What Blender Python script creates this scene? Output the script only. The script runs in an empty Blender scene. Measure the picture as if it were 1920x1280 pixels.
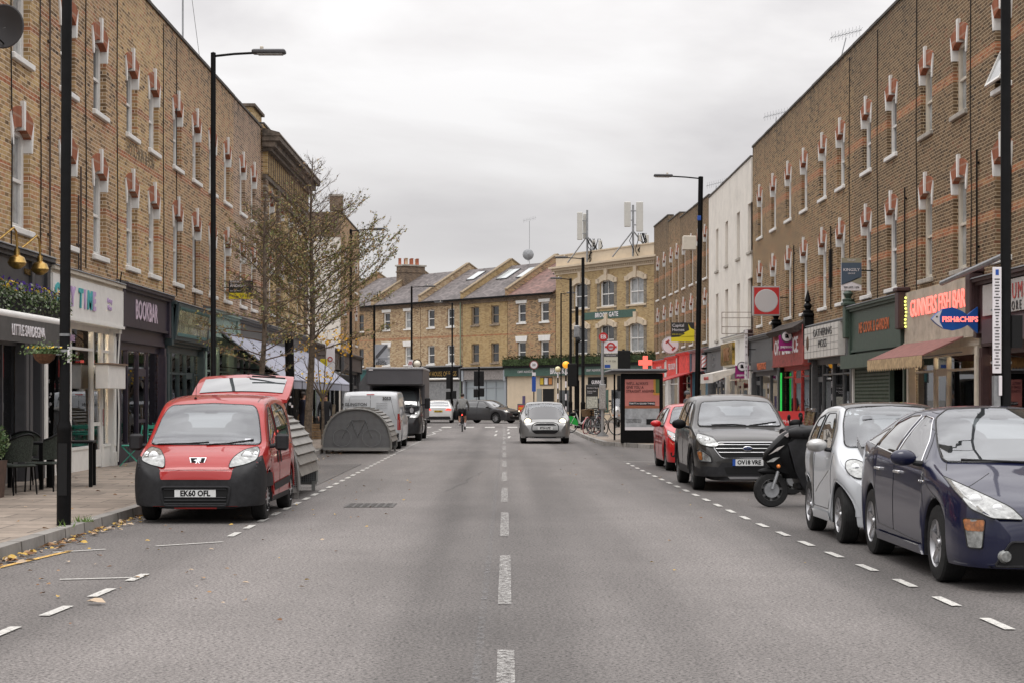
import bpy, math, random
from math import sin, cos, pi, radians as R, sqrt, atan2, hypot
from mathutils import Vector, Matrix, geometry
from mathutils.bvhtree import BVHTree
random.seed(11)
sc = bpy.context.scene
C = sc.collection
# ---------------------------------------------------------------- camera
HC, F, CX, HY = 1.6, 3300.0, 945.0, 744.0
cd = bpy.data.cameras.new('camera'); cam = bpy.data.objects.new('camera', cd); C.objects.link(cam)
cam.location = (0, 0, HC); cam.rotation_euler = (R(90), 0, 0)
cd.sensor_width = 36; cd.lens = F / 1920 * 36
cd.shift_x = (960 - CX) / 1920; cd.shift_y = (HY - 640) / 1920
cd.clip_start = .1; cd.clip_end = 3000
cd.dof.use_dof = False
sc.camera = cam
# ---------------------------------------------------------------- light
SUN_EL, SUN_AZ = 72, 205
sd = bpy.data.lights.new('sun', 'SUN'); so = bpy.data.objects.new('sun', sd); C.objects.link(so)
sd.energy = 1.2; sd.angle = R(28); sd.color = (1, .965, .93)
so.rotation_euler = (R(90 - SUN_EL), 0, R(180 - SUN_AZ)); so.location = (0, -20, 60)
sc.view_settings.view_transform = 'Standard'; sc.view_settings.look = 'None'
sc.view_settings.exposure = 0; sc.view_settings.gamma = 1
wd = bpy.data.worlds.new('World'); sc.world = wd; wd.use_nodes = True
nt = wd.node_tree; nt.nodes.clear()
def N(nt, typ, **kw):
    n = nt.nodes.new(typ)
    for k, v in kw.items():
        if k == 'ins':
            for a, b in v.items(): n.inputs[a].default_value = b
        else: setattr(n, k, v)
    return n
def L(nt, a, b): nt.links.new(a, b)
def mth(nt, op, a, b=None, clamp=False):
    n = nt.nodes.new('ShaderNodeMath'); n.operation = op; n.use_clamp = clamp
    for i, v in ((0, a), (1, b)):
        if v is None: continue
        if isinstance(v, (int, float)): n.inputs[i].default_value = v
        else: L(nt, v, n.inputs[i])
    return n.outputs[0]
def ramp(nt, fac, stops, interp='LINEAR'):
    n = nt.nodes.new('ShaderNodeValToRGB'); n.color_ramp.interpolation = interp
    els = n.color_ramp.elements
    while len(els) < len(stops): els.new(.5)
    for e, (p, c) in zip(els, stops):
        e.position = p; e.color = (c[0], c[1], c[2], 1) if hasattr(c, '__len__') else (c, c, c, 1)
    L(nt, fac, n.inputs[0]); return n.outputs[0]
def mix(nt, fac, a, b, blend='MIX'):
    n = nt.nodes.new('ShaderNodeMix'); n.data_type = 'RGBA'; n.blend_type = blend
    for i, v in ((0, fac), (6, a), (7, b)):
        if isinstance(v, (int, float)): n.inputs[i].default_value = v
        elif isinstance(v, tuple): n.inputs[i].default_value = (*v[:3], 1)
        else: L(nt, v, n.inputs[i])
    return n.outputs[2]
# overcast sky: clouds from noise on the view direction, brighter towards the zenith, over a Nishita sky
tc = N(nt, 'ShaderNodeTexCoord')
sep = N(nt, 'ShaderNodeSeparateXYZ'); L(nt, tc.outputs['Generated'], sep.inputs[0])
mp = N(nt, 'ShaderNodeMapping'); mp.inputs['Scale'].default_value = (1, 1, 3.4); mp.inputs['Location'].default_value = (.35, .2, .1)
L(nt, tc.outputs['Generated'], mp.inputs[0])
nz = N(nt, 'ShaderNodeTexNoise', ins={'Scale': 3.6, 'Detail': 7, 'Roughness': .5, 'Distortion': .35}); L(nt, mp.outputs[0], nz.inputs['Vector'])
cl = ramp(nt, nz.outputs['Fac'], [(.36, (.47, .455, .46)), (.46, (.56, .545, .55)), (.56, (.65, .635, .635)), (.68, (.74, .73, .73))])
el = mth(nt, 'ADD', 1.0, mth(nt, 'MULTIPLY', mth(nt, 'POWER', mth(nt, 'MAXIMUM', sep.outputs[2], 0), 1.2), 3.3))
cv = N(nt, 'ShaderNodeVectorMath', operation='SCALE'); L(nt, cl, cv.inputs[0]); L(nt, el, cv.inputs['Scale'])
bg1 = N(nt, 'ShaderNodeBackground', ins={'Strength': 1.0}); L(nt, cv.outputs[0], bg1.inputs[0])
sky = N(nt, 'ShaderNodeTexSky', sky_type='NISHITA', sun_disc=False, sun_elevation=R(SUN_EL), sun_rotation=R(SUN_AZ))
bg2 = N(nt, 'ShaderNodeBackground', ins={'Strength': .05}); L(nt, sky.outputs[0], bg2.inputs[0])
mx = N(nt, 'ShaderNodeMixShader', ins={0: .06}); L(nt, bg1.outputs[0], mx.inputs[1]); L(nt, bg2.outputs[0], mx.inputs[2])
wo = N(nt, 'ShaderNodeOutputWorld'); L(nt, mx.outputs[0], wo.inputs[0])
# ---------------------------------------------------------------- photo -> place
def gp(px, py, h=0):
    Y = (HC - h) * F / (py - HY); return (px - CX) * Y / F, Y
def atX(px, X): return X * F / (px - CX)
def zz(py, Y): return HC + (HY - py) * Y / F
def xx(px, Y): return (px - CX) * Y / F
# ---------------------------------------------------------------- tags
def tag(o, label=None, cat=None, group=None, kind=None):
    if label: o['label'] = label
    if cat: o['category'] = cat
    if group: o['group'] = group
    if kind: o['kind'] = kind
    return o
def empty(name, loc=(0, 0, 0), rz=0, label=None, cat=None, group=None, kind=None):
    o = bpy.data.objects.new(name, None); C.objects.link(o); o.location = loc; o.rotation_euler = (0, 0, rz)
    o.empty_display_size = .2
    return tag(o, label, cat, group, kind)
def copy_tree(o, parent=None):
    c = o.copy(); C.objects.link(c); c.parent = parent
    if parent is not None: c.matrix_parent_inverse = o.matrix_parent_inverse
    for ch in list(o.children): copy_tree(ch, c)
    return c
# ---------------------------------------------------------------- mesh builder
class MB:
    def __init__(s): s.v = []; s.f = []; s.mi = []; s.mats = []; s.M = None
    def m(s, mat):
        if mat not in s.mats: s.mats.append(mat)
        return s.mats.index(mat)
    def add(s, vs, fs, mat):
        b = len(s.v); M = s.M
        s.v += [tuple(M @ Vector(v)) for v in vs] if M is not None else [tuple(v) for v in vs]
        k = s.m(mat)
        for f in fs: s.f.append(tuple(i + b for i in f)); s.mi.append(k)
        return s
    def box(s, x0, x1, y0, y1, z0, z1, mat):
        if x0 > x1: x0, x1 = x1, x0
        if y0 > y1: y0, y1 = y1, y0
        if z0 > z1: z0, z1 = z1, z0
        return s.add([(x0,y0,z0),(x1,y0,z0),(x1,y1,z0),(x0,y1,z0),(x0,y0,z1),(x1,y0,z1),(x1,y1,z1),(x0,y1,z1)],
            [(0,3,2,1),(4,5,6,7),(0,1,5,4),(1,2,6,5),(2,3,7,6),(3,0,4,7)], mat)
    def bbox(s, x0, x1, y0, y1, z0, z1, mat, b=.01):   # bevelled box
        if x0 > x1: x0, x1 = x1, x0
        if y0 > y1: y0, y1 = y1, y0
        pts = [(x0+b,y0),(x1-b,y0),(x1,y0+b),(x1,y1-b),(x1-b,y1),(x0+b,y1),(x0,y1-b),(x0,y0+b)]
        cx, cy = (x0+x1)/2, (y0+y1)/2
        fx, fy = max(.01, (x1-x0-2*b)/(x1-x0)), max(.01, (y1-y0-2*b)/(y1-y0))
        ins = [(cx+(x-cx)*fx, cy+(y-cy)*fy) for x, y in pts]
        rings = [(ins, z0), (pts, z0+b), (pts, z1-b), (ins, z1)]
        vs = [(x, y, z) for r, z in rings for x, y in r]; fs = [tuple(range(7, -1, -1)), tuple(range(24, 32))]
        for k in range(3):
            for i in range(8): fs.append((k*8+i, k*8+(i+1)%8, (k+1)*8+(i+1)%8, (k+1)*8+i))
        return s.add(vs, fs, mat)
    def quad(s, a, b, c, d, mat): return s.add([a, b, c, d], [(0, 1, 2, 3)], mat)
    def prism(s, poly, d0, d1, mat, ax='y'):            # poly of (a,b): ax y -> (x,z), x -> (y,z), z -> (x,y)
        f = {'y': lambda a, b, d: (a, d, b), 'x': lambda a, b, d: (d, a, b), 'z': lambda a, b, d: (a, b, d)}[ax]
        n = len(poly)
        vs = [f(a, b, d0) for a, b in poly] + [f(a, b, d1) for a, b in poly]
        fs = [tuple(range(n)), tuple(range(2*n-1, n-1, -1))] + [(i, n+i, n+(i+1)%n, (i+1)%n) for i in range(n)]
        return s.add(vs, fs, mat)
    def tube(s, pts, r, mat, seg=8, caps=True):
        pts = [Vector(p) for p in pts]; n = len(pts)
        rs = r if hasattr(r, '__len__') else [r]*n
        vs = []; prev = None
        for i, p in enumerate(pts):
            t = (pts[min(i+1, n-1)] - pts[max(i-1, 0)])
            t = t.normalized() if t.length > 1e-9 else Vector((0, 0, 1))
            if prev is None:
                a = Vector((0, 0, 1)) if abs(t.z) < .9 else Vector((1, 0, 0)); u = t.cross(a).normalized()
            else:
                u = prev - t * prev.dot(t); u = u.normalized() if u.length > 1e-6 else t.orthogonal().normalized()
            prev = u; w = t.cross(u)
            for k in range(seg):
                an = 2*pi*k/seg; vs.append(p + (u*cos(an) + w*sin(an))*rs[i])
        fs = [(i*seg+k, i*seg+(k+1)%seg, (i+1)*seg+(k+1)%seg, (i+1)*seg+k) for i in range(n-1) for k in range(seg)]
        if caps: fs += [tuple(range(seg-1, -1, -1)), tuple(range((n-1)*seg, n*seg))]
        return s.add(vs, fs, mat)
    def cyl(s, p0, p1, r0, mat, r1=None, seg=12): return s.tube([p0, p1], [r0, r0 if r1 is None else r1], mat, seg)
    def lathe(s, prof, mat, c=(0, 0, 0), ax='z', seg=20, a0=0, a1=2*pi):   # prof (r, h)
        full = abs(a1-a0) > 6.28; n = seg if full else seg+1; vs = []
        for r, h in prof:
            for k in range(n):
                a = a0 + (a1-a0)*k/seg; x, y = r*cos(a), r*sin(a)
                p = {'z': (x, y, h), 'y': (x, h, y), 'x': (h, x, y)}[ax]
                vs.append((p[0]+c[0], p[1]+c[1], p[2]+c[2]))
        fs = []
        for i in range(len(prof)-1):
            for k in range(n if full else n-1): fs.append((i*n+k, i*n+(k+1)%n, (i+1)*n+(k+1)%n, (i+1)*n+k))
        return s.add(vs, fs, mat)
    def ball(s, c, r, mat, seg=10, rings=7, sc_=(1, 1, 1)):
        vs = [(c[0], c[1], c[2]-r*sc_[2])]
        for i in range(1, rings):
            p = pi*i/rings
            for k in range(seg):
                a = 2*pi*k/seg; vs.append((c[0]+r*sc_[0]*sin(p)*cos(a), c[1]+r*sc_[1]*sin(p)*sin(a), c[2]-r*sc_[2]*cos(p)))
        vs.append((c[0], c[1], c[2]+r*sc_[2])); t = len(vs)-1
        fs = [(0, 1+(k+1)%seg, 1+k) for k in range(seg)] + [(t, 1+(rings-2)*seg+k, 1+(rings-2)*seg+(k+1)%seg) for k in range(seg)]
        for i in range(rings-2):
            for k in range(seg): fs.append((1+i*seg+k, 1+i*seg+(k+1)%seg, 1+(i+1)*seg+(k+1)%seg, 1+(i+1)*seg+k))
        return s.add(vs, fs, mat)
    def build(s, name, parent=None, smooth=35, **kw):
        me = bpy.data.meshes.new(name); me.from_pydata(s.v, [], s.f)
        for m in s.mats: me.materials.append(m)
        me.polygons.foreach_set('material_index', s.mi)
        if smooth:
            me.polygons.foreach_set('use_smooth', [True]*len(s.f)); me.update()
            me.set_sharp_from_angle(angle=R(smooth))
        me.update()
        o = bpy.data.objects.new(name, me); C.objects.link(o); o.parent = parent
        return tag(o, **kw)
def rot(deg, ax='Z', loc=(0, 0, 0)): return Matrix.Translation(loc) @ Matrix.Rotation(R(deg), 4, ax)
def text(body, size, mat, parent, loc, rz=0, face='front', ext=.006, bold=0, sx=1, align='CENTER', name='lettering', shear=0, space=1, tilt=None, mb=None):
    cu = bpy.data.curves.new('t', 'FONT'); cu.body = body; cu.size = size; cu.extrude = ext; cu.offset = bold
    cu.align_x = align; cu.align_y = 'CENTER'; cu.shear = shear; cu.space_character = space; cu.resolution_u = 2
    ob = bpy.data.objects.new('t', cu); me = bpy.data.meshes.new_from_object(ob)
    bpy.data.objects.remove(ob); bpy.data.curves.remove(cu)
    Mx = Matrix.Translation(loc) @ Matrix.Rotation(rz, 4, 'Z') @ (tilt or Matrix()) @ Matrix.Rotation(R(90), 4, 'X') @ Matrix.Diagonal((sx, 1, 1, 1))
    me.transform(Mx)
    if mb is not None:
        vs = [tuple(v.co) for v in me.vertices]; fs = [tuple(p.vertices) for p in me.polygons]
        bpy.data.meshes.remove(me); mb.add(vs, fs, mat); return None
    me.name = name; me.materials.clear(); me.materials.append(mat)
    o = bpy.data.objects.new(name, me); C.objects.link(o); o.parent = parent
    return o
# ---------------------------------------------------------------- materials
_mc = {}
def mat(name, col=(.5, .5, .5), rough=.6, metal=0, var=.0, vs=8, bump=0, bs=60, coat=0, ior=1.45, emit=0, dirt=0, trans=0, coatr=.03):
    if name in _mc: return _mc[name]
    m = bpy.data.materials.new(name); m.use_nodes = True; t = m.node_tree
    b = t.nodes['Principled BSDF']
    b.inputs['Base Color'].default_value = (*col, 1); b.inputs['Roughness'].default_value = rough
    b.inputs['Metallic'].default_value = metal; b.inputs['IOR'].default_value = ior
    b.inputs['Coat Weight'].default_value = coat; b.inputs['Coat Roughness'].default_value = coatr
    if emit: b.inputs['Emission Color'].default_value = (*col, 1); b.inputs['Emission Strength'].default_value = emit
    if var or bump or dirt:
        tcn = N(t, 'ShaderNodeTexCoord'); co = tcn.outputs['Object']
        if var or dirt:
            n1 = N(t, 'ShaderNodeTexNoise', ins={'Scale': vs, 'Detail': 5, 'Roughness': .65}); L(t, co, n1.inputs['Vector'])
            f = ramp(t, n1.outputs['Fac'], [(.3, 1-var*2.2), (.7, 1+var)])
            c = mix(t, 1.0, col, f, 'MULTIPLY')
            if dirt:
                n2 = N(t, 'ShaderNodeTexNoise', ins={'Scale': vs*.35, 'Detail': 7, 'Roughness': .75}); L(t, co, n2.inputs['Vector'])
                c = mix(t, mth(t, 'MULTIPLY', ramp(t, n2.outputs['Fac'], [(.5, 0), (.72, 1)]), dirt), c, (.09, .075, .06))
            L(t, c, b.inputs['Base Color'])
        if bump:
            n3 = N(t, 'ShaderNodeTexNoise', ins={'Scale': bs, 'Detail': 4}); L(t, co, n3.inputs['Vector'])
            bn = N(t, 'ShaderNodeBump', ins={'Strength': bump, 'Distance': .01}); L(t, n3.outputs['Fac'], bn.inputs['Height']); L(t, bn.outputs[0], b.inputs['Normal'])
    _mc[name] = m; return m
def glass_thin(name, tint=(.9, .92, .92), ior=1.5, rough=.01, base=.0):
    """window glass: fresnel mirror over see-through"""
    if name in _mc: return _mc[name]
    m = bpy.data.materials.new(name); m.use_nodes = True; t = m.node_tree; t.nodes.clear()
    fr = N(t, 'ShaderNodeFresnel', ins={'IOR': ior})
    g = N(t, 'ShaderNodeBsdfGlossy', ins={'Color': (.95, .97, 1, 1), 'Roughness': rough}); tr = N(t, 'ShaderNodeBsdfTransparent', ins={'Color': (*tint, 1)})
    a = N(t, 'ShaderNodeMixShader'); L(t, mth(t, 'ADD', fr.outputs[0], base, True), a.inputs[0]); L(t, tr.outputs[0], a.inputs[1]); L(t, g.outputs[0], a.inputs[2])
    o = N(t, 'ShaderNodeOutputMaterial'); L(t, a.outputs[0], o.inputs[0])
    _mc[name] = m; return m
def brick(name, pal, mortar=(.66, .55, .42), bands=(), band_pal=None, soot=.35, sootz=None, bw=.232, bh=.077, mw=.055, dark=(.05, .045, .04)):
    """pal: ramp stops picked per brick; bands: (z0,z1) courses of red brick"""
    if name in _mc: return _mc[name]
    m = bpy.data.materials.new(name); m.use_nodes = True; t = m.node_tree; b = t.nodes['Principled BSDF']
    b.inputs['Roughness'].default_value = .9; b.inputs['Specular IOR Level'].default_value = .15
    tcn = N(t, 'ShaderNodeTexCoord'); s = N(t, 'ShaderNodeSeparateXYZ'); L(t, tcn.outputs['Object'], s.inputs[0])
    # slight waviness of the courses
    wv = N(t, 'ShaderNodeTexNoise', ins={'Scale': .6, 'Detail': 2}); L(t, tcn.outputs['Object'], wv.inputs['Vector'])
    z = mth(t, 'ADD', s.outputs[2], mth(t, 'MULTIPLY', mth(t, 'SUBTRACT', wv.outputs['Fac'], .5), .06))
    u = mth(t, 'ADD', s.outputs[0], s.outputs[1])
    zr = mth(t, 'DIVIDE', z, bh); row = mth(t, 'FLOOR', zr); fv = mth(t, 'FRACT', zr)
    odd = mth(t, 'MODULO', mth(t, 'ABSOLUTE', row), 2)
    cu = mth(t, 'ADD', mth(t, 'DIVIDE', u, bw), mth(t, 'MULTIPLY', odd, .5)); col = mth(t, 'FLOOR', cu); fu = mth(t, 'FRACT', cu)
    cx = N(t, 'ShaderNodeCombineXYZ'); L(t, col, cx.inputs[0]); L(t, row, cx.inputs[1])
    wn = N(t, 'ShaderNodeTexWhiteNoise', noise_dimensions='3D'); L(t, cx.outputs[0], wn.inputs[0])
    big = N(t, 'ShaderNodeTexNoise', ins={'Scale': .55, 'Detail': 6, 'Roughness': .6}); L(t, tcn.outputs['Object'], big.inputs['Vector'])
    fac = mth(t, 'ADD', mth(t, 'MULTIPLY', wn.outputs[0], .72), mth(t, 'MULTIPLY', mth(t, 'SUBTRACT', big.outputs['Fac'], .36), 1.0), True)
    bc = ramp(t, fac, pal)
    for z0, z1 in bands:
        inb = mth(t, 'MULTIPLY', mth(t, 'GREATER_THAN', z, z0), mth(t, 'LESS_THAN', z, z1))
        bc = mix(t, inb, bc, ramp(t, wn.outputs[0], band_pal or [(0, (.22, .10, .055)), (.35, (.40, .145, .07)), (.7, (.36, .20, .10)), (1, (.25, .10, .06))]))
    mort = mth(t, 'MAXIMUM', mth(t, 'LESS_THAN', fu, mw), mth(t, 'LESS_THAN', fv, mw*3.2))
    c = mix(t, mort, bc, mortar)
    st = N(t, 'ShaderNodeTexNoise', ins={'Scale': .8, 'Detail': 8, 'Roughness': .72}); 
    mpp = N(t, 'ShaderNodeMapping'); mpp.inputs['Scale'].default_value = (1.6, 1.6, .5); L(t, tcn.outputs['Object'], mpp.inputs[0]); L(t, mpp.outputs[0], st.inputs['Vector'])
    sf = mth(t, 'MULTIPLY', ramp(t, st.outputs['Fac'], [(.48, 0), (.8, 1)]), soot)
    if sootz:
        sz = ramp(t, mth(t, 'DIVIDE', mth(t, 'SUBTRACT', s.outputs[2], sootz[0]), sootz[1]-sootz[0]), [(0, 0), (1, 1)])
        sf = mth(t, 'ADD', sf, mth(t, 'MULTIPLY', mth(t, 'MULTIPLY', sz, sootz[2]), ramp(t, st.outputs['Fac'], [(.3, .2), (.6, 1)])), True)
    c = mix(t, sf, c, dark)
    L(t, c, b.inputs['Base Color'])
    bn = N(t, 'ShaderNodeBump', ins={'Strength': .5, 'Distance': .008}); L(t, mth(t, 'SUBTRACT', mth(t, 'MULTIPLY', wn.outputs[0], .4), mort), bn.inputs['Height']); L(t, bn.outputs[0], b.inputs['Normal'])
    _mc[name] = m; return m
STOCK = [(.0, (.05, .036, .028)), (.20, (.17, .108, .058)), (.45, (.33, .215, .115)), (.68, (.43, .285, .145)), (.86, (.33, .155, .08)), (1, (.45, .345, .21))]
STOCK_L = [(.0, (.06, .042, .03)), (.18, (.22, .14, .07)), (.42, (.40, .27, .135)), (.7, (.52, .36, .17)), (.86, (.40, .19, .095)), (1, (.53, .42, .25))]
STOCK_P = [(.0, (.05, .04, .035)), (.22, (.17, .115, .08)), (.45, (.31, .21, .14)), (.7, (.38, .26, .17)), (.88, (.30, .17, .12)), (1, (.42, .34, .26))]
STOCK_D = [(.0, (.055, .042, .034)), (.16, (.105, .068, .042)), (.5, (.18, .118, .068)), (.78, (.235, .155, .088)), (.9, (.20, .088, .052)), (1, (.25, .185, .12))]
YEL = [(.0, (.12, .085, .05)), (.15, (.30, .20, .10)), (.5, (.42, .30, .145)), (.85, (.47, .35, .19)), (1, (.40, .26, .12))]
PATCH = [(.0, (.10, .075, .055)), (.2, (.27, .17, .10)), (.5, (.40, .28, .16)), (.8, (.50, .40, .26)), (1, (.36, .22, .13))]
WHITE = mat('white_paint', (.76, .75, .72), .5, var=.04, vs=4, dirt=.10)
CREAMP = mat('cream_paint', (.62, .57, .48), .55, var=.05, vs=4, dirt=.12)
STONE = mat('stone', (.42, .39, .34), .85, var=.15, vs=5, dirt=.35, bump=.3)
LEAD = mat('lead', (.12, .12, .125), .6, var=.15, vs=4)
CONC = mat('concrete', (.30, .28, .25), .9, var=.15, vs=6, dirt=.3, bump=.3)
REDBR = brick('red_rubbed_brick', [(0, (.24, .085, .045)), (.5, (.31, .11, .06)), (1, (.36, .145, .085))], mortar=(.34, .2, .14), bw=.075, bh=.24, mw=.06, soot=.2)
GLASSD = mat('sash_glass', (.045, .05, .055), .06, ior=1.75, var=.4, vs=1.2)
GLASSC = mat('net_curtain_glass', (.33, .34, .34), .09, ior=1.7, var=.2, vs=3)
SHOPGL = glass_thin('shop_glass')
BLACK = mat('black_paint', (.006, .006, .0065), .5, var=.2, vs=6, ior=1.22)
BLACKM = mat('black_matt', (.012, .012, .0125), .7, ior=1.3)
DGREY = mat('dark_grey_paint', (.075, .075, .08), .5, var=.1, vs=4, dirt=.2)
SLATE = mat('slate', (.13, .125, .13), .7, var=.2, vs=2, bump=.3, bs=20)
RUBBER = mat('tyre_rubber', (.022, .022, .022), .8, var=.15, vs=20)
STEEL = mat('galvanised_steel', (.33, .34, .35), .45, metal=.6, var=.15, vs=6)
CHROME = mat('chrome', (.75, .75, .76), .12, metal=1)
RUBBER.node_tree.nodes['Principled BSDF'].inputs['IOR'].default_value = 1.3
INT_D = mat('shop_interior_dark', (.05, .045, .04), .8, var=.3, vs=2)
# ================================================================ SETTING
def asphalt(name, k=1.0, tint=(1.14, 1.05, 1.0)):
    m = bpy.data.materials.new(name); m.use_nodes = True; t = m.node_tree; b = t.nodes['Principled BSDF']
    g = N(t, 'ShaderNodeTexCoord'); co = g.outputs['Object']
    n1 = N(t, 'ShaderNodeTexNoise', ins={'Scale': 42, 'Detail': 3, 'Roughness': .8}); L(t, co, n1.inputs['Vector'])
    n0 = N(t, 'ShaderNodeTexVoronoi', ins={'Scale': 42}); L(t, co, n0.inputs['Vector'])
    mp = N(t, 'ShaderNodeMapping'); mp.inputs['Scale'].default_value = (.42, .045, 1); L(t, co, mp.inputs[0])
    n2 = N(t, 'ShaderNodeTexNoise', ins={'Scale': 1.0, 'Detail': 5, 'Roughness': .6}); L(t, mp.outputs[0], n2.inputs['Vector'])
    n3 = N(t, 'ShaderNodeTexNoise', ins={'Scale': .35, 'Detail': 8, 'Roughness': .7}); L(t, co, n3.inputs['Vector'])
    mq = N(t, 'ShaderNodeMapping'); mq.inputs['Scale'].default_value = (.62, .012, 1); mq.inputs['Location'].default_value = (.35, 0, 0); L(t, co, mq.inputs[0])
    n5 = N(t, 'ShaderNodeTexNoise', ins={'Scale': 1.0, 'Detail': 2, 'Roughness': .5}); L(t, mq.outputs[0], n5.inputs['Vector']); f5 = ramp(t, n5.outputs['Fac'], [(.38, .66), (.50, .98), (.62, 1.08)])
    f1 = ramp(t, n1.outputs['Fac'], [(.36, .12), (.46, .84), (.60, 1.40)])
    f2 = ramp(t, n2.outputs['Fac'], [(.34, .74), (.5, .99), (.66, 1.10)])
    f3 = ramp(t, n3.outputs['Fac'], [(.35, .88), (.65, 1.08)])
    f0 = ramp(t, n0.outputs['Color'], [(.0, .45), (.22, .95), (.6, 1.06), (.96, 1.08), (.995, 1.8)])
    c = mix(t, 1, mix(t, 1, mix(t, 1, f1, f2, 'MULTIPLY'), f3, 'MULTIPLY'), f0, 'MULTIPLY')
    sx_ = N(t, 'ShaderNodeSeparateXYZ'); L(t, co, sx_.inputs[0]); ax_ = mth(t, 'ADD', mth(t, 'ABSOLUTE', sx_.outputs[0]), mth(t, 'MULTIPLY', n3.outputs['Fac'], .5))
    c = mix(t, 1, c, f5, 'MULTIPLY'); c = mix(t, 1, c, ramp(t, mth(t, 'MULTIPLY', ax_, .1), [(.33, 1.0), (.37, .80)]), 'MULTIPLY')
    c = mix(t, 1, c, (.143*k*tint[0], .143*k*tint[1], .143*k*tint[2]), 'MULTIPLY')
    L(t, c, b.inputs['Base Color']); b.inputs['Roughness'].default_value = .78; b.inputs['Specular IOR Level'].default_value = .35
    bn = N(t, 'ShaderNodeBump', ins={'Strength': .6, 'Distance': .006}); L(t, n1.outputs['Fac'], bn.inputs['Height']); L(t, bn.outputs[0], b.inputs['Normal'])
    return m
ASPH = asphalt('asphalt'); ASPHB = asphalt('bay_asphalt', .88, (1.10, 1.03, .99)); ASPHP = asphalt('patch_asphalt', .75)
def paving(name, w, l, col, across=True):
    m = bpy.data.materials.new(name); m.use_nodes = True; t = m.node_tree; b = t.nodes['Principled BSDF']
    g = N(t, 'ShaderNodeTexCoord'); s = N(t, 'ShaderNodeSeparateXYZ'); L(t, g.outputs['Object'], s.inputs[0])
    r = mth(t, 'DIVIDE', s.outputs[1], w); row = mth(t, 'FLOOR', r); fv = mth(t, 'FRACT', r)
    cu = mth(t, 'ADD', mth(t, 'DIVIDE', s.outputs[0], l), mth(t, 'MULTIPLY', mth(t, 'MODULO', mth(t, 'ABSOLUTE', row), 2), .5))
    col_ = mth(t, 'FLOOR', cu); fu = mth(t, 'FRACT', cu)
    cx = N(t, 'ShaderNodeCombineXYZ'); L(t, col_, cx.inputs[0]); L(t, row, cx.inputs[1])
    wn = N(t, 'ShaderNodeTexWhiteNoise'); L(t, cx.outputs[0], wn.inputs[0])
    n = N(t, 'ShaderNodeTexNoise', ins={'Scale': 3, 'Detail': 8, 'Roughness': .75}); L(t, g.outputs['Object'], n.inputs['Vector'])
    c = mix(t, 1, col, ramp(t, wn.outputs[0], [(0, .78), (.5, 1), (1, 1.15)]), 'MULTIPLY')
    c = mix(t, 1, c, ramp(t, n.outputs['Fac'], [(.3, .7), (.6, 1.1)]), 'MULTIPLY')
    j = mth(t, 'MAXIMUM', mth(t, 'LESS_THAN', fu, .018), mth(t, 'LESS_THAN', fv, .04))
    L(t, mix(t, j, c, (.05, .043, .035)), b.inputs['Base Color']); b.inputs['Roughness'].default_value = .85
    bn = N(t, 'ShaderNodeBump', ins={'Strength': .6, 'Distance': .01}); L(t, mth(t, 'SUBTRACT', mth(t, 'MULTIPLY', wn.outputs[0], .5), j), bn.inputs['Height']); L(t, bn.outputs[0], b.inputs['Normal'])
    return m
PAVE = paving('york_paving', .62, .95, (.255, .21, .17)); PAVE2 = paving('kerb_granite', .9, 20, (.27, .255, .235))
def worn(name, col, lo, hi, sc_=26):
    m = bpy.data.materials.new(name); m.use_nodes = True; t = m.node_tree; b = t.nodes['Principled BSDF']
    b.inputs['Base Color'].default_value = (*col, 1); b.inputs['Roughness'].default_value = .7
    g = N(t, 'ShaderNodeTexCoord'); n = N(t, 'ShaderNodeTexNoise', ins={'Scale': sc_, 'Detail': 6, 'Roughness': .8}); L(t, g.outputs['Object'], n.inputs['Vector'])
    L(t, ramp(t, n.outputs['Fac'], [(lo, 0), (hi, 1)]), b.inputs['Alpha'])
    return m
PAINTW = worn('thermoplastic_white', (.50, .49, .46), .34, .48); PAINTF = worn('worn_white', (.46, .45, .43), .42, .66); PAINTG = worn('ghost_line', (.22, .22, .225), .45, .9, 8)
PAINTY = worn('worn_yellow', (.62, .38, .10), .30, .55)
MB().quad((-400, -60, -.03), (400, -60, -.03), (400, 900, -.03), (-400, 900, -.03), mat('ground_earth', (.16, .15, .135), .95, var=.2, vs=.3)).build('ground', smooth=0, kind='structure')
MB().quad((-60, -20, 0), (60, -20, 0), (60, 175, 0), (-60, 175, 0), ASPH).build('road', smooth=0, kind='structure')
MB().prism([(-4.6, 31), (-3.4, 31), (-3.4, 42), (-4.6, 41.6)], .001, .008, ASPHP, 'z').build('road_patch', smooth=0, kind='structure')
ck = MB(); rk = random.Random(21)
for (x, y, n, dx, dy) in ((1.4, 24, 10, .16, .02), (-1.0, 30, 16, .02, .5), (2.2, 33, 12, -.12, .1)):
    for i in range(n):
        x2, y2 = x+dx+rk.gauss(0, .04), y+dy+rk.gauss(0, .04); d_ = Vector((x2-x, y2-y)).normalized(); q_ = Vector((-d_.y, d_.x))*.004
        ck.add([(x-q_.x, y-q_.y, .004), (x2-q_.x, y2-q_.y, .004), (x2+q_.x, y2+q_.y, .004), (x+q_.x, y+q_.y, .004)], [(0, 1, 2, 3)], mat('crack_tar', (.03, .028, .027), .8)); x, y = x2, y2
ck.build('road_crack', smooth=0, kind='structure')
def slab(name, poly, h, m, z0=-.02): return MB().prism(poly, z0, h, m, 'z').build(name, smooth=0, kind='structure')
def offset(poly, d):
    out = []
    for i, p in enumerate(poly):
        a = Vector(poly[max(i-1, 0)]); b = Vector(poly[min(i+1, len(poly)-1)]); t = (b-a).normalized()
        out.append((p[0] - t.y*d, p[1] + t.x*d))
    return out
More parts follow.
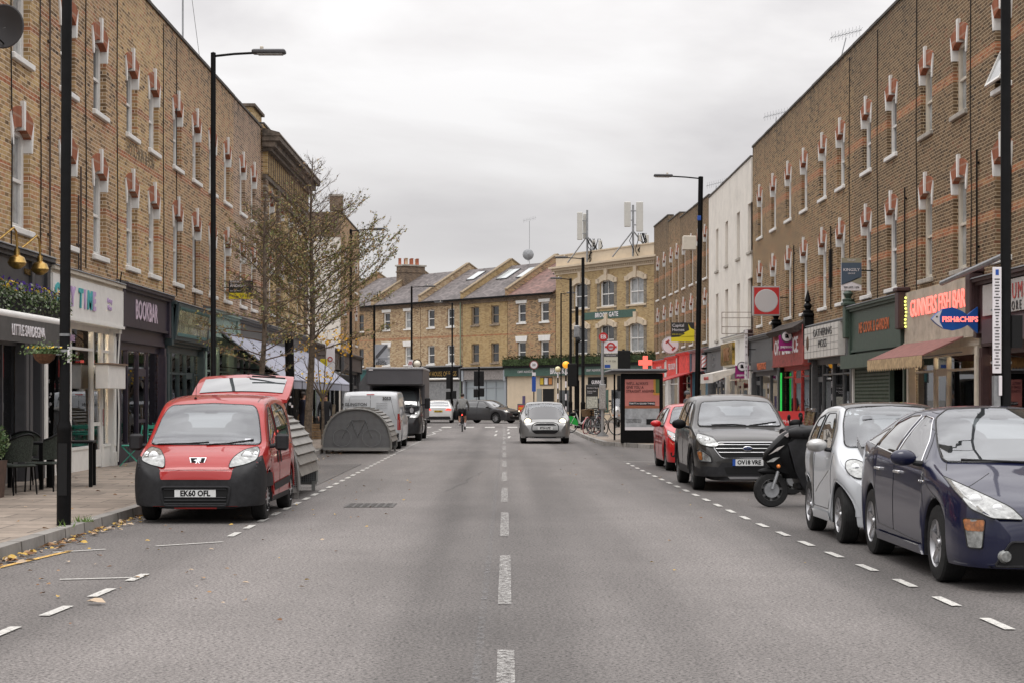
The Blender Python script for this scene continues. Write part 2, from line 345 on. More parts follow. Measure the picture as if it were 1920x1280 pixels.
def kerb(pl, d, w=.16):
    q = offset(pl, d*w); b = MB()
    for i in range(len(pl)-1):
        b.add([(*pl[i], -.02), (*pl[i+1], -.02), (*q[i+1], -.02), (*q[i], -.02), (pl[i][0]+(q[i][0]-pl[i][0])*.08, pl[i][1], .125), (pl[i+1][0]+(q[i+1][0]-pl[i+1][0])*.08, pl[i+1][1], .125), (*q[i+1], .128), (*q[i], .128)],
            [(0, 3, 2, 1), (4, 5, 6, 7), (0, 1, 5, 4), (1, 2, 6, 5), (2, 3, 7, 6), (3, 0, 4, 7)], PAVE2)
    b.build('kerb', smooth=0, kind='structure'); return q
KL = [(-4.95, 4), (-4.93, 18), (-4.93, 30), (-5.0, 45), (-5.2, 50), (-5.25, 80), (-5.0, 86), (-4.4, 90), (-4.4, 95.5), (-6, 98), (-9, 99)]
q = kerb(KL, 1); slab('pavement', q + [(-22, 99), (-22, 4)], .12, PAVE)
KR = [(6.05, 4), (6.05, 46), (5.9, 52.5), (4.7, 54.5), (3.3, 58.5), (3.12, 66), (3.05, 96), (3.9, 100), (6.4, 103), (9, 105)]
q = kerb(KR, -1); slab('pavement', q + [(22, 105), (22, 4)], .12, PAVE)
KF = [(-30, 137), (-13, 131), (-7.5, 127), (-3, 121.3), (1.0, 116.6), (5.0, 110.6), (8.2, 106.4), (9.3, 108.5), (15, 113)]
q = kerb(KF, 1); slab('pavement', q + [(40, 150), (-30, 170)], .12, PAVE)
# painted markings
mk = MB()
def lerp_pts(pts, y):
    for (a, xa), (b, xb) in zip(pts, pts[1:]):
        if y <= b or (b, xb) == pts[-1]: return xa + (xb-xa)*(y-a)/(b-a)
XLp = [(10, -3.46), (12, -3.40), (14.3, -3.28), (19.4, -3.14), (30, -3.10), (66, -3.05)]
XRp = [(8, 3.52), (12.4, 3.47), (15.3, 3.44), (19, 3.30), (22.9, 3.19), (28.4, 3.13), (39, 3.0), (44, 2.98)]
def line(b, x0, y0, x1, y1, w, m, z=.010):
    d = Vector((x1-x0, y1-y0)).normalized(); n = Vector((-d.y, d.x))*w/2
    b.add([(x0-n.x, y0-n.y, z), (x1-n.x, y1-n.y, z), (x1+n.x, y1+n.y, z), (x0+n.x, y0+n.y, z)], [(0, 1, 2, 3)], m)
y = 11.62
while y < 66:
    if not (15.9 < y < 19.0): line(mk, lerp_pts(XLp, y), y, lerp_pts(XLp, y+.6), y+.6, .085, PAINTW)
    y += 1.22 if y < 20 else 1.2
y = 8.0
while y < 42:
    line(mk, lerp_pts(XRp, y), y, lerp_pts(XRp, y+.62), y+.62, .08, PAINTW); y += 1.36
for px, py, qx, qy in ((112, 1087, 262, 1083), (292, 1024, 418, 1016), (100, 1036, 198, 1030)):
    a, b_ = gp(px, py), gp(qx, qy); line(mk, *a, *b_, .055, PAINTW)
line(mk, *gp(1168, 865), *gp(1240, 866), .08, PAINTW)
line(mk, *gp(-60, 1078), *gp(132, 1033), .07, PAINTY)
for k in range(14):
    y = 6.2 + 6.62*k + .75
    line(mk, .005, y, .012, y+4.15, .105, PAINTF)
line(mk, -.16, 9, -.10, 60, .05, PAINTG, .008)
for x in (-4.15, -3.05, -1.85, -.75, .45, 1.55, 2.65): line(mk, x, 92, x, 95, .52, PAINTW)
for k in range(5):
    a = 88 - 4*k; line(mk, (-.28 if k % 2 else .28)-.05, a, (-.28 if k % 2 else .28)-.1, a-3.4, .09, PAINTW)
    line(mk, -3.25+(.25 if k % 2 else 0), a, -3.25+(0 if k % 2 else .25), a-3.2, .09, PAINTW)
mk.build('road_marking', smooth=0, kind='structure')
# iron cover set in the road
ic = MB(); x, y = gp(695, 947)
IRON = mat('cast_iron', (.11, .105, .10), .7, metal=.1, var=.3, vs=30)
ic.box(x-.36, x+.36, y-.45, y+.45, -.01, .009, IRON)
for i in range(6):
    for j in range(7): ic.box(x-.32+i*.11, x-.25+i*.11, y-.40+j*.12, y-.33+j*.12, .009, .014, IRON)
ic.build('manhole_cover', smooth=0, label='rectangular cast iron cover set into the asphalt left of the centre line', cat='manhole cover')
ic = MB(); x, y = gp(1215, 955)
# fallen leaves
LEAFM = [mat('leaf_tan', (.36, .22, .11), .8, var=.2), mat('leaf_yellow', (.50, .33, .08), .8), mat('leaf_brown', (.17, .085, .04), .8), mat('leaf_pale', (.45, .35, .25), .8)]
rl = random.Random(5); lf = MB()
def leaf(x, y, z, s):
    a = rl.random()*6.28; t = Matrix.Translation((x, y, z)) @ Matrix.Rotation(a, 4, 'Z') @ Matrix.Rotation(rl.uniform(-.5, .5), 4, 'X')
    pts = [(-s, 0, .0), (-.4*s, -.55*s, .25*s), (.3*s, -.5*s, .3*s), (s, 0, .1*s), (.35*s, .5*s, .35*s), (-.35*s, .5*s, .2*s)]
    lf.add([t @ Vector(p) for p in pts], [(0, 1, 2, 3), (0, 3, 4, 5)], rl.choice(LEAFM))
for i in range(420):
    y = 12 + 12*rl.random()**1.0; leaf(-4.9 + abs(rl.gauss(0, .12)), y, .02, rl.uniform(.02, .055))
for i in range(120): leaf(-4.9 + abs(rl.gauss(0, .2)), rl.uniform(24, 60), .02, rl.uniform(.02, .05))
for i in range(110): leaf(rl.uniform(-4.7, -1.5), rl.uniform(12, 34), .015, rl.uniform(.015, .035))
for i in range(90): leaf(rl.uniform(-8.3, -5.1), rl.uniform(16, 45), .135, rl.uniform(.02, .045))
for i in range(50): leaf(rl.uniform(1, 5.9), rl.uniform(12, 50), .015, rl.uniform(.012, .03))
for i in range(60): leaf(3.35 - abs(rl.gauss(0, .12)), rl.uniform(58, 84), .02, rl.uniform(.02, .05))
lf.build('fallen_leaves', smooth=0, kind='stuff')
lf = MB(); x, y = gp(180, 1133); leaf(x, y, .02, .08); lf.build('fallen_leaf', smooth=0, label='single large curled pale brown leaf lying on the road by the bay line', cat='leaf')
gr = MB(); GRASS = mat('grass_blade', (.10, .17, .03), .8)
for cx_, cy_, n in ((-4.98, 20.9, 60), (-5.0, 20.1, 12)):
    for i in range(n):
        x = cx_ + rl.gauss(0, .05); y = cy_ + rl.gauss(0, .07); h = rl.uniform(.03, .10); dx, dy = rl.uniform(-.06, .06), rl.uniform(-.06, .06)
        gr.add([(x-.005, y, .12), (x+.005, y, .12), (x+dx, y+dy, .12+h)], [(0, 1, 2)], GRASS)
gr.build('grass', smooth=0, kind='stuff')
# ================================================================ BUILDINGS
rb = random.Random(3)
BL = brick('stock_brick_amber', STOCK_L, bands=((8.15, 8.30), (6.95, 7.10), (5.45, 5.6)), soot=.30, sootz=(9.8, 11.2, .35))
BLP = brick('stock_brick_pinkish', STOCK_P, mortar=(.66, .55, .45), bands=((5.45, 5.6),), soot=.5, sootz=(9.4, 11.2, .6))
BL2 = brick('stock_brick_warm', STOCK, mortar=(.64, .53, .41), bands=((8.6, 8.75), (5.45, 5.6), (7.3, 7.45)), soot=.28, sootz=(9.6, 11.2, .5))
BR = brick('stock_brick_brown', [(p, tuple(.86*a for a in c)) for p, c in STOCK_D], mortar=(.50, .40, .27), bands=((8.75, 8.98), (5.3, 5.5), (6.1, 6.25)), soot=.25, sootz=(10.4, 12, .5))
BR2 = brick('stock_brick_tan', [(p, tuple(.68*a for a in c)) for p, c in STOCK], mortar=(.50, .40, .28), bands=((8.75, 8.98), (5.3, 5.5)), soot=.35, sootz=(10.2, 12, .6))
BD = brick('dark_brick', [(0, (.07, .05, .04)), (.5, (.16, .115, .08)), (1, (.25, .17, .11))], mortar=(.3, .25, .2), soot=.2)
BY = brick('gault_brick_yellow', YEL, mortar=(.46, .38, .25), soot=.25)
BYD = brick('grey_brick_quoin', [(0, (.10, .09, .075)), (.5, (.2, .17, .13)), (1, (.3, .25, .18))], mortar=(.38, .33, .26), soot=.3)
BP = brick('patchy_brick', PATCH, mortar=(.45, .38, .28), bands=((6.05, 6.2),), soot=.15)
BP2 = brick('orange_stock_brick', YEL, mortar=(.40, .30, .18), bands=((6.05, 6.15),), soot=.35)
BP3 = brick('pale_stock_brick', STOCK, mortar=(.46, .40, .31), bands=((6.05, 6.15),), soot=.2)
RENDER = mat('white_render', (.74, .70, .635), .8, var=.05, vs=1.5, dirt=.2)
COPD = mat('sooty_coping', (.085, .075, .065), .9, var=.25, vs=3, dirt=.3)
def wall_holes(b, w, z0, z1, holes, m, dep=.22, u0=0):
    xs = sorted({u0, w} | {h[0] for h in holes} | {h[1] for h in holes}); zs_ = sorted({z0, z1} | {h[2] for h in holes} | {h[3] for h in holes})
    for a, c in zip(xs, xs[1:]):
        for d, e in zip(zs_, zs_[1:]):
            um, zm = (a+c)/2, (d+e)/2
            if any(h[0] < um < h[1] and h[2] < zm < h[3] for h in holes): continue
            b.quad((a, 0, d), (c, 0, d), (c, 0, e), (a, 0, e), m)
    for a, c, d, e in holes:
        b.quad((a, 0, d), (a, 0, e), (a, dep, e), (a, dep, d), m); b.quad((c, 0, d), (c, dep, d), (c, dep, e), (c, 0, e), m)
        b.quad((a, 0, e), (c, 0, e), (c, dep, e), (a, dep, e), m); b.quad((a, 0, d), (a, dep, d), (c, dep, d), (c, 0, d), m)
def arch_pts(w, rise, z, n=8, off=0):
    r = (w*w/4 + rise*rise)/(2*rise); a = math.asin(min(1, w/2/r)); r2 = r+off
    return [(r2*sin(-a + 2*a*i/n), z + rise - r + r2*cos(-a + 2*a*i/n)) for i in range(n+1)]
def arch(root, u, w, zs, rise=.14, ring=.36, proj=.07, red=None, white=WHITE, plain=False):
    red = red or REDBR
    lo = arch_pts(w, rise, zs); hi = arch_pts(w, rise, zs, off=ring)
    poly = [(u+x, z) for x, z in lo] + [(u+x, z) for x, z in reversed(hi)]
    a = MB().prism(poly, -proj*.35, .13, red).build('window_arch', root)
    k = MB(); zt = zs+rise
    k.prism([(u-.045, zt-.05), (u+.045, zt-.05), (u+.075, zt+ring+.10), (u-.075, zt+ring+.10)], -proj*.95, .10, white)
    k.build('keystone', a)
    for s in (-1, 1):
        k = MB().prism([(u+s*(w/2-.004), zs-.24), (u+s*(w/2+.07), zs-.24), (u+s*(w/2+.15), zs+.16), (u+s*(w/2+.16), zs+.32), (u+s*(w/2-.004), zs+.03)], -proj*.45, .13, white); k.build('impost', a)
    return a
def window(root, u, z0, zt, w, fr=WHITE, gl=None, sill=WHITE, open_=False, split=.5, y=.12, curtain=None, bars=0, sillw=.1):
    f = MB(); t = .085; yb = y+.10
    f.box(u-w/2, u-w/2+t, y, yb, z0, zt, fr).box(u+w/2-t, u+w/2, y, yb, z0, zt, fr).box(u-w/2+t, u+w/2-t, y, yb, zt-t, zt, fr).box(u-w/2+t, u+w/2-t, y, yb, z0, z0+t+.02, fr)
    zm = z0 + (zt-z0)*split
    f.box(u-w/2+t, u+w/2-t, y+.015, yb-.01, zm-.03, zm+.03, fr)
    f.box(u-w/2+t, u-w/2+t+.035, y+.012, yb-.012, zm+.03, zt-t, fr).box(u+w/2-t-.035, u+w/2-t, y+.012, yb-.012, zm+.03, zt-t, fr)
    f.box(u-w/2+t, u-w/2+t+.035, y+.03, yb-.002, z0+t+.02, zm-.03, fr).box(u+w/2-t-.035, u+w/2-t, y+.03, yb-.002, z0+t+.02, zm-.03, fr)
    for k in range(bars): x = u-w/2 + w*(k+1)/(bars+1); f.box(x-.012, x+.012, y+.02, yb-.004, z0+t+.02, zt-t, fr)
    o = f.build('window', root)
    g = gl or rb.choice([GLASSD, GLASSD, GLASSC])
    MB().box(u-w/2+t+.005, u+w/2-t-.005, yb-.03, yb-.02, z0+t+.01, zt-t+.005, g).build('pane', o)
    if curtain: MB().box(u-w/2+t+.02, u+w/2-t-.02, yb-.019, yb-.012, z0+t+.02, zm, curtain).build('curtain', o)
    if open_:   # top hung casement pushed outwards
        q = MB(); q.M = Matrix.Translation((u, y, zm)) @ Matrix.Rotation(R(-24), 4, 'X') @ Matrix.Translation((0, 0, -(zm-z0)))
        h = zm-z0; ww = w/2-.03
        q.box(-ww, ww, -.03, .02, 0, .06, fr).box(-ww, ww, -.03, .02, h-.06, h, fr).box(-ww, -ww+.06, -.03, .02, .06, h-.06, fr).box(ww-.06, ww, -.03, .02, .06, h-.06, fr).box(-ww+.06, ww-.06, -.008, .002, .06, h-.06, GLASSC)
        q.build('casement', o)
    if sill: MB().bbox(u-w/2-sillw, u+w/2+sillw, -.075, .225, z0-.11, z0, sill, .012).build('sill', o)
    return o
def house(name, loc, rz, w, H, m, label, wins, shoptop=3.95, depth=9, group='terraced houses above the shops', cat='house', coping=COPD, arches=True, hole_extra=.14, winw=1.14, side=None, winkw=None):
    root = empty(name, loc, rz, label, cat, group)
    b = MB(); holes = []
    for wi in wins: holes.append((wi['u']-winw/2, wi['u']+winw/2, wi['z0'], wi['zs']+(hole_extra if wi.get('arch', arches) else 0)))
    wall_holes(b, w, shoptop, H, holes, m)
    sd_ = side or m
    b.quad((0, 0, 0), (0, 0, H), (0, depth, H), (0, depth, 0), sd_); b.quad((w, 0, 0), (w, depth, 0), (w, depth, H), (w, 0, H), sd_)
    b.quad((0, depth, 0), (0, depth, H), (w, depth, H), (w, depth, 0), sd_)
    b.quad((0, .3, H), (w, .3, H), (w, .3, H-.7), (0, .3, H-.7), m)
    b.quad((0, .002, shoptop), (w, .002, shoptop), (w, .32, shoptop), (0, .32, shoptop), m)
    b.build('wall', root, smooth=0)
    MB().box(0, w, .3, depth, H-.75, H-.7, SLATE).build('roof', root, smooth=0)
    c = MB(); n = 6
    for i in range(n): c.box(w*i/n+.004, w*(i+1)/n-.004, -.04-.008*rb.random(), .34, H, H+.07+.012*rb.random(), coping)
    c.build('coping', root, smooth=0)
    for wi in wins:
        kw = dict(winkw or {}); kw.update(wi.get('kw', {}))
        window(root, wi['u'], wi['z0'], wi['zs']+.10*(1 if wi.get('arch', arches) else 0), winw, **kw)
        if wi.get('arch', arches): arch(root, wi['u'], winw, wi['zs'], red=wi.get('red'), white=wi.get('white', WHITE))
    return root
def text_on(root, body, size, m, u, z, y, **kw): return text(body, size, m, root, (u, y, z), **kw)
def pipe(root, u, z0, z1, m=BLACK, r=.035, y=-.07, name='drainpipe'):
    b = MB().cyl((u, y, z0), (u, y, z1), r, m, seg=8); z = z0+.5
    while z < z1: b.box(u-.06, u+.06, y-.005, 0, z, z+.04, m); z += 1.8
    return b.build(name, root)
def cable(root, pts, r=.008, m=BLACKM): return MB().tube(pts, r, m, 5).build('cable', root)
WARM = mat('lamp_warm', (1, .60, .25), emit=22); REDL = mat('led_red', (1, .20, .16), emit=1.35); PANL = mat('shop_light', (1, .78, .52), emit=22); AMB = mat('lamp_amber', (1, .45, .04), emit=1.4)
STOCKC = [mat('goods_%s' % n, c, .6, var=.3, vs=9) for n, c in (('red', (.4, .05, .03)), ('blue', (.05, .12, .3)), ('cream', (.55, .48, .36)), ('green', (.08, .22, .09)), ('orange', (.55, .2, .04)), ('white', (.6, .6, .6)), ('brown', (.2, .1, .05)), ('purple', (.25, .14, .3)))]
CURTC = mat('cafe_curtain', (.52, .46, .37), .9, var=.2, vs=14)
def fa_(u0, u1, fy, zf, fasc, head, frame, blank, cornice, conm, pil):
    fa = MB().box(u0, u1, fy, 0, zf[0], zf[1], fasc).box(u0, u1, fy-.03, 0, zf[0]-.06, zf[0], fasc).box(u0, u1, -.02, .12, head+.12, zf[0]-.06, blank or frame)
    if cornice:
        cm = conm or fasc; fa.box(u0-.02, u1+.02, -.2, 0, zf[1], zf[1]+.07, cm).box(u0-.03, u1+.03, -.27, 0, zf[1]+.07, zf[1]+.14, cm)
        fa.prism([(-.30, zf[1]+.14), (0, zf[1]+.14), (0, zf[1]+.24), (-.27, zf[1]+.17)], u0-.03, u1+.03, LEAD, 'x')
        for a in (u0-.02, u1-.2): fa.box(a, a+.22, -.18, 0, zf[0]-.15, zf[1], pil)
    return fa
def shop(root, u0, u1, frame, fasc, zf=(3.1, 3.78), cw=.25, div=(('w', 1), ('d', .35)), riser=.62, head=2.95, inner=(.20, .16, .12), goods=8, transom=2.35, cornice=True, depth=2.2, bulbs=0, lit=0, setb=.08, glass=None, pil=None, doorm=None, name='shopfront', fy=-.12, conm=None, riserm=None, blank=None):
    pil = pil or frame; W_ = u1-u0; riserm = riserm or frame
    s = fa_(u0, u1, fy, zf, fasc, head, frame, blank, cornice, conm, pil).build(name, root, smooth=0)
    for a in (u0, u1-.24): MB().box(a, a+.24, -.06, .12, .12, head+.1, pil).box(a-.02, a+.26, -.085, .12, .12, .42, pil).box(a+.03, a+.21, -.075, -.055, .55, head-.1, pil).build('pilaster', s, smooth=0)
    # frame with bays
    tot = sum(d for _, d in div); x = u0+.24; W2 = W_-.48; f = MB(); doors = []
    y0, y1 = setb, setb+.09
    f.box(u0+.24, u1-.24, y0, y1, head-.05, head+.12, frame)
    panes = []; gl = glass or SHOPGL
    for i, (k, d) in enumerate(div):
        x2 = x + W2*d/tot
        if i: f.box(x-.035, x+.035, y0-.01, y1, .12, head-.05, frame)
        if k == 'w':
            f.box(x+.035, x2-.035, y0-.02, y1, .12, riser, riserm).box(x+.035, x2-.035, y0-.04, y1+.01, riser, riser+.05, frame)
            if transom: f.box(x+.035, x2-.035, y0, y1-.01, transom, transom+.05, frame)
            panes.append((x+.03, x2-.03, y0+.045, y0+.055, riser+.05, head-.05))
        elif k == 'd': doors.append((x, x2))
        elif k == 's':
            f.box(x+.03, x2-.03, y0+.01, y0+.04, .12, head-.05, STEEL)
        x = x2
    f.build('frame', s, smooth=0)
    for p_ in panes: MB().box(*p_, gl).build('glazing', s, smooth=0)
    for a, c in doors:
        dm = doorm or frame; y = y0+.02; d = MB()
        d.box(a+.035, c-.035, y, y+.05, 2.2, 2.27, frame)
        d.box(a+.04, a+.13, y, y+.05, .14, 2.2, dm).box(c-.13, c-.04, y, y+.05, .14, 2.2, dm).box(a+.13, c-.13, y, y+.05, 2.1, 2.2, dm).box(a+.13, c-.13, y, y+.05, .14, .5, dm).box(a+.13, c-.13, y+.01, y+.04, 1.0, 1.08, dm)
        o = d.build('door', s, smooth=0)
        MB().box(a+.12, c-.12, y+.02, y+.03, .5, 2.1, gl).build('glazing', s, smooth=0); MB().box(a+.04, c-.04, y+.02, y+.03, 2.27, head-.05, gl).build('fanlight', s, smooth=0)
        MB().cyl((c-.085, y-.05, 1.0), (c-.085, y-.05, 1.35), .012, CHROME, seg=6).build('door_handle', s)
    # interior
    im = mat('interior_%02d_%02d_%02d' % tuple(int(99*c) for c in inner), inner, .85, var=.25, vs=2)
    i_ = MB(); a, c, z1 = u0+.26, u1-.26, head+.05
    i_.quad((a, depth, .1), (c, depth, .1), (c, depth, z1), (a, depth, z1), im).quad((a, .2, .13), (c, .2, .13), (c, depth, .13), (a, depth, .13), im)
    i_.quad((a, .2, z1), (c, .2, z1), (c, depth, z1), (a, depth, z1), im).quad((a, .2, .1), (a, depth, .1), (a, depth, z1), (a, .2, z1), im).quad((c, .2, .1), (c, depth, .1), (c, depth, z1), (c, .2, z1), im)
    i_.build('interior', s, smooth=0)
    if lit: MB().box(a+.2, c-.2, .35, .5, z1-.06, z1-.02, PANL).box(a+.2, c-.2, 1.1, 1.25, z1-.06, z1-.02, PANL).build('ceiling_light', s, smooth=0)
    g = MB(); r = random.Random(int(u0*100)+len(root.name)*7+int(abs(root.location.y)*10))
    for k in range(goods):
        x = r.uniform(a+.1, c-.5); ww = r.uniform(.15, .5); y = r.uniform(.35, 1.2); z = r.uniform(.2, 1.6); h = r.uniform(.15, .6)
        g.bbox(x, x+ww, y, y+.25, z, z+h, r.choice(STOCKC), .02)
    if goods:
        for z in (.85, 1.45, 2.0): g.box(a+.05, c-.05, depth-.4, depth-.05, z, z+.03, STOCKC[2])
        g.build('display', s, smooth=0)
    if bulbs:
        l = MB()
        for k in range(bulbs): x = a + (c-a)*(k+.5)/bulbs; l.ball((x, .55+.3*(k % 2), 2.15-.2*(k % 3)), .06, WARM, 8, 6).cyl((x, .55+.3*(k % 2), 2.2-.2*(k % 3)), (x, .55+.3*(k % 2), z1), .006, BLACKM, seg=4)
        l.build('hanging_lamp', s)
    return s
PURP = mat('aubergine_paint', (.035, .028, .045), .4, var=.1); TEAL = mat('dark_teal_paint', (.045, .07, .075), .5, var=.15); MINT = mat('mint_paint', (.30, .42, .37), .6, var=.12, dirt=.3)
GREYT = mat('slate_grey_paint', (.10, .105, .11), .5, var=.12, dirt=.15); LTX = mat('letter_white', (.75, .72, .74), .5); PINKT = mat('letter_pink', (.62, .50, .60), .5)
GOLD = mat('brass', (.55, .36, .12), .3, metal=.9, var=.2, vs=10)
def lw(Y0, ys, z): return [dict(u=y-Y0, z0=a, zs=b) for y in ys for a, b in z]
ZL = ((4.55, 6.20), (7.55, 8.95))
# ---- left terrace: local x runs away from the camera, local y into the house
LX = -8.5
def lhouse(y0, y1, ys, m, label, **kw):
    return house('terraced_house', (LX, y0, 0), R(90), y1-y0, 11.0, m, label, lw(y0, ys, ZL), shoptop=kw.pop('shoptop', 3.95), **kw)
h0 = lhouse(21.4, 27.25, (22.9, 25.4), BL2, 'brown brick terraced house nearest on the left, above a plain grey shop'); shop(h0, .1, 5.7, DGREY, DGREY, goods=4)
# Little Sardegna restaurant
h1 = lhouse(27.3, 32.3, (28.4, 31.0), BL, 'amber brick house above the charcoal restaurant with brass lamps and a flower box', )
s1 = shop(h1, .05, 3.95, DGREY, DGREY, zf=(3.02, 3.98), div=(('w', .8), ('d', .5), ('w', 1), ('w', .85)), riser=.7, head=2.55, inner=(.06, .04, .03), goods=5, bulbs=2, transom=None, riserm=DGREY)
shop(h1, 3.97, 4.98, mat('recess_grey', (.06, .06, .065), .5), DGREY, zf=(3.02, 3.98), div=(('w', 1),), riser=2.4, head=2.55, goods=0, transom=None, cornice=True)
cu = MB()
for k in range(7): a = .95+k*.42; cu.prism([(a, .8), (a+.30, .8), (a+.36, 1.72), (a-.02, 1.72)], .26, .285, CURTC)
cu.build('curtain', s1)
text_on(h1, 'WINE BAR', .15, GOLD, 3.75, 3.78, -.14, ext=.012, name='lettering')
aw = MB(); PROF = [(-.15, 2.98), (-.45, 2.80), (-.45, 2.92), (-.15, 3.06)]
aw.prism(PROF, -2.8, 3.8, BLACKM, 'x'); aw.cyl((-3, -1.0, 2.84), (2.35, -1.0, 2.84), .07, WHITE, seg=14)
aw.prism([(-.2, 3.0), (-1.02, 2.88), (-1.02, 2.90), (-.2, 3.03)], -3, 2.3, DGREY, 'x')
AWG = mat('awning_charcoal', (.085, .08, .075), .85, var=.12)
aw.box(-3, 2.3, -1.06, -1.045, 2.44, 2.80, AWG)
ao = aw.build('awning', h1); text('LITTLE SARDEGNA', .24, LTX, ao, (.25, -1.066, 2.61), bold=.003, name='lettering', sx=.95)
for u in (1.9, 3.35):
    pts = [(u-.75, -.1, 4.12), (u-.6, -.22, 4.1), (u-.42, -.34, 4.25), (u-.22, -.42, 4.38), (u-.05, -.42, 4.33), (u, -.42, 4.15), (u, -.42, 4.05)]
    l = MB().tube(pts, .02, GOLD, 8).lathe([(.045, .07), (.05, -.03), (.12, -.07), (.155, -.16), (.14, -.20), (.06, -.26), (.0, -.27)], GOLD, (u, -.42, 3.98), seg=16)
    l.build('wall_lamp', h1)
# clay time
h2 = lhouse(32.3, 38.5, (34.3, 37.0), BL2, 'brown brick house above the white pottery shop', )
s2 = shop(h2, .02, 6.0, WHITE, WHITE, zf=(3.12, 3.88), div=(('w', 1.55), ('w', 1.4), ('d', .62), ('w', .5)), riser=.55, head=3.0, inner=(.30, .22, .16), goods=16, bulbs=3, lit=1, transom=2.55, fy=-.22, setb=.03, conm=CREAMP)
TEALT = mat('letter_teal', (.06, .38, .40), .5); LIL = mat('letter_lilac', (.50, .36, .60), .5); GUTT = mat('lilac_film', (.45, .33, .50), .6)
x = .28
for k, (ch, m_) in enumerate(zip('CLAY TIME', [TEALT, LIL, TEALT, LIL, None, TEALT, LIL, TEALT, LIL])):
    if ch != ' ': text(ch, .50, m_, s2, (x, -.235, 3.5), bold=.022, ext=.01, name='lettering', shear=.12 if k % 2 else 0)
    x += .38 if ch != ' ' else .26
text('Pottery\nPlaces', .15, LIL, s2, (4.6, -.235, 3.53), name='lettering', shear=.3)
text('PAINT AND SPARKLE', .17, GUTT, s2, (1.75, -.0, 2.75), name='lettering', bold=.006)
bx = MB().bbox(4.0, 5.6, -.35, -.07, 1.78, 2.28, WHITE, .01); bx.box(3.97, 5.63, -.4, -.05, 2.28, 2.31, mat('weathered_ply', (.2, .14, .1), .9)); bx.build('meter_box', s2, smooth=0)
cable(h2, [(6.0, -.1, .2), (6.02, -.12, 1.2), (5.97, -.1, 2.2), (6.05, -.14, 3.2), (5.95, -.12, 4.1)], .02, WHITE)
cable(h2, [(6.08, -.09, .2), (6.09, -.1, 1.5), (6.06, -.12, 2.6), (6.1, -.1, 3.9), (5.9, -.2, 4.3)], .014)
# bookbar
h3 = lhouse(38.5, 44.1, (40.2, 42.7), BL, 'amber brick house above the aubergine bookshop, faded painted lettering on its brickwork')
s3 = shop(h3, .05, 5.5, PURP, PURP, zf=(3.22, 3.95), div=(('w', 1), ('w', .9), ('d', .85), ('w', 1.05)), riser=.5, head=2.72, inner=(.30, .20, .12), goods=14, bulbs=6, lit=1, transom=None, blank=PURP, conm=PURP)
text('BOOKBAR', .62, PINKT, s3, (2.75, -.13, 3.56), bold=.012, sx=.86, name='lettering', space=1.02)
text('HOTCHKIN & SON', .46, mat('ghost_paint', (.15, .12, .085), .9), h3, (2.7, -.004, 7.22), ext=.0015, sx=.8, name='painted_lettering')
# mosaic sign shop
h4 = lhouse(44.1, 49.7, (45.8, 48.6), BL2, 'brown brick house above the dark teal shop with a fringed glass sign')
s4 = shop(h4, .05, 5.55, TEAL, TEAL, zf=(3.05, 3.85), div=(('w', .7), ('w', .7), ('w', .7), ('d', .8), ('w', .5)), riser=.5, head=2.8, inner=(.20, .15, .10), goods=8, lit=1, transom=2.2)
TEALD = mat('faded_teal', (.07, .15, .15), .5)
GLS = mat('gilded_glass', (.34, .36, .22), .25, var=.45, vs=5, coat=.5); g4 = MB()
g4.M = Matrix.Translation((0, -.15, 3.05)) @ Matrix.Rotation(R(6), 4, 'X')
g4.box(.25, 4.9, -.07, 0, 0, .92, TEAL).box(.42, 4.75, -.08, -.06, .10, .84, GLS)
for k in range(34): u = .42+k*.128; g4.prism([(u, .84), (u+.128, .84), (u+.064, .75)], -.092, -.06, TEALD).prism([(u, .10), (u+.128, .10), (u+.064, .19)], -.092, -.06, TEALD)
g4 = g4.build('sign_board', s4, smooth=0)
text('CONFECTIONERS', .34, mat('dull_gilt', (.14, .15, .08), .4), s4, (2.6, -.27, 3.52), sx=1.05, name='lettering', bold=.008)
# mint shop and the next
MGR = mat('mint_shop_dark', (.05, .07, .06), .6)
h5 = lhouse(49.7, 55.3, (51.3, 54.0), BL2, 'brown brick house above the pale green shop, behind the near tree')
s5 = shop(h5, .05, 5.55, MINT, MINT, zf=(3.4, 3.95), div=(('w', 1), ('d', .5), ('w', 1)), riser=.5, head=3.2, inner=(.16, .12, .08), goods=12, lit=1, bulbs=2)
h6 = lhouse(55.3, 61.6, (57.2, 59.7), BLP, 'amber brick house above the green shop, beside the building with the heavy cornice')
s6 = shop(h6, .05, 6.2, MINT, GREYT, zf=(3.4, 3.95), div=(('w', 1), ('d', .5), ('w', 1)), riser=.5, head=3.2, inner=(.10, .08, .06), goods=12)
for h, u, z in ((h1, 5.5, 10.8), (h2, 2.9, 6.2), (h2, 2.7, 5.6), (h4, 4.1, 5.9)): pipe(h, u, 4.1, z, m=mat('rusty_pipe', (.06, .045, .04), .7), r=.018, y=-.04)
for h, u in ((h1, 3.0), (h1, 4.9), (h2, 3.4), (h3, .1), (h3, 5.35), (h4, 1.5)): cable(h, [(u, -.02, 4.2), (u+.05, -.02, 6), (u-.03, -.02, 8), (u+.03, -.02, 10.9)], .012)
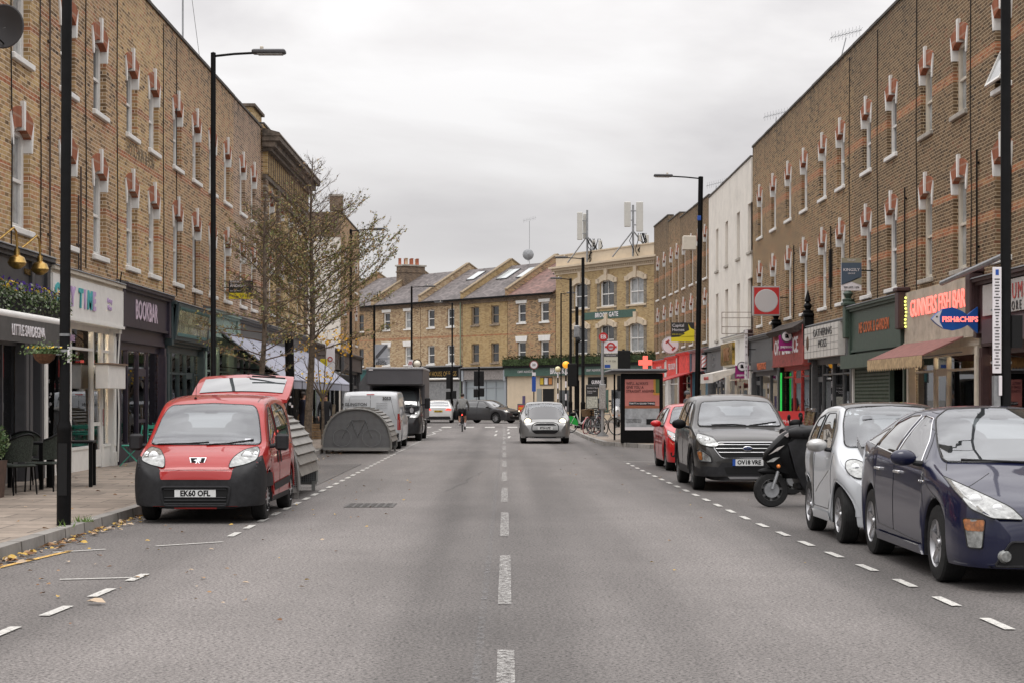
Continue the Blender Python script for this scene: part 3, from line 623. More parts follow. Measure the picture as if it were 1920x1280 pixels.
# corniced building
YB = brick('warm_yellow_brick', [(0, (.2, .13, .06)), (.3, (.42, .29, .13)), (.7, (.52, .38, .19)), (1, (.45, .33, .2))], mortar=(.5, .42, .3), soot=.2)
h7 = house('corniced_building', (LX+.05, 61.7, 0), R(90), 13.0, 11.15, YB, 'yellow brick building with a heavy dark projecting cornice and blackened brick piers',
    [dict(u=u, z0=a, zs=b, kw=dict(gl=GLASSC)) for u in (2.2, 5.1, 7.9, 10.8) for a, b in ((4.6, 6.3), (7.0, 8.55))], shoptop=3.95, group=None, cat='building', side=BL2, winw=1.15)
co = MB(); COR = mat('weathered_cornice', (.15, .12, .095), .9, var=.35, vs=3, bump=.5, dirt=.3)
co.box(-.1, 13.1, -.12, 0, 9.25, 9.4, COR)
for k in range(44): u = .05+k*.298; co.box(u, u+.14, -.16, 0, 9.42, 10.2, BD if k % 2 else YB)
co.box(-.1, 13.1, -.32, 0, 10.2, 10.34, COR).box(-.15, 13.2, -.45, 0, 10.34, 10.55, COR).box(-.2, 13.3, -.62, 0, 10.55, 10.72, COR).prism([(-.66, 10.72), (0, 10.72), (0, 11.0), (-.6, 10.84)], -.22, 13.32, COR, 'x')
co.build('cornice', h7, smooth=0)
for u in (0, 3.5, 12.5):
    z = 4.0; pr = MB()
    while z < 9.25: pr.box(u, u+.5, -.13, .0, z, z+.16, BD).box(u+.03, u+.47, -.10, .0, z+.16, z+.24, STONE); z += .24
    pr.build('pier', h7, smooth=0)
bx = MB().box(-.1, 2.2, .35, 3.2, 11.15, 11.75, YB).box(-.2, 2.3, .25, 3.3, 11.75, 11.85, COR).build('parapet_block', h7, smooth=0)
for z in (8.78,):
    MB().box(1.2, 3.2, -.14, .0, z, z+.1, COR).box(4.1, 11.9, -.14, .0, z, z+.1, COR).build('label_mould', h7, smooth=0)
s7 = shop(h7, .05, 12.9, GREYT, GREYT, zf=(3.4, 3.95), div=(('w', 1),)*7+(('d', .5), ('w', 1)), riser=.4, head=3.2, inner=(.12, .10, .07), goods=20, lit=1, cornice=True)
# lavender awnings over the greengrocer
AWN = mat('lavender_awning', (.36, .37, .44), .85, var=.07, vs=3)
for k in range(5):
    a = 52.6 - 49.7 + k*4.5 + (49.7-52.2); Y0 = 52.2 + k*4.55
    w = MB(); w.prism([(-.12, 3.5), (-2.0, 2.12), (-2.0, 2.15), (-.12, 3.54)], 0, 4.3, AWN, 'x')
    w.prism([(-2.01, 1.87), (-2.0, 1.87), (-2.0, 2.15), (-2.01, 2.15)], 0, 4.3, AWN, 'x')
    o = w.build('awning', None, smooth=0); o.location = (LX, Y0, 0); o.rotation_euler = (0, 0, R(90))
    tag(o, ['lavender grey awning over the pale green shop, nearest of the five', 'lavender grey awning second from the near end of the row', 'lavender grey awning in the middle of the row over the fruit stall', 'lavender grey awning next to the farthest one', 'lavender grey awning at the far end of the row beside the dark canopy'][k], 'awning', 'lavender awnings over the greengrocer')
    fr = MB()
    for u in (.06, 2.15, 4.24): fr.cyl((u, -.1, 3.42), (u, -1.98, 2.05), .02, BLACK, seg=6).cyl((u, -.1, 2.5), (u, -1.4, 2.42), .014, BLACK, seg=6)
    fr.cyl((0, -1.99, 2.1), (4.3, -1.99, 2.1), .025, BLACK, seg=6).build('awning_arm', o)
# low shop and pale building beyond the gap
h8 = empty('low_shop', (LX, 75.0, 0), R(90), 'low single storey shop with brown fascia and black canopy beyond the awnings', 'shop')
MB().box(0, 15, .3, 8, 0, 4.2, BD).build('wall', h8, smooth=0)
BRN = mat('brown_fascia', (.075, .06, .055), .6, var=.1)
shop(h8, .1, 14.9, BLACKM, BRN, zf=(3.05, 3.85), div=(('w', 1), ('d', .4), ('w', 1), ('w', 1), ('w', 1)), goods=10, inner=(.08, .06, .05))
MB().prism([(-.2, 2.95), (-1.3, 2.6), (-1.3, 2.35), (-.2, 2.4)], 1.5, 8, BLACKM, 'x').build('canopy', h8, smooth=0)
h9 = house('end_terrace_house', (LX, 91.5, 0), R(90), 12, 11.2, BP3, 'pale end of terrace house with white rendered flank wall seen through the tree',
    [dict(u=u, z0=a, zs=b) for u in (2.5, 6, 9.5) for a, b in ZL], group=None, side=RENDER)
fk = MB().box(-.03, 0, -.02, 9, 9.9, 11.2, BD).box(-.06, 0, .9, 9, 9.75, 9.9, WHITE).box(-.12, .5, -.1, .55, 11.27, 12.0, BD).box(-.16, .54, -.14, .6, 12.0, 12.1, STONE)
fk.box(-.05, 0, 2.2, 3.2, 5.6, 7.4, GLASSD).box(-.05, 0, 5.0, 6.0, 5.6, 7.4, GLASSD).build('flank_trim', h9, smooth=0)
shop(h9, .1, 11.9, DGREY, BRN, goods=6)
# ---- right terrace
RX = 10.2
ZR = ((4.45, 6.42), (7.95, 9.45))
def rhouse(y0, y1, ys, m, label, H=11.8, x0=RX, rz=R(-90), **kw):
    w = [dict(u=y1-y, z0=a, zs=b) for y in ys for a, b in kw.pop('zr', ZR)] if 'zr' in kw else [dict(u=y1-y, z0=a, zs=b) for y in ys for a, b in ZR]
    for i, ex in (kw.pop('wk', {})).items(): w[i].setdefault('kw', {}).update(ex)
    return house('terraced_house', (x0, y1, 0), rz, y1-y0, H, m, label, w, shoptop=3.95, **kw)
WBR = mat('brown_window_paint', (.28, .22, .16), .6, var=.2)
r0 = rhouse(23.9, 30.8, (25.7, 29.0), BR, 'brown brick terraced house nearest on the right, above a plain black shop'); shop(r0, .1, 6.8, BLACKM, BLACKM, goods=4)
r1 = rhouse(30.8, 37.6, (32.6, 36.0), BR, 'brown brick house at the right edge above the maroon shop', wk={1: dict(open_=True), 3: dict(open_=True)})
MAR = mat('maroon_paint', (.06, .03, .03), .5, var=.1); PLUM = mat('plum_fascia', (.085, .06, .065), .6); PALE = mat('sign_pale_grey', (.50, .48, .46), .6, var=.04)
t1 = shop(r1, .05, 6.75, MAR, MAR, zf=(3.0, 3.95), div=(('d', .45), ('w', 1.1), ('w', 1.1)), head=2.55, inner=(.20, .17, .14), lit=1, goods=10, transom=None, depth=1.6)
MB().box(.75, 6.6, -.18, -.12, 3.28, 3.92, PALE).build('sign_panel', t1, smooth=0); MB().box(.75, 6.6, -.2, -.12, 2.72, 3.2, PLUM).build('lower_sign', t1, smooth=0)
RLT = mat('letter_red', (.45, .07, .06), .5); DLT = mat('letter_dark', (.05, .05, .05), .5)
text('MUMS', .45, RLT, t1, (3.2, -.19, 3.66), name='lettering', space=1.25); text('STORE', .26, DLT, t1, (3.0, -.19, 3.38), name='lettering', space=1.6); text('NERY', .36, LTX, t1, (3.1, -.21, 2.96), name='lettering', space=1.4)
text('POP UP', .22, mat('letter_yellow', (.6, .36, .05), .5), t1, (3.9, .05, 2.25), name='lettering')
MB().cyl((-1.2, -.55, 4.1), (3.2, -.45, 4.35), .06, STEEL, seg=8).build('conduit', r1)
# fish bar
r2 = rhouse(37.6, 44.4, (39.4, 42.5), BR, 'brown brick house with boarded cream windows above the fish bar', winkw=dict(fr=CREAMP, gl=GLASSC, sill=STONE))
CRS = mat('weathered_cream_board', (.46, .40, .32), .8, var=.12, vs=3, dirt=.5); RAWN = mat('faded_red_awning', (.24, .11, .095), .85, var=.15)
t2 = shop(r2, .1, 6.7, CREAMP, CRS, zf=(2.95, 4.2), div=(('w', .9), ('d', .55), ('w', 1.3)), head=2.6, inner=(.34, .22, .12), goods=12, transom=2.2, bulbs=2, lit=1, cornice=False, riser=.5, pil=CREAMP)
text('GUNNERS FISH BAR', .60, REDL, t2, (3.4, -.14, 3.74), sx=.98, name='neon_lettering', ext=.01, bold=-.002)
nl = MB(); YN = mat('neon_yellow', (.9, .95, .2), emit=1.5)
for u, s in ((.35, -1), (6.45, 1)):
    for k in range(9): z = 3.35+k*.09; nl.ball((u+.05*s*sin(k*1.2), -.15, z), .03, YN, 6, 4)
nl.build('neon_trim', t2)
a2 = MB().prism([(-.12, 2.9), (-1.05, 2.50), (-1.05, 2.53), (-.12, 2.94)], .1, 5.9, RAWN, 'x')
BEI = mat('awning_valance', (.48, .35, .20), .9, var=.2)
for k in range(23): u = .1+k*.252; a2.add([(u, -1.06, 2.52), (u+.25, -1.06, 2.52), (u+.25, -1.06, 2.30), (u+.125, -1.06, 2.23), (u, -1.06, 2.30), (u, -1.05, 2.52), (u+.25, -1.05, 2.52), (u+.25, -1.05, 2.30), (u+.125, -1.05, 2.23), (u, -1.05, 2.30)], [(0, 1, 2, 3, 4), (9, 8, 7, 6, 5)], BEI)
a2.cyl((.4, -.1, 2.6), (.4, -1.0, 2.48), .015, STEEL, seg=6).cyl((5.6, -.1, 2.6), (5.6, -1.0, 2.48), .015, STEEL, seg=6).build('awning', r2, smooth=0)
# cook & garden
GRN = mat('bottle_green_paint', (.055, .085, .065), .5, var=.12, dirt=.15); ORT = mat('letter_orange', (.55, .14, .05), .6, var=.2, vs=20)
r3 = rhouse(44.4, 51.3, (46.3, 49.5), BR, 'brown brick house above the bottle green shop with a shutter')
t3 = shop(r3, .05, 6.8, GRN, GRN, zf=(2.95, 4.05), div=(('d', .3), ('w', 1)), head=2.5, inner=(.05, .05, .04), goods=6, transom=None, riser=.3)
text("N5 COOK & GARDEN", .42, ORT, t3, (3.3, -.13, 3.52), sx=.95, bold=.008, name='lettering')
MB().box(.1, 6.75, -.42, -.15, 2.42, 2.80, GRN).build('shutter_box', t3, smooth=0)
sh = MB(); GSH = mat('shutter_green', (.07, .10, .07), .5, metal=.3, var=.2)
for k in range(22): z = .3+k*.1; sh.box(.4, 5.2, -.06, -.03, z, z+.055, GSH)
for k in range(40): sh.box(.42+k*.12, .46+k*.12, -.062, -.02, .3, 2.45, GSH)
sh.box(.3, .42, -.12, 0, .12, 2.45, WHITE).box(5.2, 5.3, -.12, 0, .12, 2.45, GRN).build('roller_shutter', t3, smooth=0)
# gathering moss
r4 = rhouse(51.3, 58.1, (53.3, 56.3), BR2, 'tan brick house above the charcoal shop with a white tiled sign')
t4 = shop(r4, .05, 6.75, GREYT, GREYT, zf=(2.9, 3.75), div=(('d', .5), ('w', .8), ('w', .8), ('w', .8)), head=2.7, inner=(.07, .07, .07), goods=9, transom=2.3, depth=1.8)
TIL = mat('white_tile', (.62, .60, .56), .4, var=.06); b = MB().box(.45, 6.2, -.36, -.13, 2.85, 3.82, TIL)
for k in range(1, 10): b.box(.45+k*.575, .462+k*.575, -.364, -.35, 2.85, 3.82, DLT)
for k in range(1, 5): b.box(.45, 6.2, -.364, -.35, 2.85+k*.194, 2.86+k*.194, DLT)
b.build('tiled_sign', t4, smooth=0); text('GATHERING\nMOSS', .34, DLT, t4, (3.7, -.37, 3.42), sx=1.7, bold=-.001, name='lettering')
MB().lathe([(0, 0), (.2, .0), (.24, .02), (.2, .03), (0, .035)], mat('wreath', (.12, .07, .04), .9, var=.5, vs=20), (1.05, -.375, 3.33), 'y', 14).build('wreath_emblem', t4)
# off licence
RSH = mat('shop_red', (.42, .03, .03), .5, var=.15, dirt=.2); RFA = mat('faded_red_sign', (.33, .06, .05), .7, var=.25, dirt=.3)
r5 = rhouse(58.1, 64.9, (59.8, 63.1), BR2, 'tan brick house above the red off licence')
t5 = shop(r5, .05, 6.7, RSH, RFA, zf=(2.75, 4.0), div=(('w', .8), ('d', .6), ('w', .9)), head=2.6, inner=(.22, .17, .12), lit=1, goods=22, transom=2.3, cornice=False, pil=BLACKM, doorm=RSH, bulbs=2, fy=-.3)
text('OFF LICENCE', .72, LTX, t5, (3.1, -.31, 3.35), bold=.015, sx=1.2, name='lettering')
MB().prism([(-.45, 3.75), (-.62, 3.9), (-.1, 4.2), (0, 4.05)], .3, 6.4, mat('torn_canopy', (.06, .05, .045), .9, var=.3, bump=.6, bs=8), 'x').build('torn_canopy', t5)
MB().box(.35, .45, -.07, -.02, .9, 2.5, mat('led_green', (.03, .75, .12), emit=.35)).build('light_strip', t5, smooth=0)
# grey shop with orange sign
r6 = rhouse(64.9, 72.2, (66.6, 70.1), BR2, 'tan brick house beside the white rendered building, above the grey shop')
t6 = shop(r6, .05, 7.2, GREYT, GREYT, zf=(3.05, 3.85), div=(('d', .5), ('w', 1), ('w', 1)), head=2.5, inner=(.06, .06, .06), goods=14, transom=None, depth=1.8)
MB().box(.6, 6.6, -.16, -.12, 2.62, 3.0, DGREY).build('lower_sign', t6, smooth=0); text('WILBERFORCE', .36, ORT, t6, (3.6, -.17, 2.8), bold=.008, name='lettering')
for h, z_ in ((r6, 0), (r5, 0), (r4, 0), (r3, 0), (r2, 0), (r1, 0)):
    f = MB(); fm = GRN if h is r3 else BLACK if h in (r5, r4) else MAR
    f.bbox(-.2, .2, -.3, .0, 3.3, 4.25, fm, .03).bbox(-.24, .24, -.34, .0, 4.25, 4.35, fm, .02)
    if h in (r3, r4, r5): f.lathe([(.16, 4.35), (.17, 4.43), (.08, 4.47), (.15, 4.6), (.06, 4.71), (.11, 4.75), (.02, 5.1), (0, 5.13)], fm, (0, -.17, 0), seg=12)
    f.build('shop_console', h)
for h, us in ((r1, (.9, 5.2)), (r2, (.5, 6.6)), (r3, (.3, 6.7)), (r4, (.2, 3.4)), (r5, (.3, 3.2)), (r6, (.4,))):
    for u in us[1:] if len(us) > 1 else (): pipe(h, u, 4.3, 6.9, r=.02, y=-.045)
for h, u in ((r1, 2.2), (r2, .95), (r2, 6.0), (r3, 3.3), (r4, 6.2), (r1, 5.8)): cable(h, [(u, -.02, 4.2), (u+.06, -.02, 6), (u-.04, -.02, 8), (u+.02, -.02, 11.6)], .012)
bk = MB()
for k in range(4): u = 2.9+.17*k; bk.box(u, u+.05, -.02, 0, 5.0, 6.2, BLACKM)
bk.build('vent_slot', r4, smooth=0)
# white rendered building
SC = mat('shadow_cream', (.50, .46, .41), .8, var=.05)  # duller cream for panes and frames of the blank windows
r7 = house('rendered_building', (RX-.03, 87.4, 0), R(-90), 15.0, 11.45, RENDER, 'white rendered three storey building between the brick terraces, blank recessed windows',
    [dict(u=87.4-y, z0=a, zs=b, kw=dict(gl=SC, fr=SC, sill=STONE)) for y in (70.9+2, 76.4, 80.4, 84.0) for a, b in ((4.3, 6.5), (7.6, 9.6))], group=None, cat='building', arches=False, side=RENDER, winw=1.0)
GRY2 = mat('mid_grey_fascia', (.13, .13, .135), .6, var=.1)
t7 = shop(r7, .1, 6.9, GRY2, GRY2, zf=(2.9, 3.8), div=(('w', 1), ('d', .5), ('w', 1)), inner=(.10, .09, .08), goods=12); text('CLIPPER', .42, STEEL, t7, (3.0, -.13, 3.5), name='lettering')
text('BARBER SHOP', .2, STEEL, t7, (3.0, -.13, 3.12), name='lettering')
t8 = shop(r7, 7.1, 14.9, WHITE, WHITE, zf=(2.9, 4.1), div=(('w', 1), ('d', .5), ('w', 1.2)), inner=(.26, .2, .14), goods=14, lit=1, bulbs=3)
GFO = mat('gold_foil', (.55, .38, .10), .2, metal=.9, var=.5, vs=4); MB().box(8.2, 12.2, -.42, -.3, 3.0, 3.95, GFO).box(8.1, 12.3, -.3, -.12, 2.92, 4.02, WHITE).build('gold_sign', t8, smooth=0); text('WINE', .75, mat('dark_gilt', (.2, .08, .02), .4), t8, (10.2, -.43, 3.45), bold=.03, name='lettering')
MB().prism([(-.12, 2.88), (-1.3, 2.62), (-1.3, 2.22), (-.12, 2.75)], 8.0, 12.6, mat('white_canvas', (.6, .57, .53), .8, dirt=.3, var=.05), 'x').build('awning', r7, smooth=0)
text('COFFEE AND WINE', .2, RLT, r7, (10.3, -1.32, 2.42), name='lettering')
# far right houses on a slight bend
DX, DY = -.0297, 1.0; Lf = hypot(DX, DY); RZF = atan2(-DY, -DX)
def rf(y0, y1, ys, H, m, label, fr):
    xe = RX + DX*(y1-87.4)
    return house('terraced_house', (xe, y1, 0), RZF, (y1-y0)*Lf, H, m, label, [dict(u=(y1-y), z0=a, zs=b, kw=dict(gl=fr, fr=WHITE)) for y in ys for a, b in ((4.4, 6.5), (7.6, 9.7))], winw=1.1)
r8 = rf(87.45, 98.6, (88.8, 91.2, 93.9, 97.0), 11.6, BR, 'brown brick house behind the right street lamp, next to the white building', GLASSC)
r9 = rf(98.65, 104, (99.9, 102.6), 11.9, BR2, 'narrow brown brick house second from the far end of the right terrace', GLASSC)
r10 = rf(104.05, 111.3, (105.9, 109.2), 12.3, BR, 'red brown brick end house at the far end of the right terrace', GLASSC)
BLUP = mat('blue_paint', (.07, .17, .24), .5, var=.1); RSG = mat('red_lit_sign', (.60, .045, .035), emit=.22, var=.3, vs=5); PNK = mat('pink_fascia', (.36, .17, .17), .6, var=.2)
shop(r8, .1, 5.2, RSH, RSG, zf=(2.9, 3.9), goods=8, inner=(.2, .1, .08)); shop(r8, 5.4, 11, BLUP, PNK, zf=(3.0, 3.9), goods=8, pil=BLUP)
shop(r9, .1, 5.2, WHITE, RSG, zf=(2.9, 3.8), goods=6); shop(r10, .1, 7.1, WHITE, RSG, zf=(2.9, 3.7), goods=6)
MB().prism([(-.12, 2.9), (-2.3, 2.25), (-2.3, 2.3), (-.12, 2.95)], .3, 6, RSH, 'x').prism([(-2.3, 2.1), (-2.28, 2.1), (-2.28, 2.3), (-2.3, 2.3)], .3, 6, RSH, 'x').build('awning', r8, smooth=0)
text('FRIED CHICKEN', .5, LTX, r9, (2.6, -.13, 3.35), sx=.9, name='lettering')
text('PHARMACY', .5, LTX, r10, (3.6, -.13, 3.3), name='lettering')
# ================================================================ FAR ROW AND PUB
TILEB = mat('brown_roof_tile', (.17, .10, .08), .8, var=.25, vs=3, bump=.5, bs=14)
def slate_roof(name, base, w=.26, h=.19):
    m = bpy.data.materials.new(name); m.use_nodes = True; t = m.node_tree; b = t.nodes['Principled BSDF']; b.inputs['Roughness'].default_value = .75
    g = N(t, 'ShaderNodeTexCoord'); s = N(t, 'ShaderNodeSeparateXYZ'); L(t, g.outputs['Object'], s.inputs[0])
    r = mth(t, 'DIVIDE', s.outputs[2], h*.55); row = mth(t, 'FLOOR', r)
    cu = mth(t, 'ADD', mth(t, 'DIVIDE', s.outputs[0], w), mth(t, 'MULTIPLY', mth(t, 'MODULO', row, 2), .5)); cx = N(t, 'ShaderNodeCombineXYZ'); L(t, mth(t, 'FLOOR', cu), cx.inputs[0]); L(t, row, cx.inputs[1])
    wn = N(t, 'ShaderNodeTexWhiteNoise'); L(t, cx.outputs[0], wn.inputs[0])
    n = N(t, 'ShaderNodeTexNoise', ins={'Scale': .9, 'Detail': 6}); L(t, g.outputs['Object'], n.inputs['Vector'])
    c = mix(t, 1, base, ramp(t, wn.outputs[0], [(0, .65), (.5, 1), (1, 1.4)]), 'MULTIPLY'); c = mix(t, 1, c, ramp(t, n.outputs['Fac'], [(.3, .7), (.7, 1.25)]), 'MULTIPLY')
    ln = mth(t, 'LESS_THAN', mth(t, 'FRACT', r), .16); L(t, mix(t, ln, c, (.04, .038, .04)), b.inputs['Base Color']); return m
SLT = slate_roof('grey_slates', (.125, .108, .105)); TLR = slate_roof('red_brown_tiles', (.17, .095, .08))
COPB = mat('coping_buff', (.27, .21, .14), .9, var=.2, dirt=.3)
A = Vector((xx(735, 138), 138)); B = Vector((xx(1042, 122), 122)); dr = (B-A).normalized(); RZ = atan2(dr.y, dr.x)
def uof(px, A=A, d=dr): k = px-CX; return (k*A.y - F*A.x)/(F*d.x - k*d.y)
def rowhouse(p0, p1, m, wpx, label, fr=WHITE, roof=SLT, sky_=(), arch_=False, zz_=((4.1, 5.5), (6.85, 8.2)), lintel=None, gl=None, ground=True, sillm=WHITE):
    u0, u1 = uof(p0), uof(p1); w = u1-u0; o = A + dr*u0
    root = empty('row_house', (o.x, o.y, 0), RZ, label, 'house', 'houses closing the far end of the street')
    wins = [(uof(p)-u0, a, b) for p in wpx for a, b in zz_]
    b = MB(); wall_holes(b, w, 3.75, 8.95, [(u-.47, u+.47, a, c) for u, a, c in wins], m)
    b.quad((0, 0, 0), (0, 0, 8.95), (0, 9, 8.95), (0, 9, 0), m).quad((w, 0, 0), (w, 9, 0), (w, 9, 8.95), (w, 0, 8.95), m)
    b.add([(0, 0, 8.95), (0, 4.4, 11.45), (0, 9, 8.95)], [(0, 1, 2)], m).add([(w, 0, 8.95), (w, 4.4, 11.45), (w, 9, 8.95)], [(0, 1, 2)], m)
    b.box(0, w, -.08, 0, 8.45, 8.6, BD).box(0, w, -.14, 0, 8.6, 8.72, BD)
    b.build('wall', root, smooth=0)
    r = MB().prism([(-.25, 8.84), (4.4, 11.5), (9.2, 8.84), (9.2, 8.76), (4.4, 11.40), (-.25, 8.74)], .22, w-.02, roof, 'x').box(.0, w, -.34, -.24, 8.72, 8.84, BLACK)
    ro = r.build('roof', root, smooth=0)
    MB().prism([(-.2, 8.75), (-.2, 9.25), (4.4, 11.95), (9.2, 9.3), (9.2, 8.8)], -.05, .27, m, 'x').prism([(-.24, 9.26), (4.4, 11.97), (9.24, 9.3), (9.24, 9.4), (4.4, 12.07), (-.24, 9.35)], -.09, .31, COPB, 'x').build('party_wall', root, smooth=0)
    for (su, sv, sw, sh_) in sky_:
        k = MB(); k.M = Matrix.Translation((su, sv, 8.98+sv*.572)) @ Matrix.Rotation(R(29.8), 4, 'X')
        k.box(0, sw, 0, sh_, .0, .07, DGREY).box(.06, sw-.06, .06, sh_-.06, .06, .08, mat('skylight_glass', (.45, .48, .48), .08, ior=1.7)); k.build('skylight', ro, smooth=0)
    for u, a, c in wins:
        window(root, u, a, c, .94, fr=fr, y=.10, gl=gl, sill=sillm)
        if lintel: MB().prism([(u-.6, c+.02), (u+.6, c+.02), (u+.68, c+.42), (u-.68, c+.42)], -.05, .0, lintel).build('lintel', root, smooth=0)
    return root, w
n1, w1 = rowhouse(622, 699, BP3, (650, 676), 'tan brick row house mostly hidden behind the big street tree', fr=WBR)
n2, w2 = rowhouse(700, 788, BP, (725, 765), 'patchy yellow brick row house with white stone lintels and the chimney stack', lintel=WHITE)
n3, w3 = rowhouse(789, 867, BP, (808, 845), 'patchy brick row house with white sashes and two skylights', sky_=((2.3, 2.6, 1.0, 1.4), (4.0, 2.6, 1.0, 1.4)))
n4, w4 = rowhouse(868, 951, BP2, (891, 928), 'orange brick row house with brown framed windows', fr=WBR, gl=GLASSD, sillm=WBR, sky_=((1.0, 2.3, 1.3, 1.6), (3.4, 2.3, 1.2, 1.6)))
n5, w5 = rowhouse(952, 1041, BP3, (978, 1021), 'pale brick row house with red brown roof tiles next to the yellow pub', roof=TLR, lintel=WHITE, sky_=((2.2, 2.4, 1.1, 1.2),))
ch = MB().box(-.55, .6, 2.6, 4.6, 10.2, 12.1, BD).box(-.65, .7, 2.5, 4.7, 12.1, 12.22, STONE).box(-.6, .65, 2.55, 4.65, 11.6, 11.7, BD)
ch = ch.build('chimney', n2, smooth=0)
TER = [mat('terracotta', (.40, .13, .07), .8, var=.2), mat('buff_pot', (.50, .36, .24), .8, var=.2)]
for k in range(7):
    MB().lathe([(.15, 0), (.13, .05), (.12, .5), (.15, .55), (.1, .56), (.1, .3)], TER[k in (1, 6)], (-.3+.55*(k % 2), 2.75+k*.27, 12.2), seg=10).build('chimney_pot', ch)
TBG = mat('teal_green_fascia', (.02, .10, .10), .5)
for h, w, fm, txt, tm in ((n1, w1, TBG, None, None), (n2, w2, TBG, 'MEDITERRANEAN CAFE', LTX), (n3, w3, BLACK, 'NEW HOUSE OF EGGS', GOLD), (n4, w4, mat('dirty_grey_fascia', (.28, .26, .25), .7, var=.2, dirt=.4), None, None)):
    if h is n3:
        s = shop(h, .05, w-.05, DGREY, fm, zf=(3.0, 3.75), div=(('s', 1),), goods=0, head=2.8)
        q = MB()
        for k in range(24): q.box(.3, w-.3, .07, .10-.015*(k % 2), .15+k*.11, .25+k*.11, STEEL)
        q.build('roller_shutter', s, smooth=0); MB().cyl((.1, -.25, 2.98), (w-.1, -.25, 2.98), .08, WHITE, seg=8).build('awning_roll', s)
    elif h is n4: s = shop(h, .05, w-.05, mat('pale_blue_frame', (.3, .33, .36), .6), fm, zf=(2.95, 3.6), div=(('w', 1),)*4, riser=.5, transom=2.3, glass=mat('frosted_glass', (.30, .34, .36), .3), goods=0, head=2.8, conm=BLACKM)
    else: s = shop(h, .05, w-.05, DGREY, fm, zf=(2.95, 3.65), goods=6, head=2.8)
    if txt: text(txt, .5 if h is n3 else .46, tm, s, (w/2+(.8 if h is n2 else 0), -.14, 3.35), sx=.85, name='lettering')
MB().cyl((w3-.15, -.08, .2), (w3-.15, -.08, 8.7), .05, mat('green_pipe', (.22, .28, .2), .7), seg=6).build('drainpipe', n3)
# pub ------------------------------------------------------------
PC = mat('pub_cream', (.60, .50, .37), .7, var=.05, vs=2, dirt=.1); PG = mat('pub_green', (.05, .11, .085), .5, var=.1)
A2 = Vector((xx(1042.3, 121.95), 121.95)); B2 = Vector((xx(1226, 111.5), 111.5)); d2 = (B2-A2).normalized(); RZ2 = atan2(d2.y, d2.x)
u2 = lambda px: uof(px, A2, d2)
pub = empty('pub', (A2.x, A2.y, 0), RZ2, 'yellow brick corner pub with cream parapet, green fascia and hedge along its front', 'pub')
W2 = 13.2; wn_ = [(u2(p), a, b) for p in (1089, 1138, 1193) for a, b in ((4.5, 6.35), (7.55, 9.3))]
b = MB(); wall_holes(b, W2, 3.7, 10.05, [(u-.85, u+.85, a, c) for u, a, c in wn_], BY)
b.quad((0, 0, 0), (0, 0, 10.6), (0, 12, 10.6), (0, 12, 0), BY).quad((W2, 0, 0), (W2, 12, 0), (W2, 12, 10.6), (W2, 0, 10.6), BY).quad((0, 12, 0), (W2, 12, 0), (W2, 12, 10.6), (0, 12, 10.6), BY)
b.build('wall', pub, smooth=0)
for u, a, c in wn_:
    for q_ in (u-1.2, u+.86): MB().box(q_, q_+.34, -.012, 0, a-.25, c+.1, BYD).build('quoin', pub, smooth=0)
b = MB().box(-.1, W2, -.06, .3, 10.0, 10.25, PC).box(-.2, W2+.1, -.25, .3, 10.25, 10.42, PC).box(-.3, W2+.2, -.45, .3, 10.42, 10.55, PC).box(0, W2, 0, .3, 10.55, 11.3, PC).box(0, .3, .3, 12, 10.55, 11.3, PC).box(-.05, W2, -.05, .35, 11.3, 11.38, PC)
for k in range(60): b.box(.0+k*.22, .11+k*.22, -.14, -.06, 10.12, 10.25, PC)
b.build('parapet', pub, smooth=0); MB().box(.3, W2, .3, 12, 10.5, 10.6, SLATE).build('roof', pub, smooth=0)
for u, a, c in wn_:
    window(pub, u, a, c, 1.7, y=.1, bars=1, split=.48, sill=PC, sillw=.35, gl=GLASSD if u < 9 else GLASSC)
    lo = arch_pts(1.75, .22, c-.2); hi = arch_pts(1.75, .22, c-.2, off=.38)
    k = MB().prism([(u+x, z) for x, z in lo] + [(u+x, z) for x, z in reversed(hi)], -.09, .12, PC)
    k.prism([(u-.14, c-.02), (u+.14, c-.02), (u+.19, c+.72), (u-.19, c+.72)], -.15, .05, PC)
    for s in (-1, 1): k.box(u+s*.86, u+s*1.28, -.09, .0, c-.18, c+.12, PC)
    k.build('window_arch', pub, smooth=0)
MB().box(u2(1093), u2(1192), -.03, 0, 6.75, 7.25, PG).build('name_band', pub, smooth=0)
text('BROOK GATE', .42, LTX, pub, (u2(1138), -.04, 7.0), bold=.01, name='lettering', space=1.1)
def pubfront(h, w, items):
    f = MB().box(0, w, -.05, .2, .12, 3.1, PC).box(-.02, w, -.3, 0, 3.1, 3.68, PG).box(-.03, w, -.45, 0, 3.68, 3.85, BLACK).box(0, w, -.1, 0, .12, .5, PC)
    o = f.build('pub_front', h, smooth=0)
    return o
f1 = pubfront(pub, W2, None); f2 = pubfront(n5, w5, None)
HED = mat('hedge_leaf', (.045, .075, .022), .9, var=.5, vs=6); r = random.Random(9)
for h, w in ((pub, W2), (n5, w5)):
    hb = MB().box(0, w-.1, -.5, -.02, 3.85, 4.3, HED)
    for k in range(int(w*130)):
        x, y, z = r.uniform(0, w), r.uniform(-.62, -.05), r.uniform(3.8, 4.5); s = .07
        hb.add([(x-s, y, z), (x+s*r.random(), y-s, z+s), (x+s, y+s*.3, z-s*.4)], [(0, 1, 2)], HED)
    hb.build('hanging_hedge', h, smooth=0)
text("BROOK GATE", .56, LTX, f1, (u2(1063)-.0, -.31, 3.4), bold=.015, name='lettering'); text('CRAFT ALEHOUSE', .22, LTX, f1, (u2(1120), -.31, 3.4), name='lettering')
text('CRAFT ALEHOUSE', .22, LTX, f2, (w5*.45, -.31, 3.4), name='lettering')
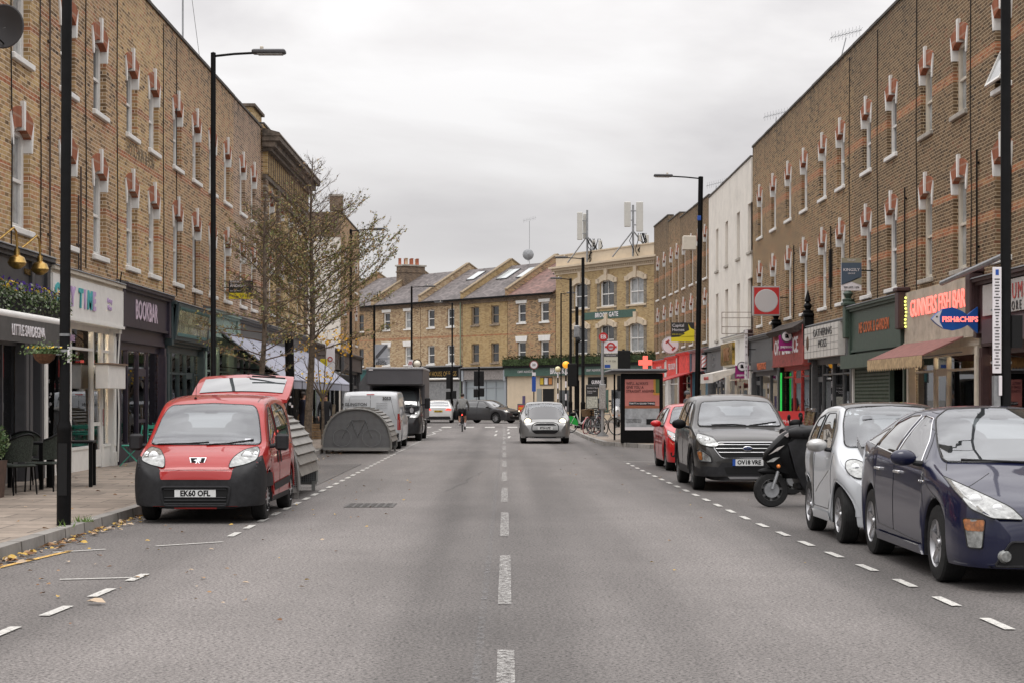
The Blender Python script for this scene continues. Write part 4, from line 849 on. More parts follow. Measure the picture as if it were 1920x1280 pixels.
POST = [mat('poster_yellow', (.6, .42, .03), .5), mat('poster_black', (.03, .03, .035), .5), mat('poster_orange', (.5, .2, .05), .5)]
u5 = lambda px: uof(px)-uof(952)
pf = MB().box(u5(1014), u5(1037), -.1, -.05, 2.45, 3.0, POST[1])
for k in range(3): pf.box(u5(1015+8*k), u5(1021+8*k), -.11, -.1, 2.5, 2.95, POST[k] if k != 1 else LTX)
pf.build('poster', f2, smooth=0)
MB().box(u5(1008), u5(1017), -.08, -.04, .15, 2.2, mat('frosted_pub', (.26, .27, .25), .3)).box(u5(1019), u5(1040), -.06, -.04, .14, 2.2, BLACKM).box(u5(1018), u5(1041), -.09, -.05, 2.2, 2.3, PC).build('door', f2, smooth=0)
MB().box(u2(1105), u2(1139), -.12, -.05, 2.25, 2.95, BLACK).build('name_sign', f1, smooth=0); text('GUINNESS', .34, LTX, f1, (u2(1124), -.13, 2.6), name='lettering', bold=.006)
for p0, p1, m_ in ((1100, 1116, GLASSD), (1136, 1142, PG), (1148, 1166, GLASSD), (1050, 1068, GLASSD)): MB().box(u2(p0), u2(p1), -.075, -.05, .6, 2.1, m_).box(u2(p0)-.05, u2(p1)+.05, -.085, -.04, 2.1, 2.2, PC).build('window', f1, smooth=0)
MB().box(u5(981), u5(986), -.08, -.05, .8, 1.7, mat('menu_purple', (.08, .06, .14), .5)).build('menu_board', f2, smooth=0)
# masts on the pub roof
AER = mat('antenna_grey', (.52, .51, .47), .5, var=.04)
def mast(px, dep, zt, panels, label):
    x = xx(px, dep); root = empty('phone_mast', (x, dep, 10.6), 0, label, 'phone mast', 'phone masts on the pub roof')
    h = zt-10.6; MB().cyl((0, 0, 0), (0, 0, h), .07, STEEL, seg=8).build('pole', root)
    for dx, dy, z0, z1, w in panels:
        p = MB().bbox(dx-w/2, dx+w/2, dy-.1, dy+.1, z0-10.6, z1-10.6, AER, .03).build('antenna_panel', root)
        MB().box(min(dx, 0), max(dx, 0), dy+.1, dy+.16, z0-10.2, z0-10.14, STEEL).box(min(dx, 0), max(dx, 0), dy+.1, dy+.16, z1-11.2, z1-11.14, STEEL).build('bracket', p, smooth=0)
    s = MB(); s.cyl((0, 0, h*.5), (1.3, .2, 0), .045, STEEL, seg=6).cyl((0, 0, h*.5), (-1.3 if len(panels) == 2 else -.5, .4, 0), .045, STEEL, seg=6)
    r = random.Random(px)
    s.build('strut', root)
    c = MB()
    for k in range(9):
        x0 = r.uniform(-.2, .9); c.tube([(x0, -.1, h*.45), (x0+r.uniform(-.3, .3), -.2, h*.3), (x0*.6+r.uniform(-.2, .4), -.1, h*.12), (x0, 0, 0.02)], .025, BLACKM, 5)
    c.bbox(.75, 1.0, -.15, .1, h*.2, h*.42, AER, .02).bbox(.3, .55, -.15, .1, h*.3, h*.42, AER, .02)
    c.build('cabling', root)
mast(1101, 118, 14.1, [(-.5, -.1, 12.1, 13.95, .36), (-.12, .25, 12.2, 13.9, .3)], 'left roof mast with two narrow grey antenna panels on its left side')
mast(1187, 113, 13.9, [(-.36, 0, 12.5, 14.1, .42), (.42, 0, 12.2, 14.1, .44)], 'right roof mast with grey antenna panels on both sides of the pole')
# tv aerials and dish
def aerial(loc, h, tilt, label, n=9, grp=None, ws=.45):
    b = MB().cyl((0, 0, 0), (tilt*h, 0, h), .018, STEEL, seg=5)
    o = b.build('tv_aerial', label=label, cat='aerial', group=grp); o.location = loc
    e = MB().cyl((tilt*h-.5, 0, h), (tilt*h+.5, 0, h+.25), .012, STEEL, seg=4)
    for k in range(n): x = tilt*h-.45+k*.11; z = h+(k*.11-.45+.5)*.25; e.cyl((x, -ws, z), (x, ws, z), .006, STEEL, seg=3).cyl((x, 0, z-.16), (x, 0, z+.16), .006, STEEL, seg=3)
    e.build('aerial_rods', o)
aerial((10.5, atX(1570, 10.5), 11.8), 1.1, .25, 'spiky tv aerial leaning on the right roofline above the brick houses', grp=None)
aerial((10.6, atX(1452, 10.6), 11.8), .75, .1, 'small tv aerial on the right roofline above the fourth house')
aerial((10.5, atX(1340, 10.5), 11.3), .8, .1, 'small tv aerial at the roofline of the white rendered building')
v = A + dr*uof(893) + Vector((.79, .61))*5
aerial((v.x, v.y, 11.2), 3.6, 0, 'tall thin aerial rising from the ridge of the far row', ws=.25)
dsh = MB().lathe([(0, 0), (.25, .02), (.42, .09), (.40, .10), (.24, .04), (0, .02)], STEEL, ax='y', seg=18).cyl((0, .1, 0), (0, .3, -.5), .03, STEEL, seg=6).build('satellite_dish', label='grey satellite dish on the ridge of the far row beneath the tall aerial', cat='satellite dish'); dsh.location = (v.x-.1, v.y-.4, 12.25)
dsh = MB().lathe([(0, .10), (.2, .085), (.36, 0), (.34, -.01), (.19, .07), (0, .085)], mat('dish_dark', (.06, .06, .065), .6), ax='y', seg=24).cyl((0, -.3, -.2), (0, .05, -.28), .012, BLACK, seg=6).cyl((0, .1, 0), (-.45, .1, -.1), .02, STEEL, seg=6).bbox(-.03, .03, -.36, -.28, -.24, -.16, BLACKM, .01)
dsh = dsh.build('satellite_dish', label='dark grey satellite dish fixed high on the nearest left brick wall', cat='satellite dish'); dsh.location = (-8.05, atX(6, -8.05), 7.55); dsh.rotation_euler = (0, 0, R(-10))
# flag pole like aerial on the left roof
Y_ = atX(322, -9); po = MB().cyl((0, 0, 0), (0, 0, 3.2), .025, STEEL, seg=6).cyl((.35, .6, -.1), (.05, 0, 2.9), .006, BLACKM, seg=4).build('roof_pole', label='thin white pole with a stay wire standing on the left parapet', cat='pole'); po.location = (-8.7, Y_, 11.0)
# ================================================================ VEHICLES
def ip(pts, s):
    if s <= pts[0][0]: return pts[0][1]
    if s >= pts[-1][0]: return pts[-1][1]
    n = len(pts); d = [(pts[i+1][1]-pts[i][1])/(pts[i+1][0]-pts[i][0]) for i in range(n-1)]
    m = [d[0]] + [0 if d[i-1]*d[i] <= 0 else 2*d[i-1]*d[i]/(d[i-1]+d[i]) for i in range(1, n-1)] + [d[-1]]
    for i in range(n-1):
        if s <= pts[i+1][0]:
            h = pts[i+1][0]-pts[i][0]; t = (s-pts[i][0])/h
            return (2*t**3-3*t*t+1)*pts[i][1] + (t**3-2*t*t+t)*h*m[i] + (-2*t**3+3*t*t)*pts[i+1][1] + (t**3-t*t)*h*m[i+1]
def catmull(P, k=3):
    out = []; n = len(P)
    for i in range(n-1):
        p0, p1, p2, p3 = P[max(i-1, 0)], P[i], P[i+1], P[min(i+2, n-1)]
        for j in range(k):
            t = j/k; out.append(tuple(.5*((2*b) + (c-a)*t + (2*a-5*b+4*c-d)*t*t + (3*b-a-3*c+d)*t**3) for a, b, c, d in zip(p0, p1, p2, p3)))
    out.append(P[-1]); return out
def rp(pts, r=.04, n=4):
    out = []; N_ = len(pts)
    for i in range(N_):
        p = Vector(pts[i]); a = Vector(pts[i-1])-p; b = Vector(pts[(i+1) % N_])-p
        rr = min(r, a.length*.45, b.length*.45); a = p+a.normalized()*rr; b = p+b.normalized()*rr
        for k in range(n+1): t = k/n; out.append(tuple(a*(1-t)**2 + p*2*t*(1-t) + b*t*t))
    return out
def paint(name, col, metal=.0, rough=.32): return mat(name, col, rough, metal=metal, coat=.75, coatr=.04, var=.02, vs=2, ior=1.3)
CGL = mat('car_glass', (.075, .085, .09), .03, ior=2.1, coat=1, coatr=.01); CGS = mat('car_side_glass', (.025, .028, .03), .03, ior=1.9, coat=1, coatr=.01)
SCR = glass_thin('screen_glass', (.92, .95, .95), ior=1.55, base=.10); WSEAL = mat('window_seal', (.012, .012, .013), .5); LENS = mat('headlamp_lens', (.30, .31, .30), .08, ior=1.6, coat=1, var=.3, vs=16); REFL = mat('headlamp_reflector', (.75, .76, .76), .18, metal=.8)
PLW = mat('plate_white', (.66, .67, .66), .4); PLY = mat('plate_yellow', (.65, .45, .03), .4); PLAST = mat('bumper_plastic', (.022, .022, .024), .62, var=.15, vs=14, ior=1.35); ALLOY = mat('alloy', (.42, .42, .43), .32, metal=.85); ALLOYD = mat('alloy_dark', (.09, .09, .09), .45, metal=.5)
BLUE = mat('plate_blue', (.02, .08, .35), .4); TAILR = mat('tail_red', (.35, .008, .008), .15, coat=1); ORAD = mat('indicator_dull', (.35, .12, .03), .3, coat=1, var=.3, vs=30); ORA = mat('indicator_orange', (.75, .22, .03), .25, coat=1); LITE = mat('lit_headlamp', (1, .86, .62), emit=2.2)
class Car:
    def __init__(s, name, loc, rz, L, W, H, zt, belt, wid, wr, wheels, Rw, paint_, label, sill=.2, group=None, cat='car', crown=.035, belt_in=.965, lower=None, lz=.3, arch=.055):
        s.root = empty(name, (loc[0], loc[1], 0), rz, label, cat, group); s.L, s.W, s.H, s.Rw, s.wh = L, W, H, Rw, wheels; s.p = paint_
        S = {i*L/70 for i in range(71)} | {p[0] for p in zt}
        for w in wheels:
            for k in range(15): S.add(min(L, max(0, w + (Rw+arch)*cos(pi*k/14))))
            S.add(w-Rw-arch-.002); S.add(w+Rw+arch+.002)
        S = sorted(x for x in S if 0 <= x <= L); S = [x for i, x in enumerate(S) if i == 0 or x-S[i-1] > .0015]
        rings = []; Hc = H - ip(belt, L*.5)
        for x in S:
            w = ip(wid, x)*W/2; t = ip(zt, x); zb = min(ip(belt, x), t-.035); zl = ip(sill, x) if hasattr(sill, '__len__') else sill
            for wc in wheels:
                d = abs(x-wc)
                if d < Rw+arch: zl = max(zl, Rw + sqrt((Rw+arch)**2 - d*d))
            zl = min(zl, zb-.06); c = max(0, min(1, (t-zb)/Hc)); yt = w*.93*(1-c) + wr*W/2*(w/(W/2))**.5*c; g = zb-zl; bi = belt_in
            P = [(w*.965, zl), (w*.985, zl+g*.10), (w, zl+g*.38), (w*.997, zl+g*.7), (w*bi, zb), ((w*bi+yt)/2+.012*c, (zb+t-.06*c)/2), (yt, t-.055*c-.02-crown*.4), (yt*.90, t-.012-crown*.6), (yt*.5, t-crown*.15), (0, t)]
            Q = catmull(P, 3); wi = w*.965
            inner = [(0, .19), (wi-.27, .19), (wi-.26, max(zl, .2)), (wi-.03, max(zl, .2))]
            rings.append([(-x, y, z) for y, z in inner+Q])
        n = len(rings[0]); full = []
        for r in rings: full.append(r + [(x, -y, z) for x, y, z in reversed(r[:-1])][:-1])   # closed ring
        m = len(full[0]); b = MB(); vs = [v for r in full for v in r]
        body, blk = [], []
        for i in range(len(full)-1):
            for k in range(m):
                f = (i*m+k, i*m+(k+1) % m, (i+1)*m+(k+1) % m, (i+1)*m+k); kk = k if k < n else m-k-1
                (blk if (k < 4 or k >= m-4) else body).append(f)
        body.append(tuple(range(m-1, -1, -1))); body.append(tuple(range((len(full)-1)*m, len(full)*m)))
        b.add(vs, body, paint_); k = b.m(PLAST)
        for f in blk: b.f.append(f); b.mi.append(k)
        if lower:
            kl = b.m(lower)
            for i, f in enumerate(b.f):
                if len(f) == 4 and b.mi[i] == 0 and sum(b.v[j][2] for j in f)/4 < lz and abs(b.v[f[0]][1]) > W*.35: b.mi[i] = kl
        s.body = b.build('body', s.root, smooth=40); s.bvh = BVHTree.FromPolygons(b.v, [f for f in b.f])
        s.extra = 0
    def hit(s, a, b, ax, off=0):
        o, d = {'f': ((5, a, b), (-1, 0, 0)), 'r': ((-s.L-5, a, b), (1, 0, 0)), 'l': ((-a, 5, b), (0, -1, 0)), 'R': ((-a, -5, b), (0, 1, 0)), 't': ((-a, b, 5), (0, 0, -1))}[ax]
        h, nn, i, dist = s.bvh.ray_cast(Vector(o), Vector(d))
        if h is None:
            st = {'f': (0, a, b), 'r': (-s.L, a, b), 'l': (-a, s.W/2, b), 'R': (-a, -s.W/2, b), 't': (-a, b, s.H)}[ax]; h = s.bvh.find_nearest(Vector(st))[0]
        return h - Vector(d)*off
    def decal(s, poly, ax, m, off=.005, name='panel', parent=None, step=.07, mirror=False, mb=None, rim=None, rimr=.006, build=True):
        q = mb or MB(); axes = [ax]
        sides = [poly] + ([[(-a, b) for a, b in poly]] if mirror and ax in 'frt' else [])
        if ax == 't' and mirror: sides = [poly, [(a, -b) for a, b in poly]]
        jobs = [(p, ax) for p in sides]
        if mirror and ax in 'lR': jobs = [(poly, 'l'), (poly, 'R')]
        objs = []
        for p, x in jobs:
            if not mb: q = MB()
            xs = [c[0] for c in p]; ys = [c[1] for c in p]; n = len(p); pts = [Vector(c) for c in p]
            # refine the border and add inner points
            bd = []
            for i in range(n):
                a, b = pts[i], pts[(i+1) % n]; k = max(1, int((b-a).length/step))
                for j in range(k): bd.append(a + (b-a)*j/k)
            inn = []; gx = min(xs)+step*.5
            def inside(px, py):
                r = False
                for i in range(n):
                    (x1, y1), (x2, y2) = p[i], p[(i+1) % n]
                    if (y1 > py) != (y2 > py) and px < (x2-x1)*(py-y1)/(y2-y1)+x1: r = not r
                return r
            while gx < max(xs):
                gy = min(ys)+step*.5
                while gy < max(ys):
                    if inside(gx, gy) and min((Vector((gx, gy))-v).length for v in bd) > step*.35: inn.append(Vector((gx, gy)))
                    gy += step
                gx += step
            vs, es, fs, _, _, _ = geometry.delaunay_2d_cdt(bd+inn, [], [list(range(len(bd)))], 1, 1e-5)
            P3 = [s.hit(v.x, v.y, x, off) for v in vs]; q.add(P3, [tuple(f) for f in fs], m)
            if rim:
                loop = [s.hit(v.x, v.y, x, off+rimr*.3) for v in bd]; loop.append(loop[0]); q.tube(loop, rimr, rim, 5, False)
            if not mb and build: objs.append(q.build(name, parent or s.root, smooth=50))
        return objs[0] if len(objs) == 1 else objs
    def line(s, pts, ax, m=WSEAL, r=.004, mirror=False, name='panel_gap', mb=None, off=0, step=.08):
        q = mb or MB()
        for x in (('l', 'R') if mirror and ax in 'lR' else (ax,)):
            for sg in ((1, -1) if mirror and ax in 'frt' else (1,)):
                P = []
                for a, b in zip(pts, pts[1:]):
                    k = max(1, int(hypot(b[0]-a[0], b[1]-a[1])/step))
                    for j in range(k): t = j/k; P.append((a[0]+(b[0]-a[0])*t, a[1]+(b[1]-a[1])*t))
                P.append(pts[-1])
                q.tube([s.hit(u*(sg if ax in 'fr' else 1), v*(sg if ax == 't' else 1), x, off) for u, v in P], r, m, 5)
        return q if mb else q.build(name, s.root)
    def wheels(s, tw=.2, style='5', steer=0, cap=ALLOY, ins=.005):
        for wi, w in enumerate(s.wh):
            for sd in (1, -1):
                y = sd*(s.W/2 - tw/2 - ins - .03); o = wheel(s.root, (-w, y, s.Rw), s.Rw, tw, sd, style, cap)
                if wi == 0 and steer: o.rotation_euler = (0, 0, R(steer))
    def plate(s, txt, y, z, ax='f', m=PLW, euro=False, w=.52, tilt=0):
        h = s.hit(y, z, ax, 0); d = 1 if ax == 'f' else -1; x = h.x + d*.012
        for yy in (-.24, .24):
            g = s.hit(y+yy, z, ax, 0); x = max(x, g.x+.008) if d > 0 else min(x, g.x-.008)
        b = MB().box(x-.006, x+.006, y-w/2, y+w/2, z-.055, z+.055, m)
        if euro: b.box(x-.0075, x+.0075, y+d*(-w/2), y+d*(-w/2+.05), z-.055, z+.055, BLUE)
        p = b.build('number_plate', s.root, smooth=0); p.location.x = d*.012
        text(txt, .098, BLACK, p, (x+d*.0075, y+(.02*d if euro else 0), z), rz=R(90*d), sx=.92, bold=.0035, ext=.001, name='plate_number'); return p
    def mirror(s, x, z, m, size=(.09, .10, .075), arm=.07, both=True, m2=None, box=False):
        for sd in (1, -1):
            h = s.hit(x, z, 'l' if sd > 0 else 'R'); y = h.y + sd*(arm+size[1])
            b = MB(); (b.bbox(-x-size[0]*.8, -x+size[0]*.8, y-size[1], y+size[1], z+.03-size[2], z+.03+size[2], m, .03) if box else b.ball((-x+.0, y, z+.03), 1, m, 14, 10, size))
            b.tube([(h.x, h.y-sd*.03, z-.03), (h.x+.0, h.y+sd*(arm+.03), z-.015)], [.03, .022], PLAST if m2 is None else m2, 8)
            o = b.build('wing_mirror', s.root)
            MB().lathe([(0, 0), (.8, 0), (.8, .002)], CHROME, seg=14).build('mirror_glass', o)
            g = o.children[0]; g.scale = (size[1]*.8, size[2]*.8, 1); g.rotation_euler = (R(90), 0, R(-90)); g.location = (-x-size[0]*.86, y, z+.03)
def wheel(parent, c, Rw, tw, sd, style='5', cap=ALLOY, name='wheel'):
    o = MB().lathe([(Rw*.62, -tw*.5), (Rw*.70, -tw*.52), (Rw*.94, -tw*.47), (Rw*.99, -tw*.38), (Rw, -tw*.2), (Rw, tw*.2), (Rw*.99, tw*.38), (Rw*.94, tw*.47), (Rw*.70, tw*.52), (Rw*.62, tw*.5)], RUBBER, ax='y', seg=36)
    for k in (-.2, -.07, .07, .2): o.lathe([(Rw*1.001, tw*k-.003), (Rw*1.001, tw*k+.003)], BLACKM, ax='y', seg=36)
    o = o.build(name, parent); o.location = c
    r = MB(); ro = Rw*.66; yo = sd*tw*.44
    r.lathe([(ro, -sd*tw*.3), (ro*.98, yo*.6), (ro*1.02, yo), (ro*.96, yo+sd*.012), (ro*.90, yo-sd*.01), (ro*.87, yo-sd*.06), (ro*.86, -sd*tw*.3)], cap, ax='y', seg=32)
    r.lathe([(0, -sd*tw*.05), (ro*.9, -sd*tw*.05)], ALLOYD, ax='y', seg=24).lathe([(0, yo-sd*.045), (ro*.45, yo-sd*.05), (ro*.5, -sd*tw*.05)], ALLOYD, ax='y', seg=20)
    n = int(style[0]) if style[0].isdigit() else 5
    if style.endswith('c'):   # steel wheel with plastic cover
        r.lathe([(0, yo+sd*.012), (ro*.3, yo+sd*.012), (ro*.8, yo+sd*.004), (ro*.95, yo-sd*.01)], cap, ax='y', seg=28)
        for k in range(n*2):
            a = 2*pi*k/(n*2); cs, sn = cos(a), sin(a); p = [(.62, -.07), (.86, -.09), (.86, .09), (.62, .07)]
            r.prism([(ro*(u*cs-v*sn), ro*(u*sn+v*cs)) for u, v in p], yo+sd*.0045, yo+sd*.016, BLACKM, 'y')
    else:
        wd = {5: .20, 6: .16, 7: .13, 8: .11, 9: .10}.get(n, .18); dbl = style.endswith('d')
        for k in range(n):
            for off in ((-.14, .14) if dbl else (0,)):
                a = 2*pi*k/n+.3; cs, sn = cos(a), sin(a); w0, w1 = (wd*.55, wd*.5) if dbl else (wd, wd*.75)
                P = []
                for u, v in ((.12, off*.3-w0), (.94, off*1.3-w1), (.94, off*1.3+w1), (.12, off*.3+w0)): P.append((ro*(u*cs-v*sn), ro*(u*sn+v*cs)))
                q = [(x, yo-sd*(.02 if i in (0, 3) else -.002), z) for i, (x, z) in enumerate(P)] + [(x, yo-sd*.06, z) for x, z in P]
                r.add(q, [(0, 1, 2, 3), (7, 6, 5, 4), (0, 4, 5, 1), (1, 5, 6, 2), (2, 6, 7, 3), (3, 7, 4, 0)], cap)
        r.lathe([(0, yo-.0), (ro*.16, yo-sd*.002), (ro*.2, yo-sd*.03)], cap, ax='y', seg=16)
        for k in range(5): a = 2*pi*k/5; r.cyl((ro*.28*cos(a), yo-sd*.03, ro*.28*sin(a)), (ro*.28*cos(a), yo-sd*.012, ro*.28*sin(a)), .012, ALLOYD, seg=6)
    r.build('rim', o); return o
def screen(c, poly, ax='f', zb=1.0, zt=1.4, seats=(-.36, .36), sy=.15, bright=True, rimr=.012):
    o = c.decal(poly, ax, WSEAL, .006, 'windscreen' if ax == 'f' else 'rear_window', rim=WSEAL, rimr=rimr)
    h = zt-zb; cab = mat('cabin_dark', (.035, .036, .038), .8)
    c.decal([((a-sum(p[0] for p in poly)/len(poly))*.965+sum(p[0] for p in poly)/len(poly), (b-(zb+h/2))*.95+(zb+h/2)) for a, b in poly], ax, cab, .009, 'cabin', parent=o)
    if bright: c.decal(rp([(-.42, zb+h*.42), (.42, zb+h*.42), (.38, zb+h*.80), (-.38, zb+h*.80)], .06), ax, mat('cabin_rear_light', (.20, .21, .22), .6), .012, 'rear_view', parent=o)  # light grey patch painted in for daylight showing through the rear window
    for y in seats:
        c.decal(rp([(y-sy, zb+h*.05), (y+sy, zb+h*.05), (y+sy*.95, zb+h*.50), (y+sy*.5, zb+h*.60), (y-sy*.5, zb+h*.60), (y-sy*.95, zb+h*.50)], .05), ax, mat('seat_cloth', (.055, .055, .06), .9), .015, 'seat', parent=o)
        c.decal(rp([(y-sy*.55, zb+h*.58), (y+sy*.55, zb+h*.58), (y+sy*.45, zb+h*.78), (y-sy*.45, zb+h*.78)], .04), ax, mat('seat_cloth'), .017, 'headrest', parent=o, step=.05)
    if ax == 'f':
        c.decal(rp([(-.09, zb+h*.78), (.09, zb+h*.78), (.08, zb+h*.86), (-.08, zb+h*.86)], .02), ax, BLACKM, .019, 'inner_mirror', parent=o, step=.04)
        c.decal([(.50, zb+h*.06), (.58, zb+h*.06), (.58, zb+h*.15), (.50, zb+h*.15)], ax, LTX, .019, 'tax_disc', parent=o, step=.04)
    c.decal(poly, ax, SCR, .028, 'glass', parent=o); return o
def arch_trim(c, m, w=.05, th=.012):
    for wc in c.wh:
        for sd, ax in ((1, 'l'), (-1, 'R')):
            b = MB(); n = 18; vs = []
            for k in range(n+1):
                a = pi*k/n
                for rr in (c.Rw+.058, c.Rw+.058+w):
                    x = wc + rr*cos(a); z = max(c.Rw*.7, c.Rw + rr*sin(a)); h = c.hit(max(.02, min(c.L-.02, x)), z, ax); vs.append((h.x, h.y+sd*th, h.z))
            fs = [(2*k, 2*k+1, 2*k+3, 2*k+2) for k in range(n)]
            b.add(vs, fs, m); b.tube([vs[2*k] for k in range(n+1)], th*.6, m, 5); b.build('arch_trim', c.root)
def headlamp(c, poly, ax='f', bulbs=(), lit=False, mirror=True, rim=WSEAL, m=LENS):
    for o, sg in zip(*( (lambda r: (r if isinstance(r, list) else [r], (1, -1)))(c.decal(poly, ax, m, .022, 'headlight', mirror=mirror, rim=rim, rimr=.005, step=.04)))):
        for (y, z, r) in bulbs:
            h = c.hit(y*sg if ax == 'f' else y, z, ax); b = MB()
            b.ball((h.x-.012, h.y, h.z), r, LITE if lit else REFL, 14, 8, (.5, 1, 1)); b.ball((h.x-.004, h.y, h.z), r*.5, LITE if lit else ALLOYD, 10, 6, (.7, 1, 1)); b.build('lamp', o)
# ---------------------------------------------------------------- red van with its tailgate up
REDP = paint('post_red_paint', (.33, .012, .010), rough=.4)
v = Car('panel_van', (-3.9, 22.25), R(-90), 3.86, 1.68, 1.64, [(0, .58), (.03, .66), (.09, .73), (.3, .86), (.62, .965), (.80, 1.03), (1.15, 1.34), (1.36, 1.50), (1.52, 1.565), (1.8, 1.61), (2.4, 1.645), (3.2, 1.63), (3.6, 1.58), (3.78, 1.48), (3.86, 1.2)],
    [(0, .62), (.5, .86), (.9, .93), (2, .96), (3.86, .98)], [(0, .66), (.06, .82), (.16, .92), (.35, .975), (.8, 1), (3, 1), (3.6, .97), (3.86, .90)], .80, (.80, 3.30), .305, REDP,
    'red panel van with black bumper parked on the left, tailgate raised', sill=.22, cat='van', lower=PLAST, lz=.31)
v.wheels(.19, '7c', cap=ALLOY)
screen(v, rp([(-.72, .985), (.72, .985), (.63, 1.36), (.56, 1.49), (0, 1.515), (-.56, 1.49), (-.63, 1.36)], .06), zb=.985, zt=1.5)
v.decal(rp([(1.02, .98), (1.72, .98), (1.72, 1.47), (1.55, 1.46), (1.32, 1.30)], .05), 'l', CGS, .006, 'side_window', mirror=True, rim=WSEAL)
v.decal(rp([(1.86, 1.0), (3.05, 1.02), (3.2, 1.30), (3.0, 1.47), (2.4, 1.52), (1.88, 1.49)], .10), 'l', CGS, .006, 'rear_side_window', mirror=True, rim=WSEAL)
bp = [(-.84, .21), (.84, .21), (.86, .58), (.79, .86), (.60, .76), (.47, .70), (.42, .56), (-.42, .56), (-.47, .70), (-.60, .76), (-.79, .86), (-.86, .58)]
v.decal(bp, 'f', PLAST, .017, 'front_bumper', step=.035); v.decal([(.02, .21), (.42, .21), (.43, .40), (.46, .60), (.36, .84), (.12, .82), (.02, .55)], 'l', PLAST, .017, 'bumper_corner', mirror=True, step=.035)
v.decal(rp([(-.44, .56), (.44, .56), (.46, .66), (-.46, .66)], .02), 'f', REDP, .022, 'nose_panel')
v.decal(rp([(-.44, .47), (.44, .47), (.40, .23), (-.40, .23)], .05), 'f', BLACKM, .021, 'lower_grille', rim=PLAST, rimr=.016)
b = MB()
for z in (.255, .30, .335, .44, .465): v.line([(-.39, z), (.39, z)], 'f', PLAST, .008, mb=b, off=.027)
b.build('grille_bar', v.root)
for sg in (-1, 1): v.decal(rp([(sg*.53, .27), (sg*.70, .28), (sg*.72, .36), (sg*.53, .36)], .03), 'f', BLACKM, .015, 'fog_recess')
headlamp(v, rp([(.40, .705), (.43, .83), (.54, .93), (.70, .965), (.745, .90), (.74, .80), (.60, .745)], .05), bulbs=((.60, .84, .075), (.70, .86, .045)))
v.plate('EK60 OFL', 0, .385)
sh_ = MB(); h = v.hit(0, .79, 'f'); M0 = Matrix.Translation((h.x+.012, 0, .79)) @ Matrix.Rotation(R(-28), 4, 'Y')
sh_.M = M0; sh_.prism([(-.11, .05), (.11, .05), (.085, -.04), (.05, -.065), (-.05, -.065), (-.085, -.04)], -.006, .004, CHROME, 'x').prism([(-.095, .04), (.095, .04), (.075, -.035), (.045, -.055), (-.045, -.055), (-.075, -.035)], .004, .007, BLACK, 'x')
LION = [(-.035, -.045), (-.012, -.02), (-.03, .0), (-.05, .0), (-.03, .015), (-.005, .012), (-.012, .03), (.01, .04), (.03, .03), (.05, .033), (.038, .018), (.05, .008), (.03, .008), (.045, -.012), (.025, -.008), (.015, -.015), (.04, -.045), (.018, -.035), (0, -.015), (-.015, -.045)]
sh_.prism(LION, .007, .012, CHROME, 'x'); sh_.build('badge', v.root, smooth=0)
g = MB(); v.line([(-.74, .83), (-.47, .68), (.47, .68), (.74, .83)], 'f', mb=g); v.line([(.86, .27), (.9, .5), (.92, .96), (1.3, 1.34), (1.5, 1.5), (1.74, 1.52), (1.79, .96), (1.76, .27)], 'l', mb=g, mirror=True); v.line([(1.8, .93), (3.35, .95), (3.4, 1.4)], 'l', mb=g, mirror=True); v.line([(1.5, .58), (3.8, .58)], 't', mirror=True, mb=g)
g.build('panel_gap', v.root)
v.decal([(1.15, .36), (1.16, .46), (2.9, .50), (2.9, .40)], 'l', PLAST, .014, 'rubbing_strip', mirror=True)
v.decal(rp([(1.56, .72), (1.70, .72), (1.70, .88), (1.56, .88)], .04), 'l', BLACKM, .006, 'door_handle', mirror=True); v.decal(rp([(1.86, .72), (1.98, .72), (1.98, .88), (1.86, .88)], .04), 'l', BLACKM, .006, 'door_handle', mirror=True)
wp = MB(); v.line([(-.62, .99), (-.2, 1.0), (.05, 1.015)], 'f', BLACKM, .011, mb=wp, off=.038); v.line([(.03, .985), (.3, 1.0), (.62, 1.045)], 'f', BLACKM, .011, mb=wp, off=.038); wp.build('wiper', v.root)
v.mirror(1.02, .98, PLAST, (.075, .085, .11), .08, box=True); arch_trim(v, REDP, .045, .012)
MB().cyl((-1.6, -.28, 1.57), (-1.75, -.28, 1.86), .003, BLACKM, seg=4).ball((-1.6, -.28, 1.585), .018, BLACKM, 8, 6).build('aerial', v.root)
tg = MB(); TG = [(3.66, 1.60), (3.8, 1.665), (4.1, 1.78), (4.45, 1.90), (4.72, 1.95), (4.80, 1.90)]; wd = [.70, .72, .72, .71, .68, .64]; n = 9; vs = []
for (s_, z), w_ in zip(TG, wd):
    for k in range(n): y = -1+2*k/(n-1); vs.append((-s_, y*w_, z-.035*y*y)); 
m_ = len(vs); vs += [(x, y, z-.05) for x, y, z in vs]; fs = []
for i in range(5):
    for k in range(n-1): f = (i*n+k, i*n+k+1, (i+1)*n+k+1, (i+1)*n+k); fs += [f, tuple(j+m_ for j in reversed(f))]
for i in range(5): fs += [(i*n, (i+1)*n, (i+1)*n+m_, i*n+m_), (i*n+n-1, i*n+n-1+m_, (i+1)*n+n-1+m_, (i+1)*n+n-1)]
for k in range(n-1): fs += [(k, k+m_, k+1+m_, k+1), (5*n+k, 5*n+k+1, 5*n+k+1+m_, 5*n+k+m_)]
tgo = tg.add(vs, fs, REDP).build('tailgate', v.root)
gl = MB(); vs = []
for i, s_ in enumerate((3.84, 4.0, 4.2, 4.40)):
    z = ip(TG, s_)+.012
    for k in range(n): y = -.88+1.76*k/(n-1); vs.append((-s_, y*.70, z-.035*y*y))
gl.add(vs, [(i*n+k, i*n+k+1, (i+1)*n+k+1, (i+1)*n+k) for i in range(3) for k in range(n-1)], CGL).build('rear_window', tgo)
